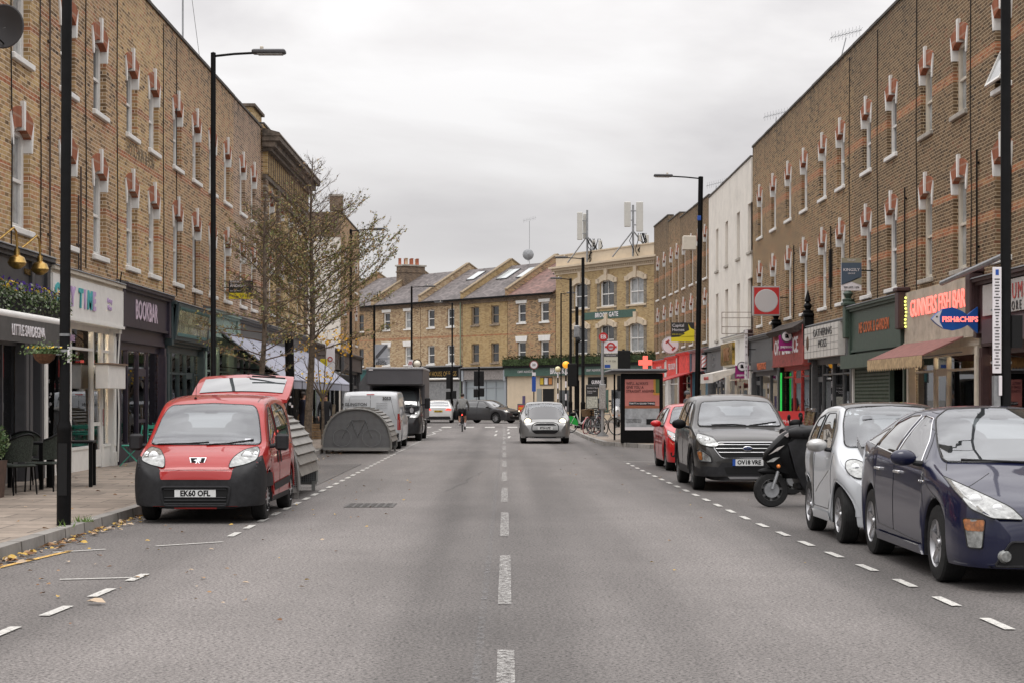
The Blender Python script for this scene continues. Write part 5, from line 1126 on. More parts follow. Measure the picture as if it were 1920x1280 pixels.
MB().tube([(-4.58, .0, 1.96), (-4.45, .05, 1.96), (-4.33, .45, 1.915)], [.02, .014, .01], BLACKM, 6).tube([(-4.30, .1, 1.92), (-4.30, .6, 1.885)], .012, BLACKM, 5).build('rear_wiper', tgo)
for sg in (-1, 1): MB().cyl((-3.72, sg*.66, 1.35), (-4.2, sg*.66, 1.74), .012, STEEL, seg=6).build('gas_strut', tgo)
# ---------------------------------------------------------------- navy hatchback, nearest right
NAVY = paint('navy_paint', (.006, .008, .032), metal=.0, rough=.3)
c = Car('hatchback_car', (4.59, 14.35), R(-90), 4.46, 1.75, 1.52, [(0, .50), (.03, .60), (.10, .68), (.3, .775), (.7, .91), (1.05, 1.005), (1.25, 1.075), (1.7, 1.28), (2.1, 1.44), (2.35, 1.505), (2.6, 1.52), (3.0, 1.50), (3.6, 1.37), (4.1, 1.19), (4.35, 1.08), (4.43, .95), (4.46, .7)],
    [(0, .6), (.6, .84), (1.2, .97), (2, 1.02), (3, 1.08), (4.0, 1.10), (4.46, .9)], [(0, .56), (.07, .74), (.2, .87), (.42, .955), (.8, .99), (1.3, 1), (3.4, 1), (4.1, .96), (4.46, .80)], .66, (.95, 3.65), .335, NAVY,
    'navy blue hatchback cropped by the right edge, nearest parked car', sill=.20, group=None, crown=.05)
c.wheels(.21, '5', steer=0)
screen(c, rp([(-.70, 1.03), (.70, 1.03), (.66, 1.2), (.56, 1.40), (.40, 1.485), (0, 1.50), (-.40, 1.485), (-.56, 1.40), (-.66, 1.2)], .05), zb=1.03, zt=1.5, seats=(-.34, .34), sy=.13)
c.decal(rp([(1.42, 1.0), (2.42, 1.055), (2.36, 1.43), (2.12, 1.405), (1.72, 1.20)], .05), 'l', CGS, .006, 'side_window', mirror=True, rim=CHROME, rimr=.007)
c.decal(rp([(2.50, 1.06), (3.30, 1.11), (3.12, 1.34), (2.80, 1.415), (2.46, 1.43)], .04), 'l', CGS, .006, 'rear_side_window', mirror=True, rim=CHROME, rimr=.007)
c.decal(rp([(3.37, 1.12), (3.86, 1.15), (3.22, 1.31)], .03), 'l', CGS, .006, 'quarter_window', mirror=True, rim=CHROME, rimr=.006)
headlamp(c, rp([(.34, .60), (.42, .70), (.62, .82), (.80, .93), (.81, .83), (.74, .68), (.60, .61)], .03), bulbs=((.66, .735, .062), (.52, .675, .05)))
for sg in (1, -1):
    c.decal(rp([(sg*.67, .36), (sg*.76, .36), (sg*.785, .60), (sg*.65, .60)], .02), 'f', LENS, .008, 'side_lamp', rim=WSEAL, step=.03)
    c.decal(rp([(sg*.66, .50), (sg*.775, .50), (sg*.785, .595), (sg*.65, .595)], .02), 'f', ORAD, .016, 'indicator')
    h = c.hit(sg*.50, .30, 'f'); MB().lathe([(0, .03), (.04, .028), (.055, .0), (.06, -.03)], LENS, (h.x, h.y, h.z), 'x', 16).build('fog_lamp', c.root)
c.decal(rp([(-.46, .42), (-.58, .22), (.58, .22), (.46, .42)], .03), 'f', BLACKM, .007, 'lower_grille', rim=PLAST, rimr=.01); c.decal(rp([(-.30, .58), (.30, .58), (.26, .64), (-.26, .64)], .02), 'f', BLACKM, .007, 'upper_grille', rim=CHROME)
c.decal([(-.7, .19), (.7, .19), (.62, .22), (-.62, .22)], 'f', PLAST, .02, 'splitter')
g = MB(); c.line([(.34, .605), (.2, .585), (-.2, .585), (-.34, .605)], 'f', mb=g); c.line([(.75, .80), (.60, .86), (.40, .945)], 'f', mb=g, mirror=True)
c.line([(1.30, .30), (1.28, .6), (1.34, 1.0), (1.66, 1.19), (2.08, 1.425), (2.40, 1.47), (2.46, 1.05), (2.48, .34), (1.30, .30)], 'l', mb=g, mirror=True); c.line([(2.50, .34), (3.15, .36), (3.30, .68), (3.42, 1.10), (3.15, 1.375), (2.8, 1.45), (2.42, 1.47)], 'l', mb=g, mirror=True)
c.line([(1.36, .92), (.9, .74), (.55, .66)], 'l', mb=g, mirror=True); c.line([(1.05, .72), (1.5, .60), (2.2, .64)], 't', mb=g, mirror=True); g.build('panel_gap', c.root)
c.decal([(1.28, .20), (3.3, .20), (3.24, .285), (1.34, .285)], 'l', NAVY, .02, 'sill_skirt', mirror=True)
for s_ in (2.28, 3.12):
    for sd, ax in ((1, 'l'), (-1, 'R')):
        h = c.hit(s_, .90, ax); MB().bbox(h.x-.11, h.x+.11, h.y-.01, h.y+.028*sd if sd > 0 else h.y+.01, .885, .915, CHROME, .006).build('door_handle', c.root) if sd > 0 else MB().bbox(h.x-.11, h.x+.11, h.y-.03, h.y+.01, .885, .915, CHROME, .006).build('door_handle', c.root)
text('HYBRID', .035, CHROME, c.root, (-1.36, -.872, .85), name='badge_lettering')
c.mirror(1.45, 1.03, NAVY, (.075, .12, .075), .06); wp = MB(); c.line([(-.55, 1.05), (0, 1.03), (.2, 1.025)], 'f', BLACKM, .011, mb=wp, off=.038); c.line([(.15, 1.03), (.45, 1.045), (.66, 1.06)], 'f', BLACKM, .011, mb=wp, off=.038); wp.build('wiper', c.root)
c.plate('LR61 YHM', 0, .47)
# ---------------------------------------------------------------- small white and silver two seater
WHP = paint('white_silver_paint', (.50, .52, .54), rough=.35); SILP = paint('silver_cell_paint', (.42, .42, .41), metal=.6, rough=.3); ROOFB = paint('black_roof', (.02, .02, .022))
c = Car('microcar', (4.42, 18.92), R(-90), 2.69, 1.56, 1.54, [(0, .52), (.04, .64), (.12, .74), (.35, .90), (.55, 1.0), (.7, 1.09), (1.0, 1.34), (1.2, 1.47), (1.4, 1.525), (1.7, 1.54), (2.1, 1.51), (2.4, 1.36), (2.55, 1.15), (2.64, .98), (2.69, .6)],
    [(0, .6), (.4, .86), (.8, .96), (1.6, .99), (2.3, 1.04), (2.69, .9)], [(0, .62), (.08, .80), (.2, .92), (.4, 1), (.7, .985), (1.2, .97), (1.9, .985), (2.3, 1), (2.55, .94), (2.69, .8)], .74, (.44, 2.30), .31, WHP,
    'tiny white and silver two seat city car parked behind the navy hatchback', sill=.2, group=None, crown=.05)
c.wheels(.19, '9', cap=ALLOY)
screen(c, rp([(-.62, 1.05), (.62, 1.05), (.58, 1.3), (.50, 1.47), (0, 1.50), (-.50, 1.47), (-.58, 1.3)], .06), zb=1.05, zt=1.49, seats=(-.3, .3), sy=.13)
c.decal(rp([(-.56, 1.475), (.56, 1.475), (.50, 1.56), (-.50, 1.56)], .02), 'f', ROOFB, .012, 'roof_edge'); c.decal([(1.28, -.5), (2.2, -.5), (2.2, .5), (1.28, .5)], 't', ROOFB, .008, 'roof_panel')
c.decal(rp([(.92, 1.0), (1.78, 1.03), (1.74, 1.41), (1.36, 1.42), (1.15, 1.30)], .05), 'l', CGS, .008, 'side_window', mirror=True, rim=WSEAL); c.decal(rp([(1.88, 1.05), (2.2, 1.10), (2.12, 1.34), (1.85, 1.40)], .04), 'l', CGS, .008, 'quarter_window', mirror=True, rim=WSEAL)
c.decal([(1.86, .32), (2.02, .30), (2.06, .95), (2.36, 1.02), (2.42, 1.28), (2.2, 1.48), (1.34, 1.47), (1.02, 1.24), (.93, 1.08), (.98, 1.02), (1.16, 1.30), (1.38, 1.44), (1.80, 1.43), (2.14, 1.36), (2.24, 1.1), (1.94, 1.0), (1.86, .7)], 'l', SILP, .007, 'safety_cell', mirror=True, step=.05)
c.decal([(.86, .2), (1.98, .2), (1.92, .30), (.92, .30)], 'l', WHP, .02, 'sill_skirt', mirror=True)
headlamp(c, rp([(.42, .74), (.44, .86), (.56, .93), (.68, .90), (.70, .78), (.60, .72)], .06), bulbs=((.58, .82, .06),))
c.decal(rp([(-.40, .46), (.40, .46), (.36, .26), (-.36, .26)], .04), 'f', BLACKM, .007, 'lower_grille', rim=PLAST); c.plate('YK11 ZDO', 0, .40)
g = MB(); c.line([(.76, .98), (.80, .5), (1.0, .34), (1.84, .34), (1.84, 1.0)], 'l', mb=g, mirror=True); c.line([(.95, .78), (1.5, .60), (1.72, .5)], 'l', mb=g, mirror=True, r=.005, m=SILP); g.build('panel_gap', c.root); arch_trim(c, WHP, .03, .01)
c.mirror(.95, 1.03, SILP, (.075, .12, .075), .05)
# ---------------------------------------------------------------- dark grey small SUV
GRP = paint('magnetic_grey_paint', (.05, .048, .046), metal=.5, rough=.3)
c = Car('compact_suv', (4.12, 29.75), R(-90), 4.1, 1.77, 1.66, [(0, .56), (.03, .72), (.08, .84), (.22, .93), (.6, 1.03), (.9, 1.09), (1.1, 1.18), (1.5, 1.43), (1.75, 1.57), (2.0, 1.63), (2.5, 1.66), (3.2, 1.64), (3.7, 1.56), (3.95, 1.35), (4.06, 1.0), (4.1, .7)],
    [(0, .66), (.5, .93), (1.1, 1.02), (2, 1.05), (3, 1.09), (4.1, 1.0)], [(0, .68), (.06, .83), (.18, .93), (.4, .985), (.8, 1), (3.5, 1), (3.9, .95), (4.1, .86)], .76, (.84, 3.36), .345, GRP,
    'dark grey compact suv with chrome grille bars parked between the red car and the motorbike', sill=.26, lower=PLAST, lz=.42, crown=.045, group=None)
c.wheels(.205, '5d', cap=ALLOYD); arch_trim(c, PLAST, .06, .012)
screen(c, rp([(-.73, 1.10), (.73, 1.10), (.68, 1.3), (.60, 1.51), (0, 1.545), (-.60, 1.51), (-.68, 1.3)], .06), zb=1.10, zt=1.53, rimr=.014)
c.decal(rp([(1.30, 1.06), (2.10, 1.09), (2.10, 1.50), (1.88, 1.49), (1.6, 1.34)], .05), 'l', CGS, .006, 'side_window', mirror=True, rim=WSEAL); c.decal(rp([(2.2, 1.10), (3.0, 1.14), (2.92, 1.49), (2.2, 1.52)], .04), 'l', CGS, .006, 'rear_side_window', mirror=True, rim=WSEAL)
c.decal(rp([(-.50, .84), (.50, .84), (.58, .76), (.44, .575), (-.44, .575), (-.58, .76)], .05), 'f', BLACKM, .007, 'grille', rim=CHROME, rimr=.009)
b = MB()
for z, w_ in ((.80, .50), (.735, .54), (.67, .49)): c.line([(-w_, z), (w_, z)], 'f', ALLOY, .007, mb=b, off=.016)
b.build('grille_bar', c.root); h = c.hit(0, .735, 'f'); b = MB().ball((h.x+.03, 0, .735), .085, CHROME, 18, 8, (.12, 1, .48)).ball((h.x+.034, 0, .735), .075, mat('badge_blue', (.01, .03, .12), .25), 18, 8, (.14, 1, .44)); b = b.build('badge', c.root); text('Ford', .055, CHROME, b, (h.x+.048, 0, .737), rz=R(90), shear=.3, name='badge_lettering')
headlamp(c, rp([(.47, .80), (.56, .92), (.80, .99), (.84, .90), (.78, .80), (.56, .755)], .03), bulbs=((.66, .86, .055), (.76, .89, .04)))
for sg in (1, -1):
    c.decal(rp([(sg*.60, .50), (sg*.80, .52), (sg*.84, .70), (sg*.78, .72), (sg*.62, .60)], .03), 'f', LENS, .007, 'fog_lamp', rim=PLAST, rimr=.012); c.decal(rp([(sg*.76, .54), (sg*.82, .55), (sg*.83, .68), (sg*.77, .68)], .02), 'f', ORAD, .016, 'indicator')
c.decal([(-.86, .27), (.86, .27), (.84, .44), (.5, .42), (.44, .50), (-.44, .50), (-.5, .42), (-.84, .44)], 'f', PLAST, .008, 'front_bumper'); c.decal(rp([(-.40, .42), (.40, .42), (.36, .30), (-.36, .30)], .02), 'f', BLACKM, .012, 'lower_grille')
c.decal(rp([(-.34, .26), (.34, .26), (.30, .22), (-.30, .22)], .01), 'f', ALLOY, .015, 'skid_plate'); c.plate('OV18 VRE', 0, .50, euro=True)
g = MB(); c.line([(.75, .99), (.56, .935), (.48, .86), (0, .865)], 'f', mb=g, mirror=True); c.line([(1.2, .42), (1.22, 1.03), (1.85, 1.54), (2.13, 1.54), (2.14, .42)], 'l', mb=g, mirror=True); c.line([(2.14, .42), (2.9, .44), (3.0, .7), (3.06, 1.1), (2.96, 1.52)], 'l', mb=g, mirror=True); g.build('panel_gap', c.root)
wp = MB(); c.line([(-.5, 1.12), (-.1, 1.13), (.1, 1.11)], 'f', BLACKM, .012, mb=wp, off=.038); c.line([(.15, 1.11), (.4, 1.14), (.64, 1.17)], 'f', BLACKM, .012, mb=wp, off=.038); wp.build('wiper', c.root)
c.mirror(1.3, 1.10, BLACK, (.08, .13, .085), .07)
# ---------------------------------------------------------------- red hatchback behind it
RED2 = paint('bright_red_paint', (.50, .010, .014), rough=.3)
c = Car('red_hatchback', (4.36, 37.75), R(-90), 4.0, 1.72, 1.47, [(0, .52), (.03, .62), (.1, .70), (.3, .80), (.8, .95), (1.05, 1.02), (1.4, 1.22), (1.75, 1.39), (2.05, 1.455), (2.5, 1.47), (3.1, 1.43), (3.6, 1.3), (3.9, 1.0), (4.0, .7)],
    [(0, .6), (.5, .82), (1.1, .93), (2, .97), (3, 1.03), (4, .95)], [(0, .62), (.07, .80), (.2, .91), (.4, .975), (.8, 1), (3.4, 1), (3.8, .94), (4, .84)], .72, (.82, 3.33), .315, RED2, 'bright red hatchback parked behind the dark grey suv', group=None, crown=.045)
c.wheels(.2, '5', cap=ALLOYD)
screen(c, rp([(-.70, 1.02), (.70, 1.02), (.62, 1.25), (.54, 1.38), (0, 1.41), (-.54, 1.38), (-.62, 1.25)], .05), zb=1.02, zt=1.4)
c.decal(rp([(1.25, .96), (2.1, 1.0), (2.1, 1.36), (1.85, 1.33), (1.55, 1.18)], .04), 'l', CGS, .006, 'side_window', mirror=True, rim=WSEAL); c.decal(rp([(2.18, 1.0), (3.0, 1.06), (2.8, 1.31), (2.18, 1.36)], .04), 'l', CGS, .006, 'rear_side_window', mirror=True, rim=WSEAL)
headlamp(c, rp([(.44, .62), (.50, .72), (.66, .82), (.80, .90), (.82, .78), (.72, .66)], .04), bulbs=((.66, .72, .055),))
c.decal(rp([(-.40, .64), (.40, .64), (.34, .50), (-.34, .50)], .04), 'f', BLACKM, .007, 'grille', rim=CHROME); c.decal(rp([(-.5, .36), (.5, .36), (.46, .24), (-.46, .24)], .03), 'f', BLACKM, .007, 'lower_grille')
for sg in (1, -1): c.decal(rp([(sg*.56, .30), (sg*.76, .32), (sg*.78, .42), (sg*.56, .38)], .03), 'f', BLACKM, .007, 'fog_recess')
g = MB(); c.line([(1.2, .3), (1.22, .95), (1.85, 1.38), (2.13, 1.39), (2.14, .3)], 'l', mb=g, mirror=True); c.line([(.76, .86), (.5, .75), (.35, .66), (0, .66)], 'f', mb=g, mirror=True); g.build('panel_gap', c.root); c.mirror(1.28, .99, RED2, (.08, .12, .075), .06)
c.plate('HV64 LKD', 0, .43)
# ---------------------------------------------------------------- silver car driving towards the camera
SILV = paint('pale_silver_paint', (.25, .25, .245), metal=.5, rough=.3)
c = Car('small_silver_car', (1.42, 60.6), R(-90), 3.86, 1.75, 1.45, [(0, .50), (.04, .64), (.1, .74), (.3, .86), (.8, .97), (1.05, 1.02), (1.3, 1.2), (1.55, 1.36), (1.8, 1.42), (2.3, 1.45), (3.2, 1.42), (3.6, 1.3), (3.8, 1.0), (3.86, .7)],
    [(0, .6), (.5, .86), (1.1, .93), (3, .97), (3.86, .93)], [(0, .66), (.06, .82), (.18, .92), (.4, .98), (.8, 1), (3.3, 1), (3.7, .93), (3.86, .85)], .74, (.78, 3.27), .315, SILV, 'pale silver small car with round lit headlamps driving towards the camera', group=None)
c.wheels(.2, '5', cap=ALLOYD)
screen(c, rp([(-.69, 1.02), (.69, 1.02), (.62, 1.34), (0, 1.365), (-.62, 1.34)], .06), zb=1.02, zt=1.36, rimr=.014); c.decal(rp([(1.2, .96), (2.3, .98), (2.3, 1.33), (1.6, 1.31)], .04), 'l', CGS, .006, 'side_window', mirror=True); c.decal(rp([(-.66, 1.375), (.66, 1.375), (.6, 1.46), (-.6, 1.46)], .02), 'f', ROOFB, .010, 'roof_edge')
for sg in (1, -1):
    h = c.hit(sg*.60, .76, 'f'); o = MB().lathe([(.14, -.04), (.145, .01), (.125, .02), (.12, .0)], BLACK, (h.x+.01, h.y, h.z), 'x', 20).ball((h.x-.01, h.y, h.z), .122, LITE, 18, 8, (.35, 1, 1)).build('headlight', c.root)
c.decal(rp([(-.42, .685), (-.30, .73), (.30, .73), (.42, .685), (.46, .60), (.46, .46), (.34, .36), (-.34, .36), (-.46, .46), (-.46, .60)], .05), 'f', SILV, .006, 'grille_surround', rim=BLACK, rimr=.014)
c.decal(rp([(-.40, .63), (-.28, .70), (.28, .70), (.40, .63)], .04), 'f', BLACKM, .010, 'upper_grille'); c.decal(rp([(-.44, .47), (.44, .47), (.36, .375), (-.36, .375)], .04), 'f', BLACKM, .010, 'lower_grille'); c.decal([(-.7, .19), (.7, .19), (.7, .25), (-.7, .25)], 'f', PLAST, .01, 'lower_lip')
c.plate('EY24 LPZ', 0, .54); c.mirror(1.2, .98, BLACK, (.08, .11, .07), .07)
arch_trim(c, PLAST, .04, .008)
# ---------------------------------------------------------------- charcoal hatchback crossing at the junction
CHP = paint('charcoal_paint', (.055, .055, .058), metal=.4)
x, y = xx(930, 110), 110
c = Car('charcoal_hatchback', (0, 0), 0, 4.25, 1.78, 1.46, [(0, .52), (.04, .64), (.1, .72), (.3, .82), (.9, .95), (1.1, 1.0), (1.5, 1.22), (1.85, 1.39), (2.1, 1.44), (2.6, 1.46), (3.4, 1.41), (3.85, 1.22), (4.1, .98), (4.25, .7)],
    [(0, .6), (.6, .84), (1.1, .92), (3, .98), (4.25, .9)], [(0, .64), (.07, .82), (.2, .92), (.4, .98), (.8, 1), (3.6, 1), (4, .94), (4.25, .84)], .74, (.87, 3.5), .32, CHP, 'charcoal hatchback crossing the junction with its headlamps lit', group=None)
c.root.location = (xx(966, 108.4), 108.2, 0); c.root.rotation_euler = (0, 0, R(-36))
c.wheels(.2, '9', cap=ALLOY); c.decal(rp([(-.70, 1.01), (.70, 1.01), (.6, 1.36), (0, 1.39), (-.6, 1.36)], .05), 'f', CGL, .006, 'windscreen', rim=WSEAL)
c.decal(rp([(1.35, .95), (2.25, .98), (2.25, 1.35), (1.95, 1.34)], .04), 'l', CGS, .006, 'side_window', mirror=True); c.decal(rp([(2.33, .98), (3.35, 1.0), (3.1, 1.33), (2.33, 1.36)], .04), 'l', CGS, .006, 'rear_side_window', mirror=True)
headlamp(c, rp([(.46, .66), (.52, .76), (.80, .82), (.80, .68)], .03), bulbs=((.66, .73, .06),), lit=True); c.decal(rp([(-.42, .74), (.42, .74), (.42, .66), (-.42, .66)], .02), 'f', BLACKM, .007, 'grille'); c.decal(rp([(-.6, .42), (.6, .42), (.5, .26), (-.5, .26)], .02), 'f', BLACKM, .007, 'lower_grille'); c.plate('LV67 EHK', 0, .50); c.mirror(1.4, .98, CHP)
g = MB(); c.line([(1.3, .3), (1.32, .93), (1.95, 1.38), (2.28, 1.38), (2.3, .3)], 'l', mb=g, mirror=True, r=.006); c.line([(2.3, .3), (3.0, .32), (3.2, .7)], 'l', mb=g, mirror=True, r=.006); g.build('panel_gap', c.root)
# ---------------------------------------------------------------- white saloon seen from behind
WH2 = paint('plain_white_paint', (.62, .62, .61))
c = Car('white_saloon', (xx(822, 109), 109+4.5), R(90), 4.6, 1.78, 1.43, [(0, .5), (.1, .72), (.4, .84), (1.2, .97), (1.7, 1.25), (2.1, 1.41), (2.5, 1.43), (3.2, 1.38), (3.7, 1.2), (4.0, 1.06), (4.4, 1.02), (4.55, .95), (4.6, .6)],
    [(0, .6), (.8, .86), (3, .93), (4.6, .90)], [(0, .64), (.2, .9), (.5, 1), (4.2, 1), (4.5, .95), (4.6, .88)], .70, (.85, 3.6), .32, WH2, 'white saloon driving away with brake lamps and yellow plate, beyond the black truck', group=None)
c.wheels(.2, '5'); c.decal(rp([(-.66, 1.03), (.66, 1.03), (.54, 1.34), (-.54, 1.34)], .05), 'r', CGL, .006, 'rear_window')
TLIT = mat('brake_lamp_lit', (1, .06, .04), emit=1.3)
c.decal(rp([(.42, .80), (.78, .78), (.84, .90), (.56, .92)], .03), 'r', TLIT, .007, 'tail_light', mirror=True); c.decal([(-.8, .22), (.8, .22), (.7, .42), (-.7, .42)], 'r', PLAST, .007, 'rear_diffuser'); c.plate('BD12 XKR', 0, .74, 'r', PLY)
# ---------------------------------------------------------------- white council van
c = Car('council_van', (-4.10, 54.0+4.9), R(90), 4.9, 1.86, 1.80, [(0, .6), (.05, .74), (.2, .88), (.7, 1.06), (.95, 1.14), (1.5, 1.58), (1.8, 1.74), (2.2, 1.79), (3, 1.80), (4.6, 1.78), (4.82, 1.72), (4.9, 1.55)],
    [(0, .7), (.8, .98), (1.4, 1.04), (4.9, 1.06)], [(0, .66), (.2, .9), (.5, .98), (1, 1), (4.6, 1), (4.84, .975), (4.9, .94)], .88, (.9, 4.0), .33, WHP, 'white council van parked facing away behind the bike shelter, number on its rear door', cat='van', sill=.25, crown=.02, group=None)
c.wheels(.21, '6c'); c.decal(rp([(1.15, 1.06), (2.0, 1.08), (2.0, 1.60), (1.55, 1.50)], .04), 'l', CGS, .006, 'side_window', mirror=True); c.decal(rp([(.83, .60), (.93, .60), (.93, 1.10), (.83, 1.10)], .02), 'r', TAILR, .01, 'tail_light', mirror=True, step=.03)
for sd, ax in ((1, 'l'), (-1, 'R')): c.decal(rp([(4.76, .60), (4.89, .60), (4.89, 1.10), (4.76, 1.10)], .02), ax, TAILR, .008, 'tail_light_side', step=.04)
c.decal([(-.88, .27), (.88, .27), (.88, .50), (-.88, .50)], 'r', PLAST, .015, 'rear_bumper'); c.decal(rp([(-.12, 1.67), (.12, 1.67), (.12, 1.70), (-.12, 1.70)], .01), 'r', TAILR, .008, 'high_brake_light', step=.03)
g = MB(); c.line([(0, .52), (0, 1.66)], 'r', mb=g, r=.006); c.line([(-.80, .9), (-.72, 1.12), (-.62, 1.62), (.62, 1.62), (.72, 1.12), (.80, .9)], 'r', mb=g, r=.005); g.build('panel_gap', c.root)
h = c.hit(.3, 1.35, 'r'); text('ISLINGTON', .13, DLT, c.root, (h.x-.02, .44, 1.38), rz=R(-90), ext=.002, bold=.002, name='lettering'); MB().cyl((h.x-.012, .86, 1.38), (h.x-.02, .86, 1.38), .045, DLT, seg=12).build('council_crest', c.root)
text('3053', .13, DLT, c.root, (h.x-.02, -.50, 1.56), rz=R(-90), ext=.002, bold=.005, name='fleet_number')
for k in range(4): text('enforcement services', .04, DLT, c.root, (h.x-.02, -.35, 1.42-.055*k), rz=R(-90), ext=.001, name='small_print')
c.mirror(1.2, 1.15, PLAST, (.08, .10, .14), .1, box=True); c.plate('EO19 KVB', 0, .62, 'r', PLY)
# ---------------------------------------------------------------- black box truck
TRK = paint('black_truck_paint', (.018, .018, .02), rough=.35); BOXM = mat('charcoal_box_panel', (.10, .098, .105), .45, var=.08, vs=1)
c = Car('box_truck', (-4.02, 63.9), R(-90), 6.2, 2.05, 1.98, [(0, .6), (.04, .80), (.15, .98), (.5, 1.15), (.75, 1.22), (1.2, 1.75), (1.45, 1.93), (1.7, 1.98), (2.3, 1.98), (2.32, .75), (6.2, .72)],
    [(0, .7), (.6, 1.05), (1.2, 1.10), (2.3, 1.1), (2.34, .68), (6.2, .66)], [(0, .70), (.08, .86), (.25, .95), (.6, 1), (2.3, 1), (2.4, .94), (6.2, .94)], .84, (.95, 4.7), .36, TRK, 'black box truck with charcoal luton body parked facing the camera', cat='truck', sill=.28, group=None)
c.wheels(.24, '6c', cap=ALLOYD); c.decal(rp([(-.86, 1.22), (.86, 1.22), (.76, 1.72), (.68, 1.84), (-.68, 1.84), (-.76, 1.72)], .06), 'f', CGL, .006, 'windscreen', rim=WSEAL, rimr=.02); c.decal(rp([(1.0, 1.12), (1.9, 1.12), (1.9, 1.78), (1.4, 1.74)], .04), 'l', CGS, .006, 'side_window', mirror=True)
headlamp(c, rp([(.56, .84), (.66, 1.0), (.92, 1.14), (.95, 1.0), (.88, .86)], .04), bulbs=((.80, .97, .07),)); c.decal(rp([(-.60, .92), (.60, .92), (.5, .66), (-.5, .66)], .04), 'f', BLACKM, .008, 'grille'); c.decal([(-.96, .3), (.96, .3), (.96, .62), (-.96, .62)], 'f', PLAST, .02, 'front_bumper')
bx = MB().bbox(-6.3, -2.36, -1.04, 1.04, .78, 2.66, BOXM, .04).bbox(-2.4, -.75, -1.04, 1.04, 2.04, 2.66, BOXM, .05); b_ = bx.build('box_body', c.root)
MB().bbox(-6.3, -.72, -1.06, 1.06, 2.62, 2.70, mat('box_trim', (.35, .35, .36), .4), .02).build('roof_trim', b_); c.mirror(1.3, 1.35, PLAST, (.09, .10, .2), .12, box=True)
MB().cyl((-.735, -.8, 2.6), (-.735, -.95, 2.6), .02, LTX, seg=6).build('marker_light', b_); wp = MB(); c.line([(-.2, 1.26), (.35, 1.28), (.66, 1.36)], 'f', BLACKM, .012, mb=wp, off=.038); wp.build('wiper', c.root)
# ================================================================ STREET FURNITURE
def bake(bm_mod_obj):
    dg = bpy.context.evaluated_depsgraph_get(); me = bpy.data.meshes.new_from_object(bm_mod_obj.evaluated_get(dg)); return me
def lamp_post(x, y, h, arm, side, label, r0=.08, r1=.055, zr=1.2, group='street lamps', lean=0, dirx=1):
    root = empty('street_lamp', (x, y, .12 if abs(x) > 3 else 0), 0, label, 'street lamp', group); root.rotation_euler = (0, R(lean), 0)
    MB().lathe([(r0, 0), (r0, zr-.04), (r0*1.06, zr-.02), (r0*1.02, zr+.02), (r1, zr+.09), (r1*.92, h), (0, h+.02)], BLACK, seg=14).build('pole', root)
    MB().box(-r0*.6, r0*.6, -r0-.004, -r0+.01, .35, .95, BLACKM).build('access_door', root, smooth=0)
    if arm:
        d = dirx; a = MB().tube([(0, 0, h-.06), (d*arm*.5, 0, h-.02), (d*arm, 0, h+.0)], .022, BLACK, 8).build('arm', root)
        MB().bbox(d*arm-.05 if d > 0 else d*arm-.55, d*arm+.55 if d > 0 else d*arm+.05, -.11, .11, h-.02, h+.055, DGREY, .02).bbox(min(d*(arm+.05), d*(arm+.5)), max(d*(arm+.05), d*(arm+.5)), -.09, .09, h-.035, h-.02, mat('lamp_lens_off', (.35, .35, .33), .3), .005).bbox(d*(arm+.12)-.03, d*(arm+.12)+.03, -.03, .03, h+.055, h+.12, CREAMP, .01).build('lamp_head', a)
    return root
l1 = lamp_post(-5.09, 20.35, 9, .9, 1, 'thick black street lamp post at the left kerb, carrying the flower basket', r0=.083, r1=.062, zr=1.12, lean=.35)
MB().box(.045, .064, -.06, .0, 1.88, 2.06, LTX).build('sticker', l1, smooth=0); MB().lathe([(.063, 2.0), (.068, 2.0), (.068, 2.03), (.063, 2.03)], STEEL, seg=16).lathe([(.063, 2.18), (.068, 2.18), (.068, 2.21), (.063, 2.21)], STEEL, seg=16).build('clamp', l1)
GRL = [mat('leaf_green_%d' % k, c, .7) for k, c in enumerate(((.05, .10, .03), (.10, .15, .05), (.16, .20, .10)))]; VIO = mat('pansy_violet', (.07, .03, .25), .7); YEF = mat('pansy_yellow', (.75, .50, .03), .7)
rp_ = random.Random(4)
def leaves(b, n, f, s=.03, mats=GRL):
    for k in range(n):
        c = Vector(f()); a = Vector((rp_.gauss(0, 1), rp_.gauss(0, 1), rp_.gauss(0, 1))).normalized(); u = a.orthogonal().normalized(); w = a.cross(u); q = s*rp_.uniform(.6, 1.3)
        b.add([c-u*q, c+w*q*.55, c+u*q, c-w*q*.55], [(0, 1, 2, 3)], rp_.choice(mats))
    return b
hb = empty('hanging_basket', (-5.30, 20.3, 2.10), 0, 'brown half round hanging basket with yellow pansies clamped to the nearest left lamp post', 'hanging basket')
MB().lathe([(0, -.16), (.08, -.15), (.15, -.09), (.19, 0), (.17, 0)], mat('coir', (.13, .06, .03), .95, var=.3, vs=20, bump=.6), seg=16).box(-.02, .30, -.01, .01, -.02, .0, STEEL).box(-.02, .30, -.01, .01, .10, .12, STEEL).build('basket', hb)
leaves(MB(), 420, lambda: (rp_.gauss(0, .14), rp_.gauss(0, .10), abs(rp_.gauss(0.03, .07))), .028).build('foliage', hb, smooth=0)
leaves(leaves(MB(), 30, lambda: (rp_.gauss(0, .12), rp_.gauss(-.05, .08), .1), .03, [YEF]), 60, lambda: (.38+rp_.gauss(0, .06), rp_.gauss(0, .06), rp_.gauss(-.05, .06)), .025).build('flowers', hb, smooth=0)
hb.scale = (.72, .72, .72)
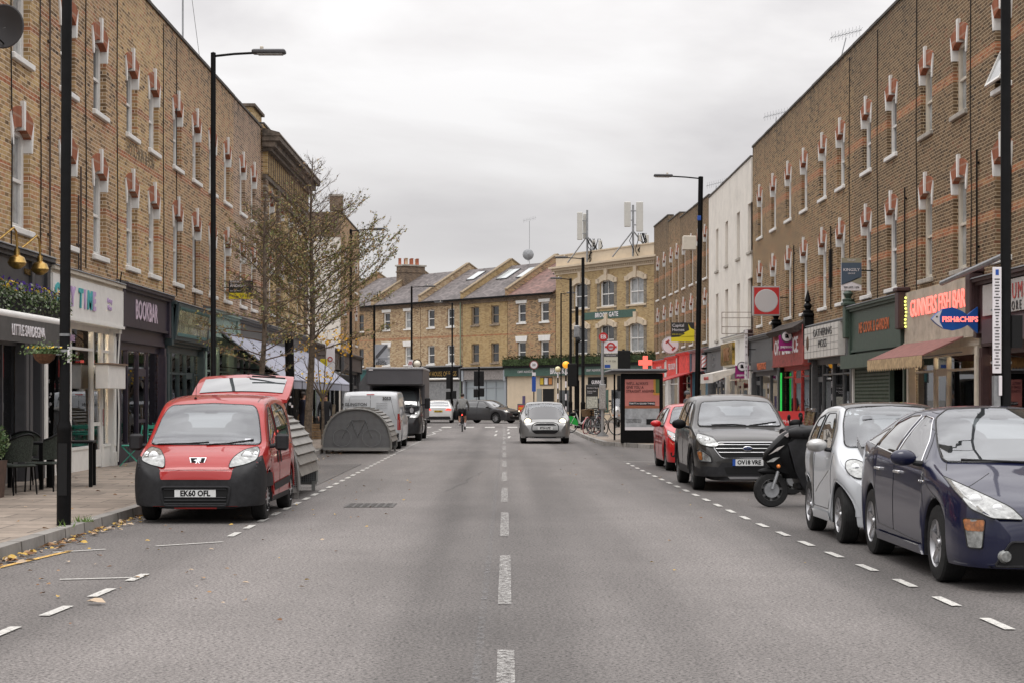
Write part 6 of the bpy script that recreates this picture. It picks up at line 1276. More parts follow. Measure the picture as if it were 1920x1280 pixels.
# window box over Little Sardegna
fb = empty('flower_box', (LX+.35, 26.9, 3.0), R(90), 'long charcoal flower box with trailing ivy and pansies above the restaurant awning', 'flower box')
MB().bbox(0, 5.2, -.16, .13, 0, .26, BLACKM, .01).build('box', fb)
leaves(MB(), 3600, lambda: (rp_.uniform(-.1, 5.3), rp_.uniform(-.26, .1), min(.52, .22 - abs(rp_.gauss(0, .16)) + .28*rp_.random())), .030, [GRL[0], GRL[1], GRL[2], mat('ivy_pale', (.26, .29, .22), .7)]).build('foliage', fb, smooth=0)
leaves(leaves(MB(), 130, lambda: (rp_.uniform(0, 5.2), rp_.uniform(-.22, .05), rp_.uniform(.34, .52)), .045, [VIO]), 110, lambda: (rp_.uniform(0, 5.2), rp_.uniform(-.22, .05), rp_.uniform(.32, .5)), .045, [YEF]).build('flowers', fb, smooth=0)
lamp_post(-5.22, 31.6, 7.65, .75, 1, 'black street lamp standing behind the red van on the left', r0=.08, r1=.05, group='street lamps')
lamp_post(-5.7, 65.5, 7.7, .7, 1, 'black street lamp seen through the big street tree'); lamp_post(-5.3, 101, 7.8, .8, 1, 'street lamp by the far row with a small red and white notice', r1=.06)
lamp_post(-3.59, 122, 8.0, .7, 1, 'street lamp with an arm to the left in front of the roller shutter shop', dirx=-1, r1=.06)
lr = lamp_post(6.15, 56.2, 8.5, .95, 1, 'black street lamp leaning slightly, right pavement behind the red hatchback', dirx=-1, lean=.9, r1=.085)
MB().bbox(-.55, -.12, -.15, .12, 6.15, 6.6, CREAMP, .02).bbox(-.1, .02, -.09, -.06, 7.1, 7.25, BLUE, .01).build('equipment_box', lr)
ln = lamp_post(6.3, 22.1, 9, .9, 1, 'black street lamp nearest the camera on the right with a tall parking sign', r0=.085, r1=.066, dirx=-1)
ps = MB().bbox(-.185, -.075, -.08, -.06, 1.78, 3.10, LTX, .004).bbox(-.11, -.07, -.09, -.07, 1.5, 1.75, LTX, .004); r = random.Random(8)
for k in range(30): z = 1.84+k*.038; w_ = r.uniform(.015, .04); ps.box(-.13-w_, -.13+w_, -.083, -.08, z, z+.014, DLT)
ps.box(-.15, -.11, -.083, -.08, 3.0, 3.07, BLUE).box(-.19, .07, -.02, .0, 2.55, 2.58, STEEL).box(-.19, .07, -.02, .0, 1.9, 1.93, STEEL); ps.build('parking_sign', ln, smooth=0)
MB().box(-.16, -.08, -.05, .05, .2, 1.75, STEEL).box(.07, .2, -.04, .04, 2.1, 2.5, BLACKM).build('bracket', ln, smooth=0)
lamp_post(3.68, 82, 7.95, .75, 1, 'tallest black street lamp by the bicycles in front of the pub', dirx=-1, r0=.11, r1=.08); lamp_post(3.45, 91.2, 7.6, .5, 1, 'second black street lamp in front of the pub, just behind the tallest one', dirx=-1, r0=.1, r1=.075); lamp_post(3.76, 116, 8.3, .4, 1, 'thin distant street lamp against the corner of the pub', dirx=1, r1=.05)
def thing_mb(name, mb, loc, rz, label, cat, group=None, smooth=35):
    o = mb.build(name, None, smooth, label=label, cat=cat, group=group); o.location = loc; o.rotation_euler = (0, 0, rz); return o
cp = thing_mb('camera_pole', MB().cyl((0, 0, 0), (0, 0, 5.8), .08, BLACK, seg=12).cyl((0, 0, 0), (0, 0, 2.3), .12, BLACK, seg=12), (3.5, 84.5, .12), 0, 'thick black pole with a domed traffic camera and signal boxes in front of the pub', 'camera pole')
MB().bbox(-.14, .14, -.15, .1, 4.3, 4.9, STEEL, .05).ball((.05, -.12, 4.2), .13, BLACKM).build('camera_housing', cp)
MB().bbox(-.45, .0, -.2, .1, 2.0, 3.1, BLACKM, .03).box(-.03, .03, -.1, 0, 2.5, 2.6, BLACK).build('signal_box', cp)
BEAC = mat('beacon_amber', (.95, .42, .03), .3, emit=.55); BEAW = mat('beacon_cream', (.75, .68, .42), .3); BEAG = mat('beacon_pale', (.72, .68, .58), .3)
def beacon(x, y, m, label, z=3.0, ring=False):
    root = empty('belisha_beacon', (x, y, .12), 0, label, 'beacon', 'zebra crossing beacons')
    p = MB()
    for k in range(9): p.cyl((0, 0, z*k/9), (0, 0, z*(k+1)/9), .045, BLACK if k % 2 else LTX, seg=12)
    p.build('striped_pole', root); MB().ball((0, 0, z+.2), .19, m, 18, 12).build('globe', root)
    if ring: MB().lathe([(.20, -.03), (.25, -.03), (.25, .03), (.20, .03)], BLACKM, (0, .02, z+.2), 'y', 24).build('backing_ring', root)
    return root
beacon(3.28, 93.2, BEAC, 'striped zebra crossing pole with a glowing amber globe'); beacon(3.5, 114.3, BEAW, 'far striped crossing pole with a cream coloured globe', z=3.1); beacon(-4.62, 93.5, BEAG, 'left crossing beacon with a pale globe in a dark ring above the truck', z=3.05, ring=True)
def signals(x, y, z, label, n=2):
    root = empty('traffic_light', (x, y, .1), 0, label, 'traffic light', 'traffic lights seen from behind')
    MB().cyl((0, 0, 0), (0, 0, z+.3), .06, BLACK, seg=10).build('pole', root)
    for k in range(n):
        o = MB().bbox(-.34+k*.38, -.04+k*.38, -.12, .10, z-1.0, z, BLACKM, .02)
        for j in range(3): o.cyl((-.19+k*.38, .08, z-.2-j*.3), (-.19+k*.38, .2, z-.2-j*.3), .12, BLACKM, seg=12)
        o.build('signal_head', root)
    MB().bbox(.04, .36, -.1, .1, z-1.7, z-1.15, BLACKM, .02).bbox(-.36, -.06, -.1, .1, z-1.75, z-1.2, BLACKM, .02).build('crossing_box', root)
signals(xx(898, 117.5), 117.5, 3.25, 'pair of black traffic light heads on a pole by the frosted shop front'); signals(xx(846, 121), 121, 3.1, 'black traffic light on the pavement in front of the roller shutter', 1)
SGR = mat('sign_grey', (.34, .35, .37), .5, var=.05); YSG = mat('sign_yellow', (.75, .45, .02), .5)
sp = thing_mb('zone_ends_sign', MB().cyl((0, 0, 0), (0, 0, 5.0), .04, BLACK, seg=10), (-4.98, 67.6, .12), 0, 'grey zone ends road sign on a thin black pole by the tree', 'road sign')
MB().box(.03, .52, -.06, -.05, 2.72, 3.5, SGR).prism([(.05, 2.98), (.14, 2.98), (.5, 3.40), (.5, 3.48), (.42, 3.48), (.05, 3.06)], -.064, -.06, DGREY).box(.03, .52, -.065, -.06, 2.95, 2.965, DLT).build('sign_face', sp, smooth=0)
text('Zone', .13, DLT, sp, (.27, -.067, 2.88), name='lettering'); text('ENDS', .15, DLT, sp, (.27, -.067, 2.77), bold=.003, name='lettering', sx=1.1)
MB().box(-.12, .55, -.07, -.05, 2.38, 2.62, YSG).build('notice', sp, smooth=0); text('NO THROUGH ROAD\nFOR ISLINGTON ROAD', .06, DLT, sp, (.22, -.075, 2.5), name='lettering', bold=.002)
nt_ = thing_mb('parking_notice', MB().box(-.15, .15, -.02, 0, -.2, .2, LTX), (-5.35, 100.8, 3.55), 0, 'small white notice with red lettering fixed to the far left lamp', 'notice', smooth=0)
text('RED\nROUTE', .09, RLT, nt_, (0, -.025, 0), bold=.004)
bs = empty('blue_sign_post', (xx(1001, 106), 106, .0), 0, 'thin post with a round speed sign above a tall blue parking sign near the pub', 'road sign')
MB().cyl((0, 0, 0), (0, 0, 3.9), .035, BLACK, seg=8).build('pole', bs); MB().cyl((0, -.05, 3.55), (0, -.04, 3.55), .27, mat('sign_rim', (.2, .05, .05), .5), seg=20).cyl((0, -.055, 3.55), (0, -.05, 3.55), .21, LTX, seg=20).build('round_sign', bs)
MB().box(-.11, .11, -.05, -.04, 2.9, 3.1, LTX).box(-.12, .12, -.05, -.04, 1.95, 2.85, BLUE).build('blue_panel', bs, smooth=0); text('20', .2, DLT, bs, (0, -.06, 3.55), bold=.004)
# ---- bus stop
POLEG = mat('bus_pole_grey', (.30, .30, .30), .5); TRED = mat('roundel_red', (.5, .03, .03), .4)
bst = empty('bus_stop', (3.74, 66.9, .12), 0, 'grey bus stop pole with a round red letter disc, roundel flag and timetable', 'bus stop')
MB().cyl((0, 0, 0), (0, 0, 3.6), .055, POLEG, seg=12).lathe([(.26, 0), (.06, .16)], mat('stop_base', (.12, .12, .12), .7), seg=4).build('pole', bst)
MB().cyl((.03, -.06, 3.75), (.03, -.03, 3.75), .17, TRED, seg=22).build('letter_disc', bst); text('EB', .20, LTX, bst, (.03, -.065, 3.75), bold=.004)
b = MB().box(.06, .58, -.03, 0, 3.16, 3.6, LTX).box(.06, .58, -.03, 0, 2.56, 3.15, mat('flag_lower', (.55, .54, .45), .5)).box(.06, .58, -.034, -.03, 3.02, 3.13, DGREY).box(.08, .3, -.034, -.03, 2.6, 2.72, BLUE).build('flag', bst, smooth=0)
MB().lathe([(.105, 0), (.165, 0), (.165, -.006), (.105, -.006)], TRED, (.32, -.033, 3.39), 'y', 24).box(.10, .54, -.045, -.038, 3.355, 3.425, TRED).build('roundel', b); text('BUS STOP', .045, LTX, b, (.32, -.047, 3.39)); text('Hillsborough Road', .05, LTX, b, (.32, -.036, 3.07)); text('4  19  236', .09, DLT, b, (.32, -.032, 2.85))
MB().bbox(-.13, .13, -.10, -.05, 1.02, 1.98, POLEG, .02).box(-.10, .10, -.105, -.10, 1.08, 1.92, mat('timetable', (.42, .40, .38), .5, var=.3, vs=30)).build('timetable_case', bst, smooth=0)
# ---- bus shelter with the advertisement
shl = empty('bus_shelter', (3.78, 56.9, .12), 0, 'black bus shelter with a pink advertising panel facing the street', 'bus shelter')
AD = mat('poster_pink', (.60, .21, .18), .35, var=.05, vs=3); ADG = mat('poster_grey', (.42, .44, .46), .35, var=.2, vs=4); ADO = mat('poster_frame_orange', (.55, .26, .05), .4)
p = MB().bbox(0, 1.36, 0, .22, .0, 2.25, BLACK, .02).build('advert_case', shl)
a = MB().box(.13, 1.24, -.008, 0, .42, 2.06, AD).box(.13, 1.24, -.012, -.008, .42, 1.18, ADG).box(1.05, 1.24, -.012, -.008, 1.55, 2.06, ADO).box(1.12, 1.24, -.014, -.012, 1.62, 2.06, GRL[1]).box(.26, 1.10, -.016, -.012, 1.22, 1.34, BLACK).box(.13, 1.24, -.013, -.012, .42, .52, LTX).box(.82, 1.15, -.02, -.012, .60, .78, BLACKM).box(.13, 1.24, -.013, -.0125, 1.12, 1.20, mat('poster_rust', (.35, .12, .06), .4)).build('poster', p, smooth=0)
text("WE'LL ALWAYS\nGIVE YOU A\nSTRAIGHT ANSWER", .125, mat('poster_ink', (.10, .03, .03), .5), a, (.17, -.013, 1.80), align='LEFT', sx=.82, bold=.002); text("THAT'S A GOOD THING.", .075, LTX, a, (.68, -.018, 1.28), bold=.002); text('Trusted for generations by\nan estate of brands without\nthinking your credit score.', .045, DLT, a, (.17, -.014, .72), align='LEFT')
MB().bbox(-.32, 1.5, -.2, 4.3, 2.28, 2.40, DGREY, .05).build('roof', shl)
for x, y in ((1.3, 4.1), (.05, 4.1)): MB().box(x-.03, x+.03, y-.03, y+.03, 0, 2.3, BLACK).build('post', shl, smooth=0)
MB().box(1.30, 1.32, .3, 4.1, .3, 2.1, glass_thin('shelter_glass')).build('glass_panel', shl, smooth=0); MB().bbox(.85, 1.2, .8, 3.6, .45, .5, mat('bench_red', (.4, .05, .04), .5), .01).box(.98, 1.04, 1.2, 1.26, 0, .45, BLACK).box(.98, 1.04, 3.1, 3.16, 0, .45, BLACK).build('bench', shl)
# ---- other signs
def hang(name, w, h, z, px, X, label, cat='sign', th=.06, m=LTX, group=None, arm=True, smooth=0):
    Y = atX(px, X); root = empty(name, (X, Y, z), 0, label, cat, group)
    MB().bbox(-w/2, w/2, -th/2, th/2, -h/2, h/2, m, .006).build('board', root, smooth=smooth)
    if arm: s = 1 if X > 0 else -1; MB().box(w/2*s, (abs(LX if X < 0 else RX)-abs(X)+.05)*s, -.015, .015, .1*h, .1*h+.03, BLACK).build('bracket', root, smooth=0)
    return root
CRG = mat('charcoal_board', (.03, .03, .03), .5); YLB = mat('board_yellow', (.75, .62, .03), .5); NVB = mat('board_navy', (.07, .10, .14), .5); OLV = mat('board_olive', (.30, .28, .20), .5)
k = hang('estate_agent_board', 1.2, .98, 4.95, 1280, 9.25, 'black and yellow letting board for Capital Homes beside the right street lamp', m=CRG)
MB().prism([(-.6, -.49), (.6, -.49), (.6, -.2), (-.6, -.28)], -.037, -.033, YLB).prism([(-.2, -.26), (.12, -.1), (.05, -.05), (.34, .1), (.28, .42), (.42, .2), (.6, .12), (.6, -.24)], -.037, -.033, YLB).build('yellow_star', k, smooth=0); text('Capital\nHomes', .22, LTX, k, (-.55, -.037, .22), align='LEFT'); text('0203 051 0111', .09, YLB, k, (-.55, -.037, -.13), align='LEFT')
k = hang('estate_agent_board', .56, .90, 4.98, 1596, 9.6, 'navy and white to let board for Kingsly Group on the brown brick front', m=LTX)
MB().box(-.28, .28, -.037, -.033, .32, .45, OLV).box(-.28, .28, -.037, -.033, -.1, .32, NVB).prism([(-.28, -.1), (.28, -.1), (.28, -.05), (-.0, -.2), (-.28, -.3)], -.038, -.033, NVB).prism([(.28, -.08), (.28, -.3), (-.0, -.2)], -.039, -.033, OLV).build('board_print', k, smooth=0); text('KINGSLY', .115, LTX, k, (0, -.04, .12)); text('GROUP', .06, LTX, k, (0, -.04, .02)); text('TO LET', .07, LTX, k, (0, -.04, .385)); text('020 3475 1476', .07, DLT, k, (0, -.04, -.36))
k = hang('estate_agent_board', .74, .56, 4.85, 452, -8.0, 'black and yellow estate agent board for David Andrew above the lavender awning', m=CRG)
MB().box(-.37, .37, -.037, -.033, -.28, -.10, YLB).build('yellow_band', k, smooth=0); text('DAVID\nANDREW', .11, LTX, k, (-.33, -.037, .17), align='LEFT', bold=.003); text('020 7354 9111', .055, LTX, k, (-.33, -.037, -.04), align='LEFT'); text('TO LET', .1, CRG, k, (.12, -.04, -.19))
k = hang('blank_shop_sign', .98, 1.06, 5.05, 1436, 9.45, 'square red projecting sign with its middle painted out in grey', m=mat('sign_edge_grey', (.4, .39, .38), .5), th=.2)
MB().box(-.44, .46, -.11, -.10, -.48, .48, TRED).lathe([(0, -.118), (.40, -.118), (.42, -.11)], mat('paint_out_grey', (.52, .50, .50), .6), (.0, 0, 0), 'y', 22).build('sign_face', k, smooth=0)
PAY = mat('payzone_purple', (.28, .01, .15), .5)
def payz(px, X, z, label):
    k = hang('payment_sign', .54, .52, z, px, X, label, m=PAY, group='purple payment signs'); MB().cyl((.0, -.05, .22), (.0, -.036, .22), .20, DGREY, seg=20).cyl((.0, -.055, .22), (.0, -.05, .22), .165, LTX, seg=20).build('logo_disc', k); text('a', .27, BLACK, k, (0, -.058, .25), bold=.012); text('payzone', .13, LTX, k, (0, -.036, -.12), bold=.003)
payz(1475, 9.7, 3.45, 'purple payment sign with round white logo in front of the off licence'); payz(1391, 9.6, 2.62, 'smaller looking purple payment sign beside the white banner by the wine shop')
# fish and chips sign
FBL = mat('fish_blue', (.01, .09, .38), .4); fs_ = empty('fish_sign', (9.55, 37.3, 3.24), 0, 'blue fish shaped sign with glowing red fish and chips lettering', 'sign')
FP = [(-.50, .0), (-.40, .12), (-.25, .22), (-.05, .25), (.15, .17), (.26, .09), (.48, .26), (.48, -.30), (.28, -.12), (.12, -.20), (-.05, -.24), (-.25, -.20), (-.40, -.10)]
f = MB().prism(FP, -.05, .05, FBL).prism([(-.495, .0), (-.40, .11), (-.28, .195), (-.33, .05), (-.33, -.06), (-.26, -.19), (-.39, -.10)], -.056, -.05, LTX).cyl((-.39, -.06, .05), (-.39, -.052, .05), .02, BLACK, seg=8).build('fish_board', fs_, smooth=0)
text('FISH&CHIPS', .155, REDL, fs_, (.10, -.06, -.01), bold=.005, sx=.95, name='neon_lettering'); MB().box(.48, .66, -.02, .02, .0, .04, BLACK).build('bracket', fs_, smooth=0)
crs = empty('pharmacy_cross', (8.80, 109.6, 3.75), 0, 'glowing red pharmacy cross above the bus shelter', 'lit sign'); RCR = mat('red_cross_light', (1, .16, .12), emit=.9)
MB().bbox(-.42, .42, -.08, .08, -.16, .16, RCR, .01).bbox(-.15, .15, -.079, .079, .161, .42, RCR, .01).bbox(-.15, .15, -.079, .079, -.42, -.161, RCR, .01).box(.42, .7, -.03, .03, -.02, .02, BLACK).build('cross', crs, smooth=0)
k = empty('round_sign', (9.05, atX(1257, 9.05), 4.42), 0, 'round white projecting sign with a red barbell shape below the letting board', 'sign'); MB().cyl((0, -.07, 0), (0, .07, 0), .47, LTX, seg=28).cyl((0, -.075, 0), (0, -.07, 0), .46, STEEL, seg=28).cyl((0, -.08, 0), (0, -.075, 0), .43, LTX, seg=28).build('disc', k)
b = MB(); b.M = Matrix.Rotation(R(48), 4, 'Y'); b.box(-.25, .25, -.09, -.08, -.03, .03, RLT).box(-.30, -.2, -.09, -.08, -.12, .12, RLT).box(.2, .30, -.09, -.08, -.12, .12, RLT).build('emblem', k, smooth=0)
bp_ = empty('barber_pole', (9.7, atX(1320, 9.7), 3.35), 0, 'small red and white barber pole on a dark bracket beside the right street lamp', 'barber pole'); b = MB().lathe([(0, .42), (.1, .40), (.15, .32), (.12, .30)], BLACK, seg=14).lathe([(.12, -.30), (.15, -.32), (.1, -.4), (0, -.42)], BLACK, seg=14).box(0, .5, -.02, .02, .40, .44, BLACK).build('bracket', bp_)
b = MB().cyl((0, 0, -.3), (0, 0, .3), .115, LTX, seg=16)
for q_ in range(3): b.tube([(.118*cos(t*.5+q_*2.1), .118*sin(t*.5+q_*2.1), -.28+t*.045) for t in range(13)], .022, mat('barber_red', (.5, .08, .06), .4), 5)
b.build('striped_cylinder', bp_)
k = hang('vertical_banner', .12, 1.95, 3.3, 1399, 9.7, 'narrow white vertical banner with dark lettering between the wine shop and the grey shop', m=LTX)
for q_, ch_ in enumerate('OPEN 7 DAYS'): text(ch_, .12, DLT, k, (0, -.035, .8-q_*.16))
k = empty('bracket_frame', (9.2, atX(1383, 9.2), 4.5), 0, 'empty rusty sign frame projecting from the white rendered building', 'sign frame'); b = MB()
for z in (-.42, -.15, .2, .42): b.box(-.62, .75, -.015, .015, z-.012, z+.012, mat('rusty_frame', (.25, .20, .17), .7))
for x in (-.62, .62): b.box(x-.012, x+.012, -.016, .016, -.42, .42, mat('rusty_frame'))
b.build('frame', k, smooth=0)
k = hang('hanging_banner', .42, 1.5, 3.3, 619, -7.8, 'white banner with a red ring hanging from the brown shop past the awnings', m=LTX); MB().lathe([(.07, -.035), (.12, -.035), (.12, -.04), (.07, -.04)], RLT, ax='y', seg=18).build('ring', k)
k = hang('yellow_banner', .30, 1.9, 2.3, 607, -7.75, 'yellow vertical banner with a blue letter P beyond the fruit stall', m=YLB, arm=True); text('P', .3, BLUE, k, (0, -.035, -.1), bold=.01)
ab = thing_mb('a_board', MB().prism([(-.3, 0), (-.02, 1.05), (.02, 1.05), (.3, 0), (.26, 0), (0, .98), (-.26, 0)], -.45, .45, TRED, 'x'), (atX(1481, 1)*0+8.9, 8.9*3300/536, .12), 0, 'red pavement board in front of the off licence behind the motorbike', 'a-board', smooth=0)
for q_, t_ in enumerate(('PHONE', 'CARDS')): text(t_, .16, LTX, ab, (0, -.22, .72-.22*q_))
ab2 = thing_mb('a_board', MB().prism([(-.3, 0), (-.02, 1.05), (.02, 1.05), (.3, 0), (.26, 0), (0, .98), (-.26, 0)], -.32, .32, DGREY, 'x').box(-.26, .26, -.25, -.2, .2, .95, RSG), (xx(980, 114), 117.5, .12), 0, 'red and yellow pavement board outside the pub, left of the silver car', 'a-board', smooth=0); text('QUIZ', .2, YSG, ab2, (0, -.27, .75), bold=.01)
wf = empty('map_sign', (xx(1110, 86), 86, .12), 0, 'tall black pedestrian map sign behind the parked bicycles', 'map sign'); MB().bbox(-.30, .30, -.06, .06, 0, 2.1, CRG, .02).box(-.27, .27, -.066, -.06, .55, 1.52, mat('map_print', (.55, .55, .48), .5, var=.25, vs=14)).build('panel', wf, smooth=0); text('Blackstock Road\n\nFinsbury Park\nArsenal', .08, LTX, wf, (-.24, -.067, 1.82), align='LEFT')
bb = empty('signal_cabinet', (xx(1169, 78), 78, .12), 0, 'stack of black cabinets on a post behind the bus shelter', 'cabinet'); MB().cyl((0, 0, 0), (0, 0, 3.6), .06, BLACK, seg=8).build('post', bb); MB().bbox(-.3, .3, -.1, .1, 2.55, 3.55, BLACKM, .02).build('upper_cabinet', bb); MB().bbox(-.28, .28, -.1, .1, 1.75, 2.45, BLACKM, .02).build('lower_cabinet', bb)
lp = empty('leaning_post', (-5.45, 45.3, .12), 0, 'thick black leaning post covered in torn stickers in front of the fruit stall', 'post'); lp.rotation_euler = (0, R(-1.6), 0); b = MB().cyl((0, 0, 0), (0, 0, 3.05), .085, BLACK, seg=14).cyl((0, 0, 1.95), (0, 0, 3.05), .115, BLACK, seg=14); b.build('pole', lp); b = MB(); r = random.Random(2)
for q_ in range(9): z = r.uniform(.8, 1.9); x = r.uniform(-.05, .05); b.box(x-.02, x+.025, -.093, -.06, z, z+r.uniform(.03, .09), LTX)
b.build('sticker', lp, smooth=0)
# ---- cycle hangars
MESH = bpy.data.materials.new('perforated_steel'); MESH.use_nodes = True; t = MESH.node_tree; bsd = t.nodes['Principled BSDF']; g = N(t, 'ShaderNodeTexCoord'); vo = N(t, 'ShaderNodeTexVoronoi', ins={'Scale': 30, 'Randomness': 0}); L(t, g.outputs['Object'], vo.inputs['Vector'])
L(t, ramp(t, vo.outputs['Distance'], [(.30, (.035, .035, .036)), (.38, (.21, .215, .22))]), bsd.inputs['Base Color']); bsd.inputs['Roughness'].default_value = .55; bsd.inputs['Metallic'].default_value = .3
HGR = mat('hangar_slat_grey', (.24, .23, .21), .5, metal=.25, var=.15, vs=4); HGF = mat('hangar_frame_grey', (.26, .26, .25), .5, metal=.4)
def hangar(loc, W_, D_, H_, label, rz=0, wm=True):
    root = empty('cycle_hangar', loc, rz, label, 'bike hangar', 'bike hangars in the parking bay')
    A_ = [(W_/2*abs(cos(a))**.82*(1 if cos(a) > 0 else -1), .14+(H_-.14)*abs(sin(a))**.86) for a in [pi*i/24 for i in range(25)]]
    for y in (0, D_-.03): MB().prism(A_, y, y+.03, MESH).build('end_panel', root, smooth=0)
    fr = MB()
    for y in (-.03, D_-.01): fr.tube([(x, y, z) for x, z in A_], .032, HGF, 6); fr.box(-W_/2, W_/2, y, y+.05, .10, .17, HGF)
    fr.build('frame', root)
    for i in range(1, 23):
        a, b_ = A_[i], A_[i+1]; s = MB(); dx, dz = b_[0]-a[0], b_[1]-a[1]; l = hypot(dx, dz); nx, nz = dz/l, -dx/l
        if nz < 0 and abs(nx) < .99: nx, nz = -nx, -nz
        if a[0]*nx < 0 and abs(nz) < .3: nx, nz = -nx, -nz
        o1, o2 = (.008, .055) if a[0] > 0 else (.055, .008)
        s.prism([(a[0]+nx*o2, a[1]+nz*o2), (b_[0]+nx*o1, b_[1]+nz*o1), (b_[0]-nx*.005, b_[1]-nz*.005), (a[0]-nx*.005, a[1]-nz*.005)], -.05, D_+.02, HGR)
        s.build('slat', root, smooth=0)
    for x in (-W_/2+.05, W_/2-.05):
        for y in (.02, D_-.08): MB().box(x-.03, x+.03, y, y+.06, 0, .16, HGF).build('leg', root, smooth=0)
    if wm:
        pm = MB(); GP = mat('faint_bike_print', (.165, .17, .175), .5)
        for cx_ in (-.42, .42): pm.lathe([(.24, -.032), (.27, -.032)], GP, (cx_, 0, .46), 'y', 26)
        pm.tube([(-.42, -.022, .46), (-.15, -.022, .95), (.25, -.022, .95), (.42, -.022, .46)], .013, GP, 4).tube([(-.15, -.022, .95), (.02, -.022, .48), (.25, -.022, .95)], .013, GP, 4).build('bicycle_print', root, smooth=0)
    return root
hangar((-4.18, 50.0, .0), 1.95, 2.5, 1.27, 'grey arched bike hangar facing the camera with a faint bicycle print'); hangar((-4.20, 27.7, .0), 1.95, 2.6, 1.37, 'grey slatted bike hangar half hidden behind the red van', wm=False)
# ---- cafe furniture
WICK = mat('dark_wicker', (.035, .045, .035), .8, var=.5, vs=60, bump=.5); CGRN = mat('mint_green_metal', (.04, .28, .20), .5)
def fold_chair(x, y, rz, label):
    root = empty('folding_chair', (x, y, .12), rz, label, 'chair', 'mint green folding chairs outside the bookshop')
    MB().bbox(-.2, .2, -.18, .18, .43, .455, CGRN, .008).build('seat', root)
    b = MB()
    for s in (-.2, .2): b.tube([(s, .22, 0), (s, -.2, .45), (s*.95, -.26, .88)], .011, CGRN, 6)
    b.build('back_leg', root); b = MB()
    for s in (-.17, .17): b.tube([(s, -.24, 0), (s, .18, .44)], .011, CGRN, 6)
    b.build('front_leg', root); MB().bbox(-.2, .2, -.27, -.255, .78, .86, CGRN, .006).bbox(-.2, .2, -.262, -.25, .64, .69, CGRN, .006).build('backrest', root); return root
for q_, (x, y, a) in enumerate(((-8.05, 37.9, 100), (-7.7, 38.9, 185), (-7.75, 40.7, 10), (-7.95, 41.4, -60), (-7.25, 40.3, -80))): fold_chair(x, y, R(a), ['mint green folding chair nearest the white shop', 'mint green folding chair in front of the first green table', 'mint green folding chair on the far side of the first table', 'mint green folding chair farthest along the bookshop wall', 'mint green folding chair partly hidden by the red van mirror'][q_])
for q_, (x, y) in enumerate(((-7.7, 39.7), (-7.6, 41.9))):
    tb = empty('folding_table', (x, y, .12), 0, ['round mint green folding table between the chairs', 'second mint green folding table behind the first'][q_], 'table', 'mint green tables'); MB().lathe([(0, .70), (.33, .70), (.33, .72), (0, .72)], CGRN, seg=22).build('table_top', tb); MB().cyl((-.25, -.2, 0), (.22, .18, .7), .012, CGRN, seg=6).cyl((.25, -.2, 0), (-.22, .18, .7), .012, CGRN, seg=6).cyl((-.25, .2, 0), (.22, -.18, .7), .012, CGRN, seg=6).build('legs', tb)
for q_, (x, y) in enumerate(((-7.75, 28.5), (-7.2, 29.3))):
    tb = empty('cafe_table', (x, y, .12), R(8*q_), ['black square cafe table beside the woven chairs', 'black square cafe table nearer the lamp post'][q_], 'table', 'black cafe tables'); MB().bbox(-.38, .38, -.35, .35, .72, .76, BLACK, .008).build('table_top', tb)
    for sx in (-.34, .34):
        for sy in (-.31, .31): MB().box(sx-.03, sx+.03, sy-.03, sy+.03, 0, .72, BLACK).build('leg', tb, smooth=0)
def wick_chair(x, y, rz, label):
    root = empty('wicker_chair', (x, y, .12), rz, label, 'chair', 'dark woven cafe chairs'); MB().bbox(-.24, .24, -.23, .23, .42, .46, WICK, .02).build('seat', root)
    n = 10; vs = []
    for i in range(n+1):
        a = pi*(.08+.84*i/n)
        for z, rr in ((.50, .25), (.7, .27), (.92-.12*abs(cos(a))**2, .29)): vs.append((cos(a)*rr, -sin(a)*rr*.95, z))
    vs += [(x_*.94, y_*.94, z_) for x_, y_, z_ in vs]; m_ = 3*(n+1); fs = []
    for i in range(n):
        for k_ in range(2): f = (i*3+k_, i*3+k_+1, i*3+k_+4, i*3+k_+3); fs += [f, tuple(j+m_ for j in reversed(f))]
    MB().add(vs, fs, WICK).tube([vs[i*3+2] for i in range(n+1)], .016, BLACK, 6).build('backrest', root)
    for sx in (-.21, .21):
        for sy in (-.2, .2): MB().cyl((sx, sy, .43), (sx*1.15, sy*1.1, 0), .013, BLACK, seg=6).build('leg', root)
    return root
for q_, (x, y, a) in enumerate(((-7.95, 27.3, 150), (-7.3, 27.8, 95), (-8.05, 29.4, 30), (-7.45, 26.8, 60))): wick_chair(x, y, R(a), ['dark woven chair by the restaurant window', 'dark woven chair in front of the square cafe table', 'dark woven chair against the grey restaurant wall', 'dark woven chair closest to the planter'][q_])
pl = empty('planter', (-7.62, 25.9, .12), 0, 'square brown planter with a rounded grey green shrub at the left edge', 'planter'); MB().prism([(-.2, 0), (.2, 0), (.25, .55), (-.25, .55)], -.22, .22, mat('brown_pot', (.10, .06, .045), .7, var=.2)).build('pot', pl, smooth=0)
leaves(MB(), 1500, lambda: tuple(Vector((rp_.gauss(0, 1), rp_.gauss(0, 1), rp_.gauss(0, 1))).normalized()*.33*rp_.random()**.3 + Vector((0, 0, .82))), .028).build('foliage', pl, smooth=0)
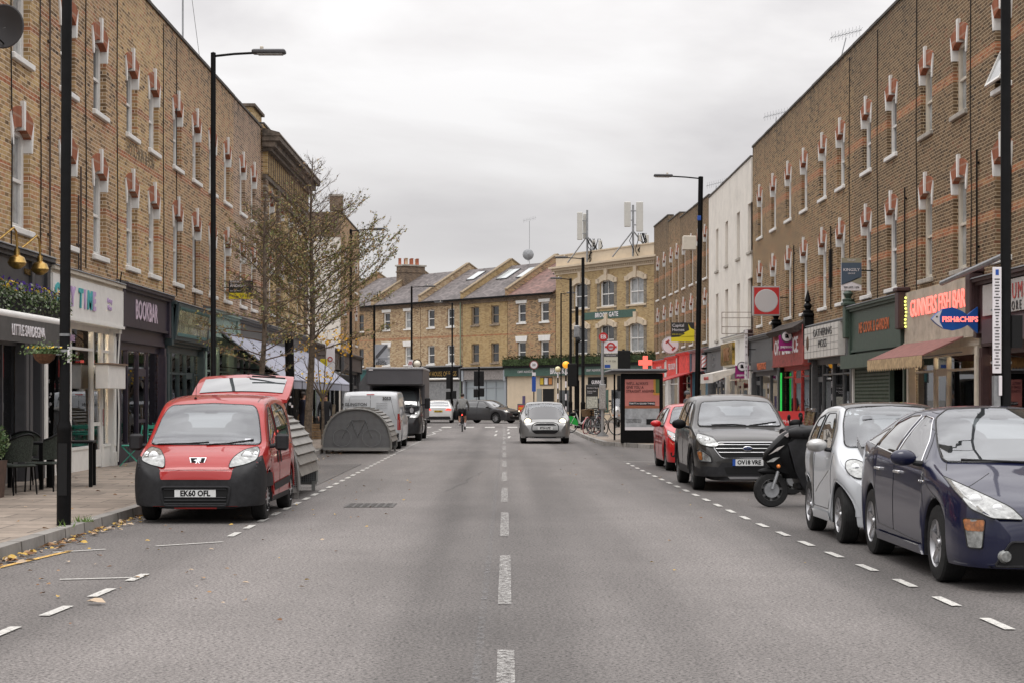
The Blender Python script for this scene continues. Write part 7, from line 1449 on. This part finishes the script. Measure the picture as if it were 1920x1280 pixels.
# ---- greengrocer stall: crates one by one
CRW = mat('crate_wood', (.38, .26, .15), .85, var=.2); ORG = mat('fruit_orange', (.72, .20, .02), .6, var=.2); FRT = [ORG, mat('fruit_red', (.42, .04, .02), .5), mat('fruit_green', (.15, .25, .05), .6), mat('fruit_yellow', (.6, .42, .05), .6), mat('fruit_dark', (.06, .03, .05), .6)]
def crate(x, y, z, rz, label, fruit=None, w=.5, d=.36, h=.26):
    root = empty('fruit_crate', (x, y, z), rz, label, 'crate', 'wooden crates at the greengrocer'); b = MB()
    for k_ in range(3): zz0 = .02+k_*h/3; b.box(-w/2, w/2, -d/2, -d/2+.012, zz0, zz0+h/3-.02, CRW).box(-w/2, w/2, d/2-.012, d/2, zz0, zz0+h/3-.02, CRW).box(-w/2, -w/2+.012, -d/2, d/2, zz0, zz0+h/3-.02, CRW).box(w/2-.012, w/2, -d/2, d/2, zz0, zz0+h/3-.02, CRW)
    b.box(-w/2, w/2, -d/2, d/2, 0, .02, CRW)
    for sx in (-w/2+.02, w/2-.05):
        for sy in (-d/2+.015, d/2-.04): b.box(sx, sx+.03, sy, sy+.025, 0, h, CRW)
    b.build('box', root, smooth=0)
    if fruit:
        f = MB(); 
        for k_ in range(22): f.ball((rp_.uniform(-w/2+.05, w/2-.05), rp_.uniform(-d/2+.05, d/2-.05), h-.01+rp_.uniform(-.02, .05)), .042, fruit, 7, 5)
        f.build('fruit', root)
    return root
CL = [(-7.0, 62.2, .12, 'upright empty crate at the foot of the crate pile'), (-6.55, 62.6, .12, 'crate on the ground beside the pile nearest the road'), (-7.0, 62.25, .40, 'second crate up in the pile by the tree'), (-6.55, 62.6, .40, 'crate stacked on the road side of the pile'), (-7.5, 62.0, .12, 'ground level crate nearest the shop wall'), (-7.05, 62.4, .68, 'third crate up in the pile, filled with dark fruit'), (-7.55, 62.1, .40, 'crate of red fruit on the wall side of the pile')]
for k_, (x, y, z, lb) in enumerate(CL): crate(x, y, z, R(rp_.uniform(-12, 12)), lb, None if k_ < 4 else FRT[k_ % 5])
nm = ('nearest', 'second', 'third', 'fourth', 'fifth', 'sixth', 'seventh', 'farthest')
for row, (z, xr, fr_) in enumerate(((.55, -7.35, 0), (.95, -7.75, 1))):
    for k_ in range(8): crate(xr, 54.2+k_*.72, z+.12, R(90), '%s crate on the %s shelf of the fruit stall' % (nm[k_], ('lower', 'upper')[row]), FRT[(k_*2+row*3) % 5 if k_ > 1 else 0], h=.2)
st = thing_mb('fruit_stall', MB().box(-.35, .3, -.3, 5.5, .52, .55, CRW).box(-.75, -.3, -.3, 5.5, .92, .95, CRW), (-7.4, 54.2, .12), 0, 'stepped wooden fruit stall under the lavender awnings', 'market stall', smooth=0)
for y in (-.2, 2.6, 5.4):
    for x, h in ((.25, .52), (-.28, .92), (-.7, .92)): MB().box(x-.03, x+.03, y-.03, y+.03, 0, h, BLACK).build('leg', st, smooth=0)
tp = thing_mb('grey_tarpaulin', MB().prism([(0, 0), (0, 2.15), (.55, 2.95), (1.0, 2.7), (1.75, 2.05), (1.75, 0)], 0, 4, mat('tarp_grey', (.10, .10, .105), .9, var=.15, vs=2, bump=.6, bs=6)), (-6.95, 84.5, .12), 0, 'dark grey sheeted canopy with a sloping top behind the white van', 'canopy', smooth=0)
# stake by the sapling
thing_mb('tree_stake', MB().cyl((0, 0, 0), (.08, 0, 1.25), .05, mat('weathered_stake', (.22, .18, .13), .9, var=.3), seg=10), (-5.58, 57.0, .12), 0, 'weathered wooden tree stake leaning by the sapling', 'stake')
# ================================================================ TREES
BARK = mat('bark', (.16, .125, .095), .95, var=.3, vs=12, bump=.8, bs=40); TWIG = mat('twig_bark', (.105, .072, .055), .9)
AUT = [mat('autumn_leaf_%s' % n, c, .75) for n, c in (('olive', (.26, .24, .08)), ('brown', (.30, .19, .10)), ('dull_green', (.18, .21, .07)), ('tan', (.40, .29, .13)), ('dark', (.11, .11, .05)))]
YLF = [mat('leaf_bright_yellow', (.75, .50, .03), .7), mat('leaf_gold', (.62, .33, .03), .7)]
def tree(x, y, h, label, seed, spread=2.6, z0=2.5, r0=.12, nprim=46, dens=1.0, lean=(0, 0), leafmats=AUT, leafs=.045, ang=(25, 55), twigs=True, top=1.0, low=0, lw_=.5):
    r = random.Random(seed); root = empty('street_tree', (x, y, .12), 0, label, 'tree')
    tr = MB(); n = 12; P = []
    for i in range(n+1): t = i/n; P.append(Vector((lean[0]*t + .05*sin(t*7+seed), lean[1]*t + .05*cos(t*6+seed), h*t)))
    rad = [r0*(1-i/n)**.8+.008 for i in range(n+1)]; rad[0] *= 1.25; tr.tube(P, rad, BARK, 10)
    def pt(t): k = min(n-1, int(t*n)); return P[k].lerp(P[k+1], t*n-k)
    lb, lf = MB(), MB(); az = r.random()*6
    def leafat(p, m=leafmats):
        a = Vector((r.gauss(0, 1), r.gauss(0, 1), r.gauss(0, .7))).normalized(); u = (a.orthogonal() + Vector((0, 0, -.6))).normalized(); w = a.cross(u).normalized(); s = leafs*r.uniform(.6, 1.35)
        lf.add([p, p+u*s+w*s*lw_, p+u*s*2, p+u*s-w*s*lw_], [(0, 1, 2, 3)], r.choice(m))
    for i in range(nprim):
        f = i/(nprim-1); t = z0/h + (1-z0/h)*(f**.85)*.97; az += 2.4+r.uniform(-.4, .4); el = R(r.uniform(*ang)) * (1 if f > low else .4)
        ln = spread*(max(.0, 1-f)**.95)*min(1, .55+f*3.2)*r.uniform(.72, 1.08)+.25*top; s = pt(t); d = Vector((cos(az)*cos(el), sin(az)*cos(el), sin(el))); B_ = [s]; m = 7
        for k in range(m): d = (d + Vector((r.gauss(0, .07), r.gauss(0, .07), r.gauss(.012, .05)))).normalized(); B_.append(B_[-1]+d*ln/m)
        rr = max(.006, r0*.15*(1-f)**.7+.004); tr.tube(B_, [rr*(1-k/m)+.0035 for k in range(m+1)], TWIG if rr < .016 else BARK, 5)
        ns = max(4, int(ln*8))
        for q in range(ns):
            u_ = .18+.82*(q+r.random())/ns; k = min(m-1, int(u_*m)); b0 = B_[k].lerp(B_[k+1], u_*m-k); dd = (B_[k+1]-B_[k]).normalized()
            side = dd.cross(Vector((0, 0, 1))).normalized()*(1 if q % 2 else -1); d2_ = (dd*.75 + side*r.uniform(.4, .95) + Vector((0, 0, r.uniform(-.15, .45)))).normalized(); l2 = ln*(1-u_*.55)*r.uniform(.22, .42)+.08; mid = b0+d2_*l2*.5; e = b0+(d2_+Vector((0, 0, .12)))*l2
            lb.tube([b0, mid, e], [.005, .004, .0025], TWIG, 3, False)
            nt_ = max(2, int(l2*7*dens*(1 if f < .6 else .7)))
            for w in range(nt_):
                v_ = .2+.8*w/nt_; tb = b0.lerp(mid, v_*2) if v_ < .5 else mid.lerp(e, v_*2-1); d3 = (d2_+Vector((r.gauss(0, .6), r.gauss(0, .6), r.gauss(.1, .4)))).normalized(); te = tb+d3*r.uniform(.08, .22)
                if twigs: lb.tube([tb, te], [.003, .002], TWIG, 3, False)
                if dens > 0:
                    for z_ in range(r.choice((2, 3, 4)) if f < .42 else r.choice((1, 1, 2)) if f < .64 else r.choice((0, 1))): leafat(tb.lerp(te, r.random()))
    tk = tr.build('trunk', root); lb.build('branches', tk, smooth=0)
    if lf.v: lf.build('crown', root, smooth=0)
    return root
tree(-5.5, 49.5, 8.2, 'big sparse autumn tree standing at the kerb in front of the lavender awnings', 5, spread=3.5, z0=2.7, r0=.11, nprim=76, dens=1.75, leafs=.034, lean=(.15, 0), ang=(22, 48))
tree(-5.55, 39.5, 6.0, 'thinner street tree with bare lower twigs behind the raised red tailgate', 17, spread=1.85, z0=1.9, r0=.075, nprim=46, dens=.85, leafs=.034, low=.45, ang=(18, 48), lean=(.25, 0))
# bare sapling with a few yellow leaves
sp_ = empty('sapling', (-5.62, 54.5, .12), 0, 'forked sapling with a few bright yellow leaves beside the bike hangar', 'tree'); b = MB(); lf = MB(); r = random.Random(3)
b.tube([(0, 0, 0), (.02, 0, .8), (0, 0, 1.45)], [.05, .042, .04], BARK, 8); ends = []
for a, e_ in ((-.55, 2.7), (-.2, 3.4), (.12, 3.5), (.5, 2.9), (.75, 2.5), (-.8, 2.2)):
    P = [Vector((0, 0, 1.42)), Vector((a*.4, r.uniform(-.2, .2), 1.9)), Vector((a*.9, r.uniform(-.3, .3), (1.9+e_)/2+.1)), Vector((a*1.1, r.uniform(-.3, .3), e_))]; b.tube(P, [.028, .02, .013, .006], BARK, 6)
    for k in range(9): p = P[1].lerp(P[3], r.random()); q = p+Vector((r.gauss(0, .18), r.gauss(0, .18), r.uniform(.05, .3))); b.tube([p, q], [.006, .003], TWIG, 3); ends.append(q)
b.build('trunk', sp_)
for c_ in [(.35, 0, 3.25), (-.1, 0, 3.3), (.65, 0, 2.95), (.9, .1, 3.15), (-.5, 0, 3.0), (.15, -.1, 2.2), (-.3, 0, 2.1), (.5, 0, 3.35)]:
    for k in range(26):
        c0 = Vector(c_)+Vector((r.gauss(0, .15), r.gauss(0, .15), r.gauss(0, .11))); a = Vector((r.gauss(0, 1), r.gauss(0, 1), r.gauss(0, 1))).normalized(); u = a.orthogonal().normalized(); w = a.cross(u); s = .05
        lf.add([c0-u*s, c0+w*s*.7, c0+u*s, c0-w*s*.7], [(0, 1, 2, 3)], r.choice(YLF))
lf.build('leaves', sp_, smooth=0)
# ================================================================ PEOPLE
SKIN = mat('skin', (.42, .24, .17), .6); HAIR = mat('dark_hair', (.025, .018, .014), .7)
def body(root, J, E, rad, mats, pick, name='body', sub=1):
    me = bpy.data.meshes.new('sk'); me.from_pydata([J[k] for k in J], [(list(J).index(a), list(J).index(b)) for a, b in E], []); o = bpy.data.objects.new('sk', me); C.objects.link(o)
    mo = o.modifiers.new('s', 'SKIN'); mo.use_smooth_shade = True
    for i, k in enumerate(J): v_ = me.skin_vertices[0].data[i]; rr = rad[k]; v_.radius = rr if hasattr(rr, '__len__') else (rr, rr); v_.use_root = (i == 0)
    s = o.modifiers.new('u', 'SUBSURF'); s.levels = s.render_levels = sub
    bpy.context.view_layer.update(); dg = bpy.context.evaluated_depsgraph_get(); m2 = bpy.data.meshes.new_from_object(o.evaluated_get(dg)); bpy.data.objects.remove(o)
    m2.materials.clear()
    for m in mats: m2.materials.append(m)
    for p in m2.polygons: p.material_index = pick(p.center); p.use_smooth = True
    m2.name = name; b = bpy.data.objects.new(name, m2); C.objects.link(b); b.parent = root; return b
def person(name_lbl, x, y, rz, H=1.68, coat=None, legs=None, hat=None, z=.12, lean=0, arms='down', coatz=.45, hair=HAIR):
    root = empty('person', (x, y, z), rz, name_lbl, 'person'); k = H/1.75; q = 1
    J = dict(pelvis=(0, 0, .95), waist=(0, -.01, 1.08), chest=(0, 0, 1.30), neck=(0, .0, 1.47), headb=(0, -.01, 1.56), headt=(0, -.015, 1.68), shL=(.17, 0, 1.42), shR=(-.17, 0, 1.42), elL=(.235, .02, 1.16), elR=(-.235, .02, 1.16), wrL=(.24, -.06, .93), wrR=(-.24, -.06, .93), hdL=(.235, -.09, .84), hdR=(-.235, -.09, .84),
        hpL=(.09, 0, .88), hpR=(-.09, 0, .88), knL=(.10, -.03, .48), knR=(-.10, .02, .48), anL=(.10, .02, .09), anR=(-.10, .10, .11), toL=(.11, -.14, .04), toR=(-.11, -.05, .04))
    J = {a: tuple(c*k for c in b) for a, b in J.items()}
    rad = dict(pelvis=(.15, .11), waist=(.135, .10), chest=(.165, .115), neck=.058, headb=(.075, .085), headt=(.075, .09), shL=.065, shR=.065, elL=.048, elR=.048, wrL=.032, wrR=.032, hdL=(.035, .018), hdR=(.035, .018), hpL=.09, hpR=.09, knL=.06, knR=.06, anL=.042, anR=.042, toL=.038, toR=.038)
    E = [('pelvis', 'waist'), ('waist', 'chest'), ('chest', 'neck'), ('neck', 'headb'), ('headb', 'headt'), ('chest', 'shL'), ('chest', 'shR'), ('shL', 'elL'), ('shR', 'elR'), ('elL', 'wrL'), ('elR', 'wrR'), ('wrL', 'hdL'), ('wrR', 'hdR'), ('pelvis', 'hpL'), ('pelvis', 'hpR'), ('hpL', 'knL'), ('hpR', 'knR'), ('knL', 'anL'), ('knR', 'anR'), ('anL', 'toL'), ('anR', 'toR')]
    bd = body(root, J, E, rad, [SKIN, coat, legs, BLACKM], lambda c: 0 if c.z > 1.49*k or (abs(c.x) > .19*k and c.z < .93*k) else 1 if c.z > .9*k else 2 if c.z > .09*k else 3, sub=2)
    ct = MB().lathe([(.19*k, coatz*k), (.185*k, .6*k), (.165*k, .9*k), (.15*k, 1.0*k)], coat, seg=16); 
    if coatz < .88: o = ct.build('coat_skirt', root); o.scale = (1.05, .8, 1)
    hd = MB(); hm = hat or hair
    hd.ball((0, .01, 1.665*k), .105*k, hm, 14, 9, (.88, 1, .88)); hd.ball((0, .045, 1.60*k), .09*k, hair, 12, 8, (.9, .75, 1.0)); hd.build('hat' if hat else 'hair', root)
    fc = MB().ball((0, -.105*k, 1.60*k), .017*k, SKIN, 8, 6, (.8, 1, 1.3)).ball((.03*k, -.092*k, 1.625*k), .010*k, BLACKM, 6, 5).ball((-.03*k, -.092*k, 1.625*k), .010*k, BLACKM, 6, 5).box(-.022*k, .022*k, -.099*k, -.088*k, 1.558*k, 1.565*k, TRED)
    for s in (-1, 1): fc.ball((s*.078*k, .0, 1.61*k), .02*k, SKIN, 8, 6, (.4, .8, 1.3))
    fc.build('face', root)
    fg = MB()
    for s in (-1, 1):
        for j in range(4): x0 = s*.235*k; y0 = (-.115+.018*j)*k; fg.tube([(x0, y0, .83*k), (x0-s*.008, y0-.006, .79*k), (x0-s*.02, y0-.004, (.76-.008*abs(j-1.5))*k)], [.009, .008, .006], SKIN, 6)
        fg.tube([(s*.225*k, -.125*k, .865*k), (s*.215*k, -.145*k, .83*k), (s*.21*k, -.14*k, .805*k)], [.010, .009, .007], SKIN, 6)
    fg.build('fingers', root); return root
CBK = mat('black_coat', (.012, .012, .014), .85); CNV = mat('navy_coat', (.02, .022, .04), .85); TRS = mat('dark_trousers', (.02, .02, .025), .85); GTOP = mat('grey_sweatshirt', (.17, .17, .165), .9, var=.1, vs=14)
person('woman in a long black coat and dark hat walking by the wooden stake', -5.95, 58.5, R(5), 1.60, CBK, TRS, hat=mat('plum_beanie', (.05, .015, .02), .9))
person('person in a dark navy coat turned to the fruit crates behind the leaning post', -6.45, 56.5, R(120), 1.66, CNV, TRS)
person('person in a dark jacket standing among the bicycles by the pub', 5.2, 93.5, R(150), 1.72, mat('charcoal_jacket', (.04, .04, .045), .85), TRS, coatz=.9)
person('person in a grey cap passing behind the right street lamp and the red car', 6.0, 57.6, R(60), 1.70, mat('grey_jacket', (.10, .10, .11), .85), TRS, hat=mat('grey_cap', (.14, .14, .15), .9), coatz=.9)
# ================================================================ BICYCLES
def bicycle(x, y, rz, fm, label, tyre=RUBBER, lean=0, fender=None, basket=False, step=False, z=.12, cat='bicycle', group=None, name='bicycle'):
    root = empty(name, (x, y, z), rz, label, cat, group); root.rotation_euler = (R(lean), 0, rz); Rw = .34
    for wx in (-.52, .52):
        w = MB(); w.tube([(Rw*cos(a), 0, Rw*sin(a)) for a in [2*pi*i/28 for i in range(29)]], .017, tyre, 6, False).tube([(.93*Rw*cos(a), 0, .93*Rw*sin(a)) for a in [2*pi*i/28 for i in range(29)]], .009, STEEL, 5, False).cyl((0, -.05, 0), (0, .05, 0), .02, STEEL, seg=8)
        for k in range(14): a = 2*pi*k/14; w.cyl((0, .015*(-1)**k, 0), (.92*Rw*cos(a), 0, .92*Rw*sin(a)), .0018, STEEL, seg=3)
        o = w.build('wheel', root); o.location = (wx, 0, Rw)
    f = MB(); bb, st, hd = (-.08, 0, .28), (-.24, 0, .80), (.34, 0, .84)
    if step: f.tube([st, (-.1, 0, .42), (.1, 0, .38), (.30, 0, .70)], .03, fm, 8)
    else: f.cyl(st, hd, .016, fm, seg=8)
    f.cyl(bb, st, .016, fm, seg=8).cyl(bb, (.37, 0, .74), .018, fm, seg=8)
    for s in (-.05, .05): f.tube([(-.52, s, Rw), (-.26, s*.3, .76)], .009, fm, 6).tube([(-.52, s, Rw), (-.08, s*.3, .28)], .009, fm, 6).tube([(.52, s, Rw), (.40, s*.8, .68), (.36, 0, .78)], .011, fm, 6)
    f.cyl((.37, 0, .74), (.31, 0, .98), .016, fm, seg=8).build('frame', root)
    MB().tube([(.30, -.3, 1.0), (.36, -.15, 1.02), (.32, 0, .99), (.36, .15, 1.02), (.30, .3, 1.0)], .012, BLACK, 6).build('handlebar', root)
    MB().ball((-.26, 0, .93), .12, BLACKM, 12, 7, (1.1, .55, .28)).cyl((-.24, 0, .78), (-.26, 0, .92), .012, STEEL, seg=6).build('saddle', root)
    MB().cyl((-.08, -.02, .28), (-.08, .02, .28), .09, BLACK, seg=18).cyl((-.08, -.09, .28), (-.02, -.09, .13), .008, STEEL, seg=5).cyl((-.08, .09, .28), (-.14, .09, .43), .008, STEEL, seg=5).box(-.06, .04, -.16, -.08, .12, .14, BLACKM).box(-.2, -.1, .08, .16, .42, .44, BLACKM).build('crank', root)
    if fender: MB().prism([(-.52+.36*cos(a), Rw+.36*sin(a)) for a in [pi*(-.05+.9*i/12) for i in range(13)]], -.03, .03, fender).build('wheel_cover', root)
    if basket: MB().prism([(.42, .72), (.78, .72), (.84, 1.0), (.40, 1.0)], -.18, .18, mat('wicker_tan', (.20, .12, .06), .9, var=.4, vs=40)).build('basket', root)
    return root
LIME = mat('hire_bike_green', (.02, .38, .06), .35, coat=.5); WF = mat('bike_white', (.55, .55, .55), .4); PINKW = mat('pink_tyre', (.55, .16, .18), .7)
bicycle(xx(1090, 74), 74, R(178), WF, 'white hire bicycle with a green rear wheel cover by the kerb', fender=LIME, step=True, lean=4).rotation_euler = (0, 0, R(20))
bicycle(xx(1108, 71.5), 71.5, R(62), WF, 'pale bicycle with a pink front tyre leaning among the parked bikes', tyre=PINKW, lean=9)
bicycle(xx(1121, 70.5), 70.8, R(118), BLACK, 'black bicycle with a tan basket behind the bus stop pole', basket=True, lean=-6)
bicycle(xx(1136, 69.5), 69.5, R(-38), mat('grey_frame', (.15, .15, .16), .4), 'grey bicycle fallen against the others at the right end of the group', lean=14)
bicycle(xx(1118, 75.5), 75.5, R(70), mat('dark_blue_frame', (.02, .03, .08), .4), 'dark bicycle at the back of the parked group', lean=3)
# cyclist
cy = bicycle(-1.95, 82.3, R(90), BLACK, 'black bicycle ridden away from the camera in the left lane', z=0)
cr = empty('person', (-1.95, 82.3, 0), R(180), 'cyclist in grey sweatshirt and black shorts riding away down the left lane', 'person')
J = dict(pelvis=(0, -.24, 1.02), waist=(0, -.16, 1.16), chest=(0, -.02, 1.38), neck=(0, .06, 1.53), headb=(0, .09, 1.61), headt=(0, .10, 1.73), shL=(.19, .02, 1.46), shR=(-.19, .02, 1.46), elL=(.29, .14, 1.22), elR=(-.29, .14, 1.22), wrL=(.28, .28, 1.05), wrR=(-.28, .28, 1.05), hdL=(.28, .32, 1.02), hdR=(-.28, .32, 1.02),
    hpL=(.10, -.20, .96), hpR=(-.10, -.20, .96), knL=(.13, .14, .72), knR=(-.13, .10, .58), anL=(.12, -.06, .34), anR=(-.12, -.02, .16), toL=(.12, .08, .28), toR=(-.12, .12, .10))
J = {a: (x, -y, z) for a, (x, y, z) in J.items()}
rad = dict(pelvis=(.16, .13), waist=(.15, .12), chest=(.18, .13), neck=.06, headb=(.075, .09), headt=(.075, .09), shL=.075, shR=.075, elL=.055, elR=.055, wrL=.036, wrR=.036, hdL=(.04, .02), hdR=(.04, .02), hpL=.10, hpR=.10, knL=.062, knR=.062, anL=.04, anR=.04, toL=.035, toR=.035)
E = [('pelvis', 'waist'), ('waist', 'chest'), ('chest', 'neck'), ('neck', 'headb'), ('headb', 'headt'), ('chest', 'shL'), ('chest', 'shR'), ('shL', 'elL'), ('shR', 'elR'), ('elL', 'wrL'), ('elR', 'wrR'), ('wrL', 'hdL'), ('wrR', 'hdR'), ('pelvis', 'hpL'), ('pelvis', 'hpR'), ('hpL', 'knL'), ('hpR', 'knR'), ('knL', 'anL'), ('knR', 'anR'), ('anL', 'toL'), ('anR', 'toR')]
def pk(c):
    if c.z > 1.56: return 0
    if c.z > 1.08 or (abs(c.x) > .22 and c.z > 1.0): return 1
    if c.z > .74: return 2
    if c.z > .42: return 0
    return 3 if c.z > .24 else 4
body(cr, J, E, rad, [SKIN, GTOP, CBK, LTX, BLACKM], pk, sub=2)
MB().ball((0, -.09, 1.70), .11, HAIR, 14, 9, (.88, 1, .85)).build('hair', cr)
fg = MB()
for s in (-1, 1):
    for j in range(4): fg.tube([(s*(.25+.018*j), -.32, 1.03), (s*(.25+.018*j), -.36, 1.02), (s*(.25+.018*j), -.345, .99)], .009, SKIN, 5)
    fg.tube([(s*.25, -.31, 1.01), (s*.235, -.34, .99)], .01, SKIN, 5)
fg.build('fingers', cr); MB().ball((-1.95*0, .60, .78), .03, mat('rear_lamp_red', (1, .05, .03), emit=3), 8, 6).build('rear_lamp', cy).location = (-.35, -.6, 0)
# ================================================================ SCOOTERS
def scooter(x, y, rz, col, label, cover=True, z=0, lean=0, dark=True):
    root = empty('motor_scooter', (x, y, z), rz, label, 'motorbike'); root.rotation_euler = (R(lean), 0, rz)
    for wx in (.66, -.62):
        o = wheel(root, (wx, 0, .25), .25, .12, 1, '7', ALLOYD); w2 = MB().lathe([(0, .03), (.11, .03), (.12, -.0)], STEEL, ax='y', seg=18); w2.build('brake_disc', o).location = (0, .03, 0); w2.build('brake_disc', o).location = (0, -.06, 0)
    b = MB()
    for s in (-.09, .09): b.cyl((.66, s, .27), (.52, s*.8, .68), .024, STEEL, seg=8)
    b.build('fork', root)
    n = 8; vs = []; pr = [(.46, .16, .42), (.56, .20, .62), (.60, .19, .80), (.52, .17, .95), (.44, .12, 1.04)]
    for xx_, w_, zz_ in pr:
        for k in range(n+1): a = -pi/2+pi*k/n; vs.append((xx_ - .16 + .18*cos(a), w_*sin(a), zz_))
    fs = [(i*(n+1)+k, i*(n+1)+k+1, (i+1)*(n+1)+k+1, (i+1)*(n+1)+k) for i in range(4) for k in range(n)]
    MB().add(vs, fs, col).build('front_fairing', root); 
    MB().ball((.66, 0, .52), .2, col, 14, 8, (1.0, .38, .28)).build('mudguard', root)
    for s in (-1, 1): MB().ball((.60, s*.085, .84), .07, LENS, 12, 8, (.5, 1, .55)).ball((.585, s*.15, .60), .03, ORA, 8, 6).build('headlight', root)
    MB().prism([(.36, .95), (.40, 1.0), (.30, 1.42), (.26, 1.38)], -.16, .16, glass_thin('scooter_screen', (.6, .6, .6), base=.15)).build('windscreen', root) if not cover else None
    MB().tube([(.26, -.36, 1.06), (.34, -.2, 1.08), (.36, 0, 1.02), (.34, .2, 1.08), (.26, .36, 1.06)], .018, BLACK, 8).build('handlebar', root)
    for s in (-1, 1): m_ = MB().cyl((.32, s*.22, 1.08), (.30, s*.30, 1.26), .008, BLACK, seg=6); m_.ball((.30, s*.33, 1.30), .07, BLACK, 12, 8, (.3, 1, .7)); m_.build('mirror', root)
    MB().bbox(-.5, .3, -.16, .16, .25, .36, BLACKM, .03).bbox(-.72, -.12, -.15, .15, .34, .70, col, .07).build('chassis', root); MB().ball((-.36, 0, .76), .36, BLACKM, 16, 8, (1.05, .42, .26)).build('seat', root)
    MB().bbox(-.86, -.62, -.16, .16, .72, 1.0, col, .04).build('top_box', root) if not dark else None
    MB().tube([(-.3, -.16, .22), (-.85, -.2, .30)], [.04, .05], STEEL, 8).build('exhaust', root)
    if cover:
        cv_ = mat('waterproof_cover', (.012, .012, .014), .5, var=.3, vs=8, bump=.6, bs=9)
        def lozenge(prof, name, m_, wob=0, sm=45):     # prof: closed side outline (x, z) with its half width; bulging skin between both sides
            b_ = MB(); n_ = len(prof); cx_ = sum(p[0] for p in prof)/n_; cz_ = sum(p[1] for p in prof)/n_; vs = []
            for sy_, k_ in ((-1, .72), (-1, .93), (-.6, 1.0), (.6, 1.0), (1, .93), (1, .72)):
                for i, (x_, z_, w_) in enumerate(prof): vs.append((cx_+(x_-cx_)*k_+wob*sin(i*2.1+sy_), w_*sy_*(1 if k_ < .9 else .92)+wob*sin(i*3.3), cz_+(z_-cz_)*k_))
            fs = [(j*n_+i, j*n_+(i+1) % n_, (j+1)*n_+(i+1) % n_, (j+1)*n_+i) for j in range(5) for i in range(n_)] + [tuple(range(n_-1, -1, -1)), tuple(range(5*n_, 6*n_))]
            return b_.add(vs, fs, m_).build(name, root, smooth=sm)
        lozenge([(.78, .70, .07), (.74, .80, .12), (.62, .94, .17), (.48, 1.07, .17), (.36, 1.13, .12), (.26, 1.0, .16), (.30, .60, .18), (.44, .46, .16), (.60, .52, .11), (.70, .60, .08)], 'nose_fairing', col)
        for s in (-1, 1):
            MB().prism([(.735, .765), (.60, .875), (.50, .905), (.58, .84)], s*.150, s*.166, CHROME).build('trim_blade', root, smooth=0)
            MB().prism([(.76, .66), (.66, .72), (.56, .735), (.66, .665)], s*.115, s*.150, LENS).build('side_light', root, smooth=0)
            MB().prism([(.50, 1.045), (.40, 1.115), (.37, 1.10), (.46, 1.02)], s*.145, s*.172, mat('sticker_white', (.5, .46, .45), .5)).build('sticker', root, smooth=0)
            MB().tube([(.44, s*.20, 1.08), (.34, s*.25, 1.09), (.2, s*.29, 1.10), (.08, s*.31, 1.10)], [.06, .088, .095, .10], cv_, 14).build('handlebar_muff', root)
        lozenge([(.46, .94, .22), (.36, 1.04, .25), (.2, 1.06, .28), (.04, .98, .28), (-.04, .7, .29), (-.06, .4, .27), (.0, .20, .24), (.14, .17, .22), (.26, .28, .22), (.34, .50, .23), (.42, .74, .23)], 'leg_cover', cv_, .012, 50)
        MB().box(.10, .20, .292, .296, .58, .68, mat('faint_print', (.06, .06, .06), .7)).box(.10, .20, -.30, -.296, .58, .68, mat('faint_print', (.06, .06, .06), .7)).build('cover_print', root, smooth=0)
    return root
scooter(4.55, 25.75, R(186), BLACK, 'black motor scooter with a waterproof leg cover, parked side on next to the suv')
scooter(5.35, 29.2, R(200), mat('dark_scooter_body', (.03, .03, .035), .4, coat=.5), 'second dark scooter mostly hidden behind the white microcar', cover=False)
scooter(5.6, 87.0, R(-100), mat('scooter_white', (.6, .6, .6), .35, coat=.6), 'white motor scooter parked on the pavement left of the bus shelter', cover=False, z=.12)
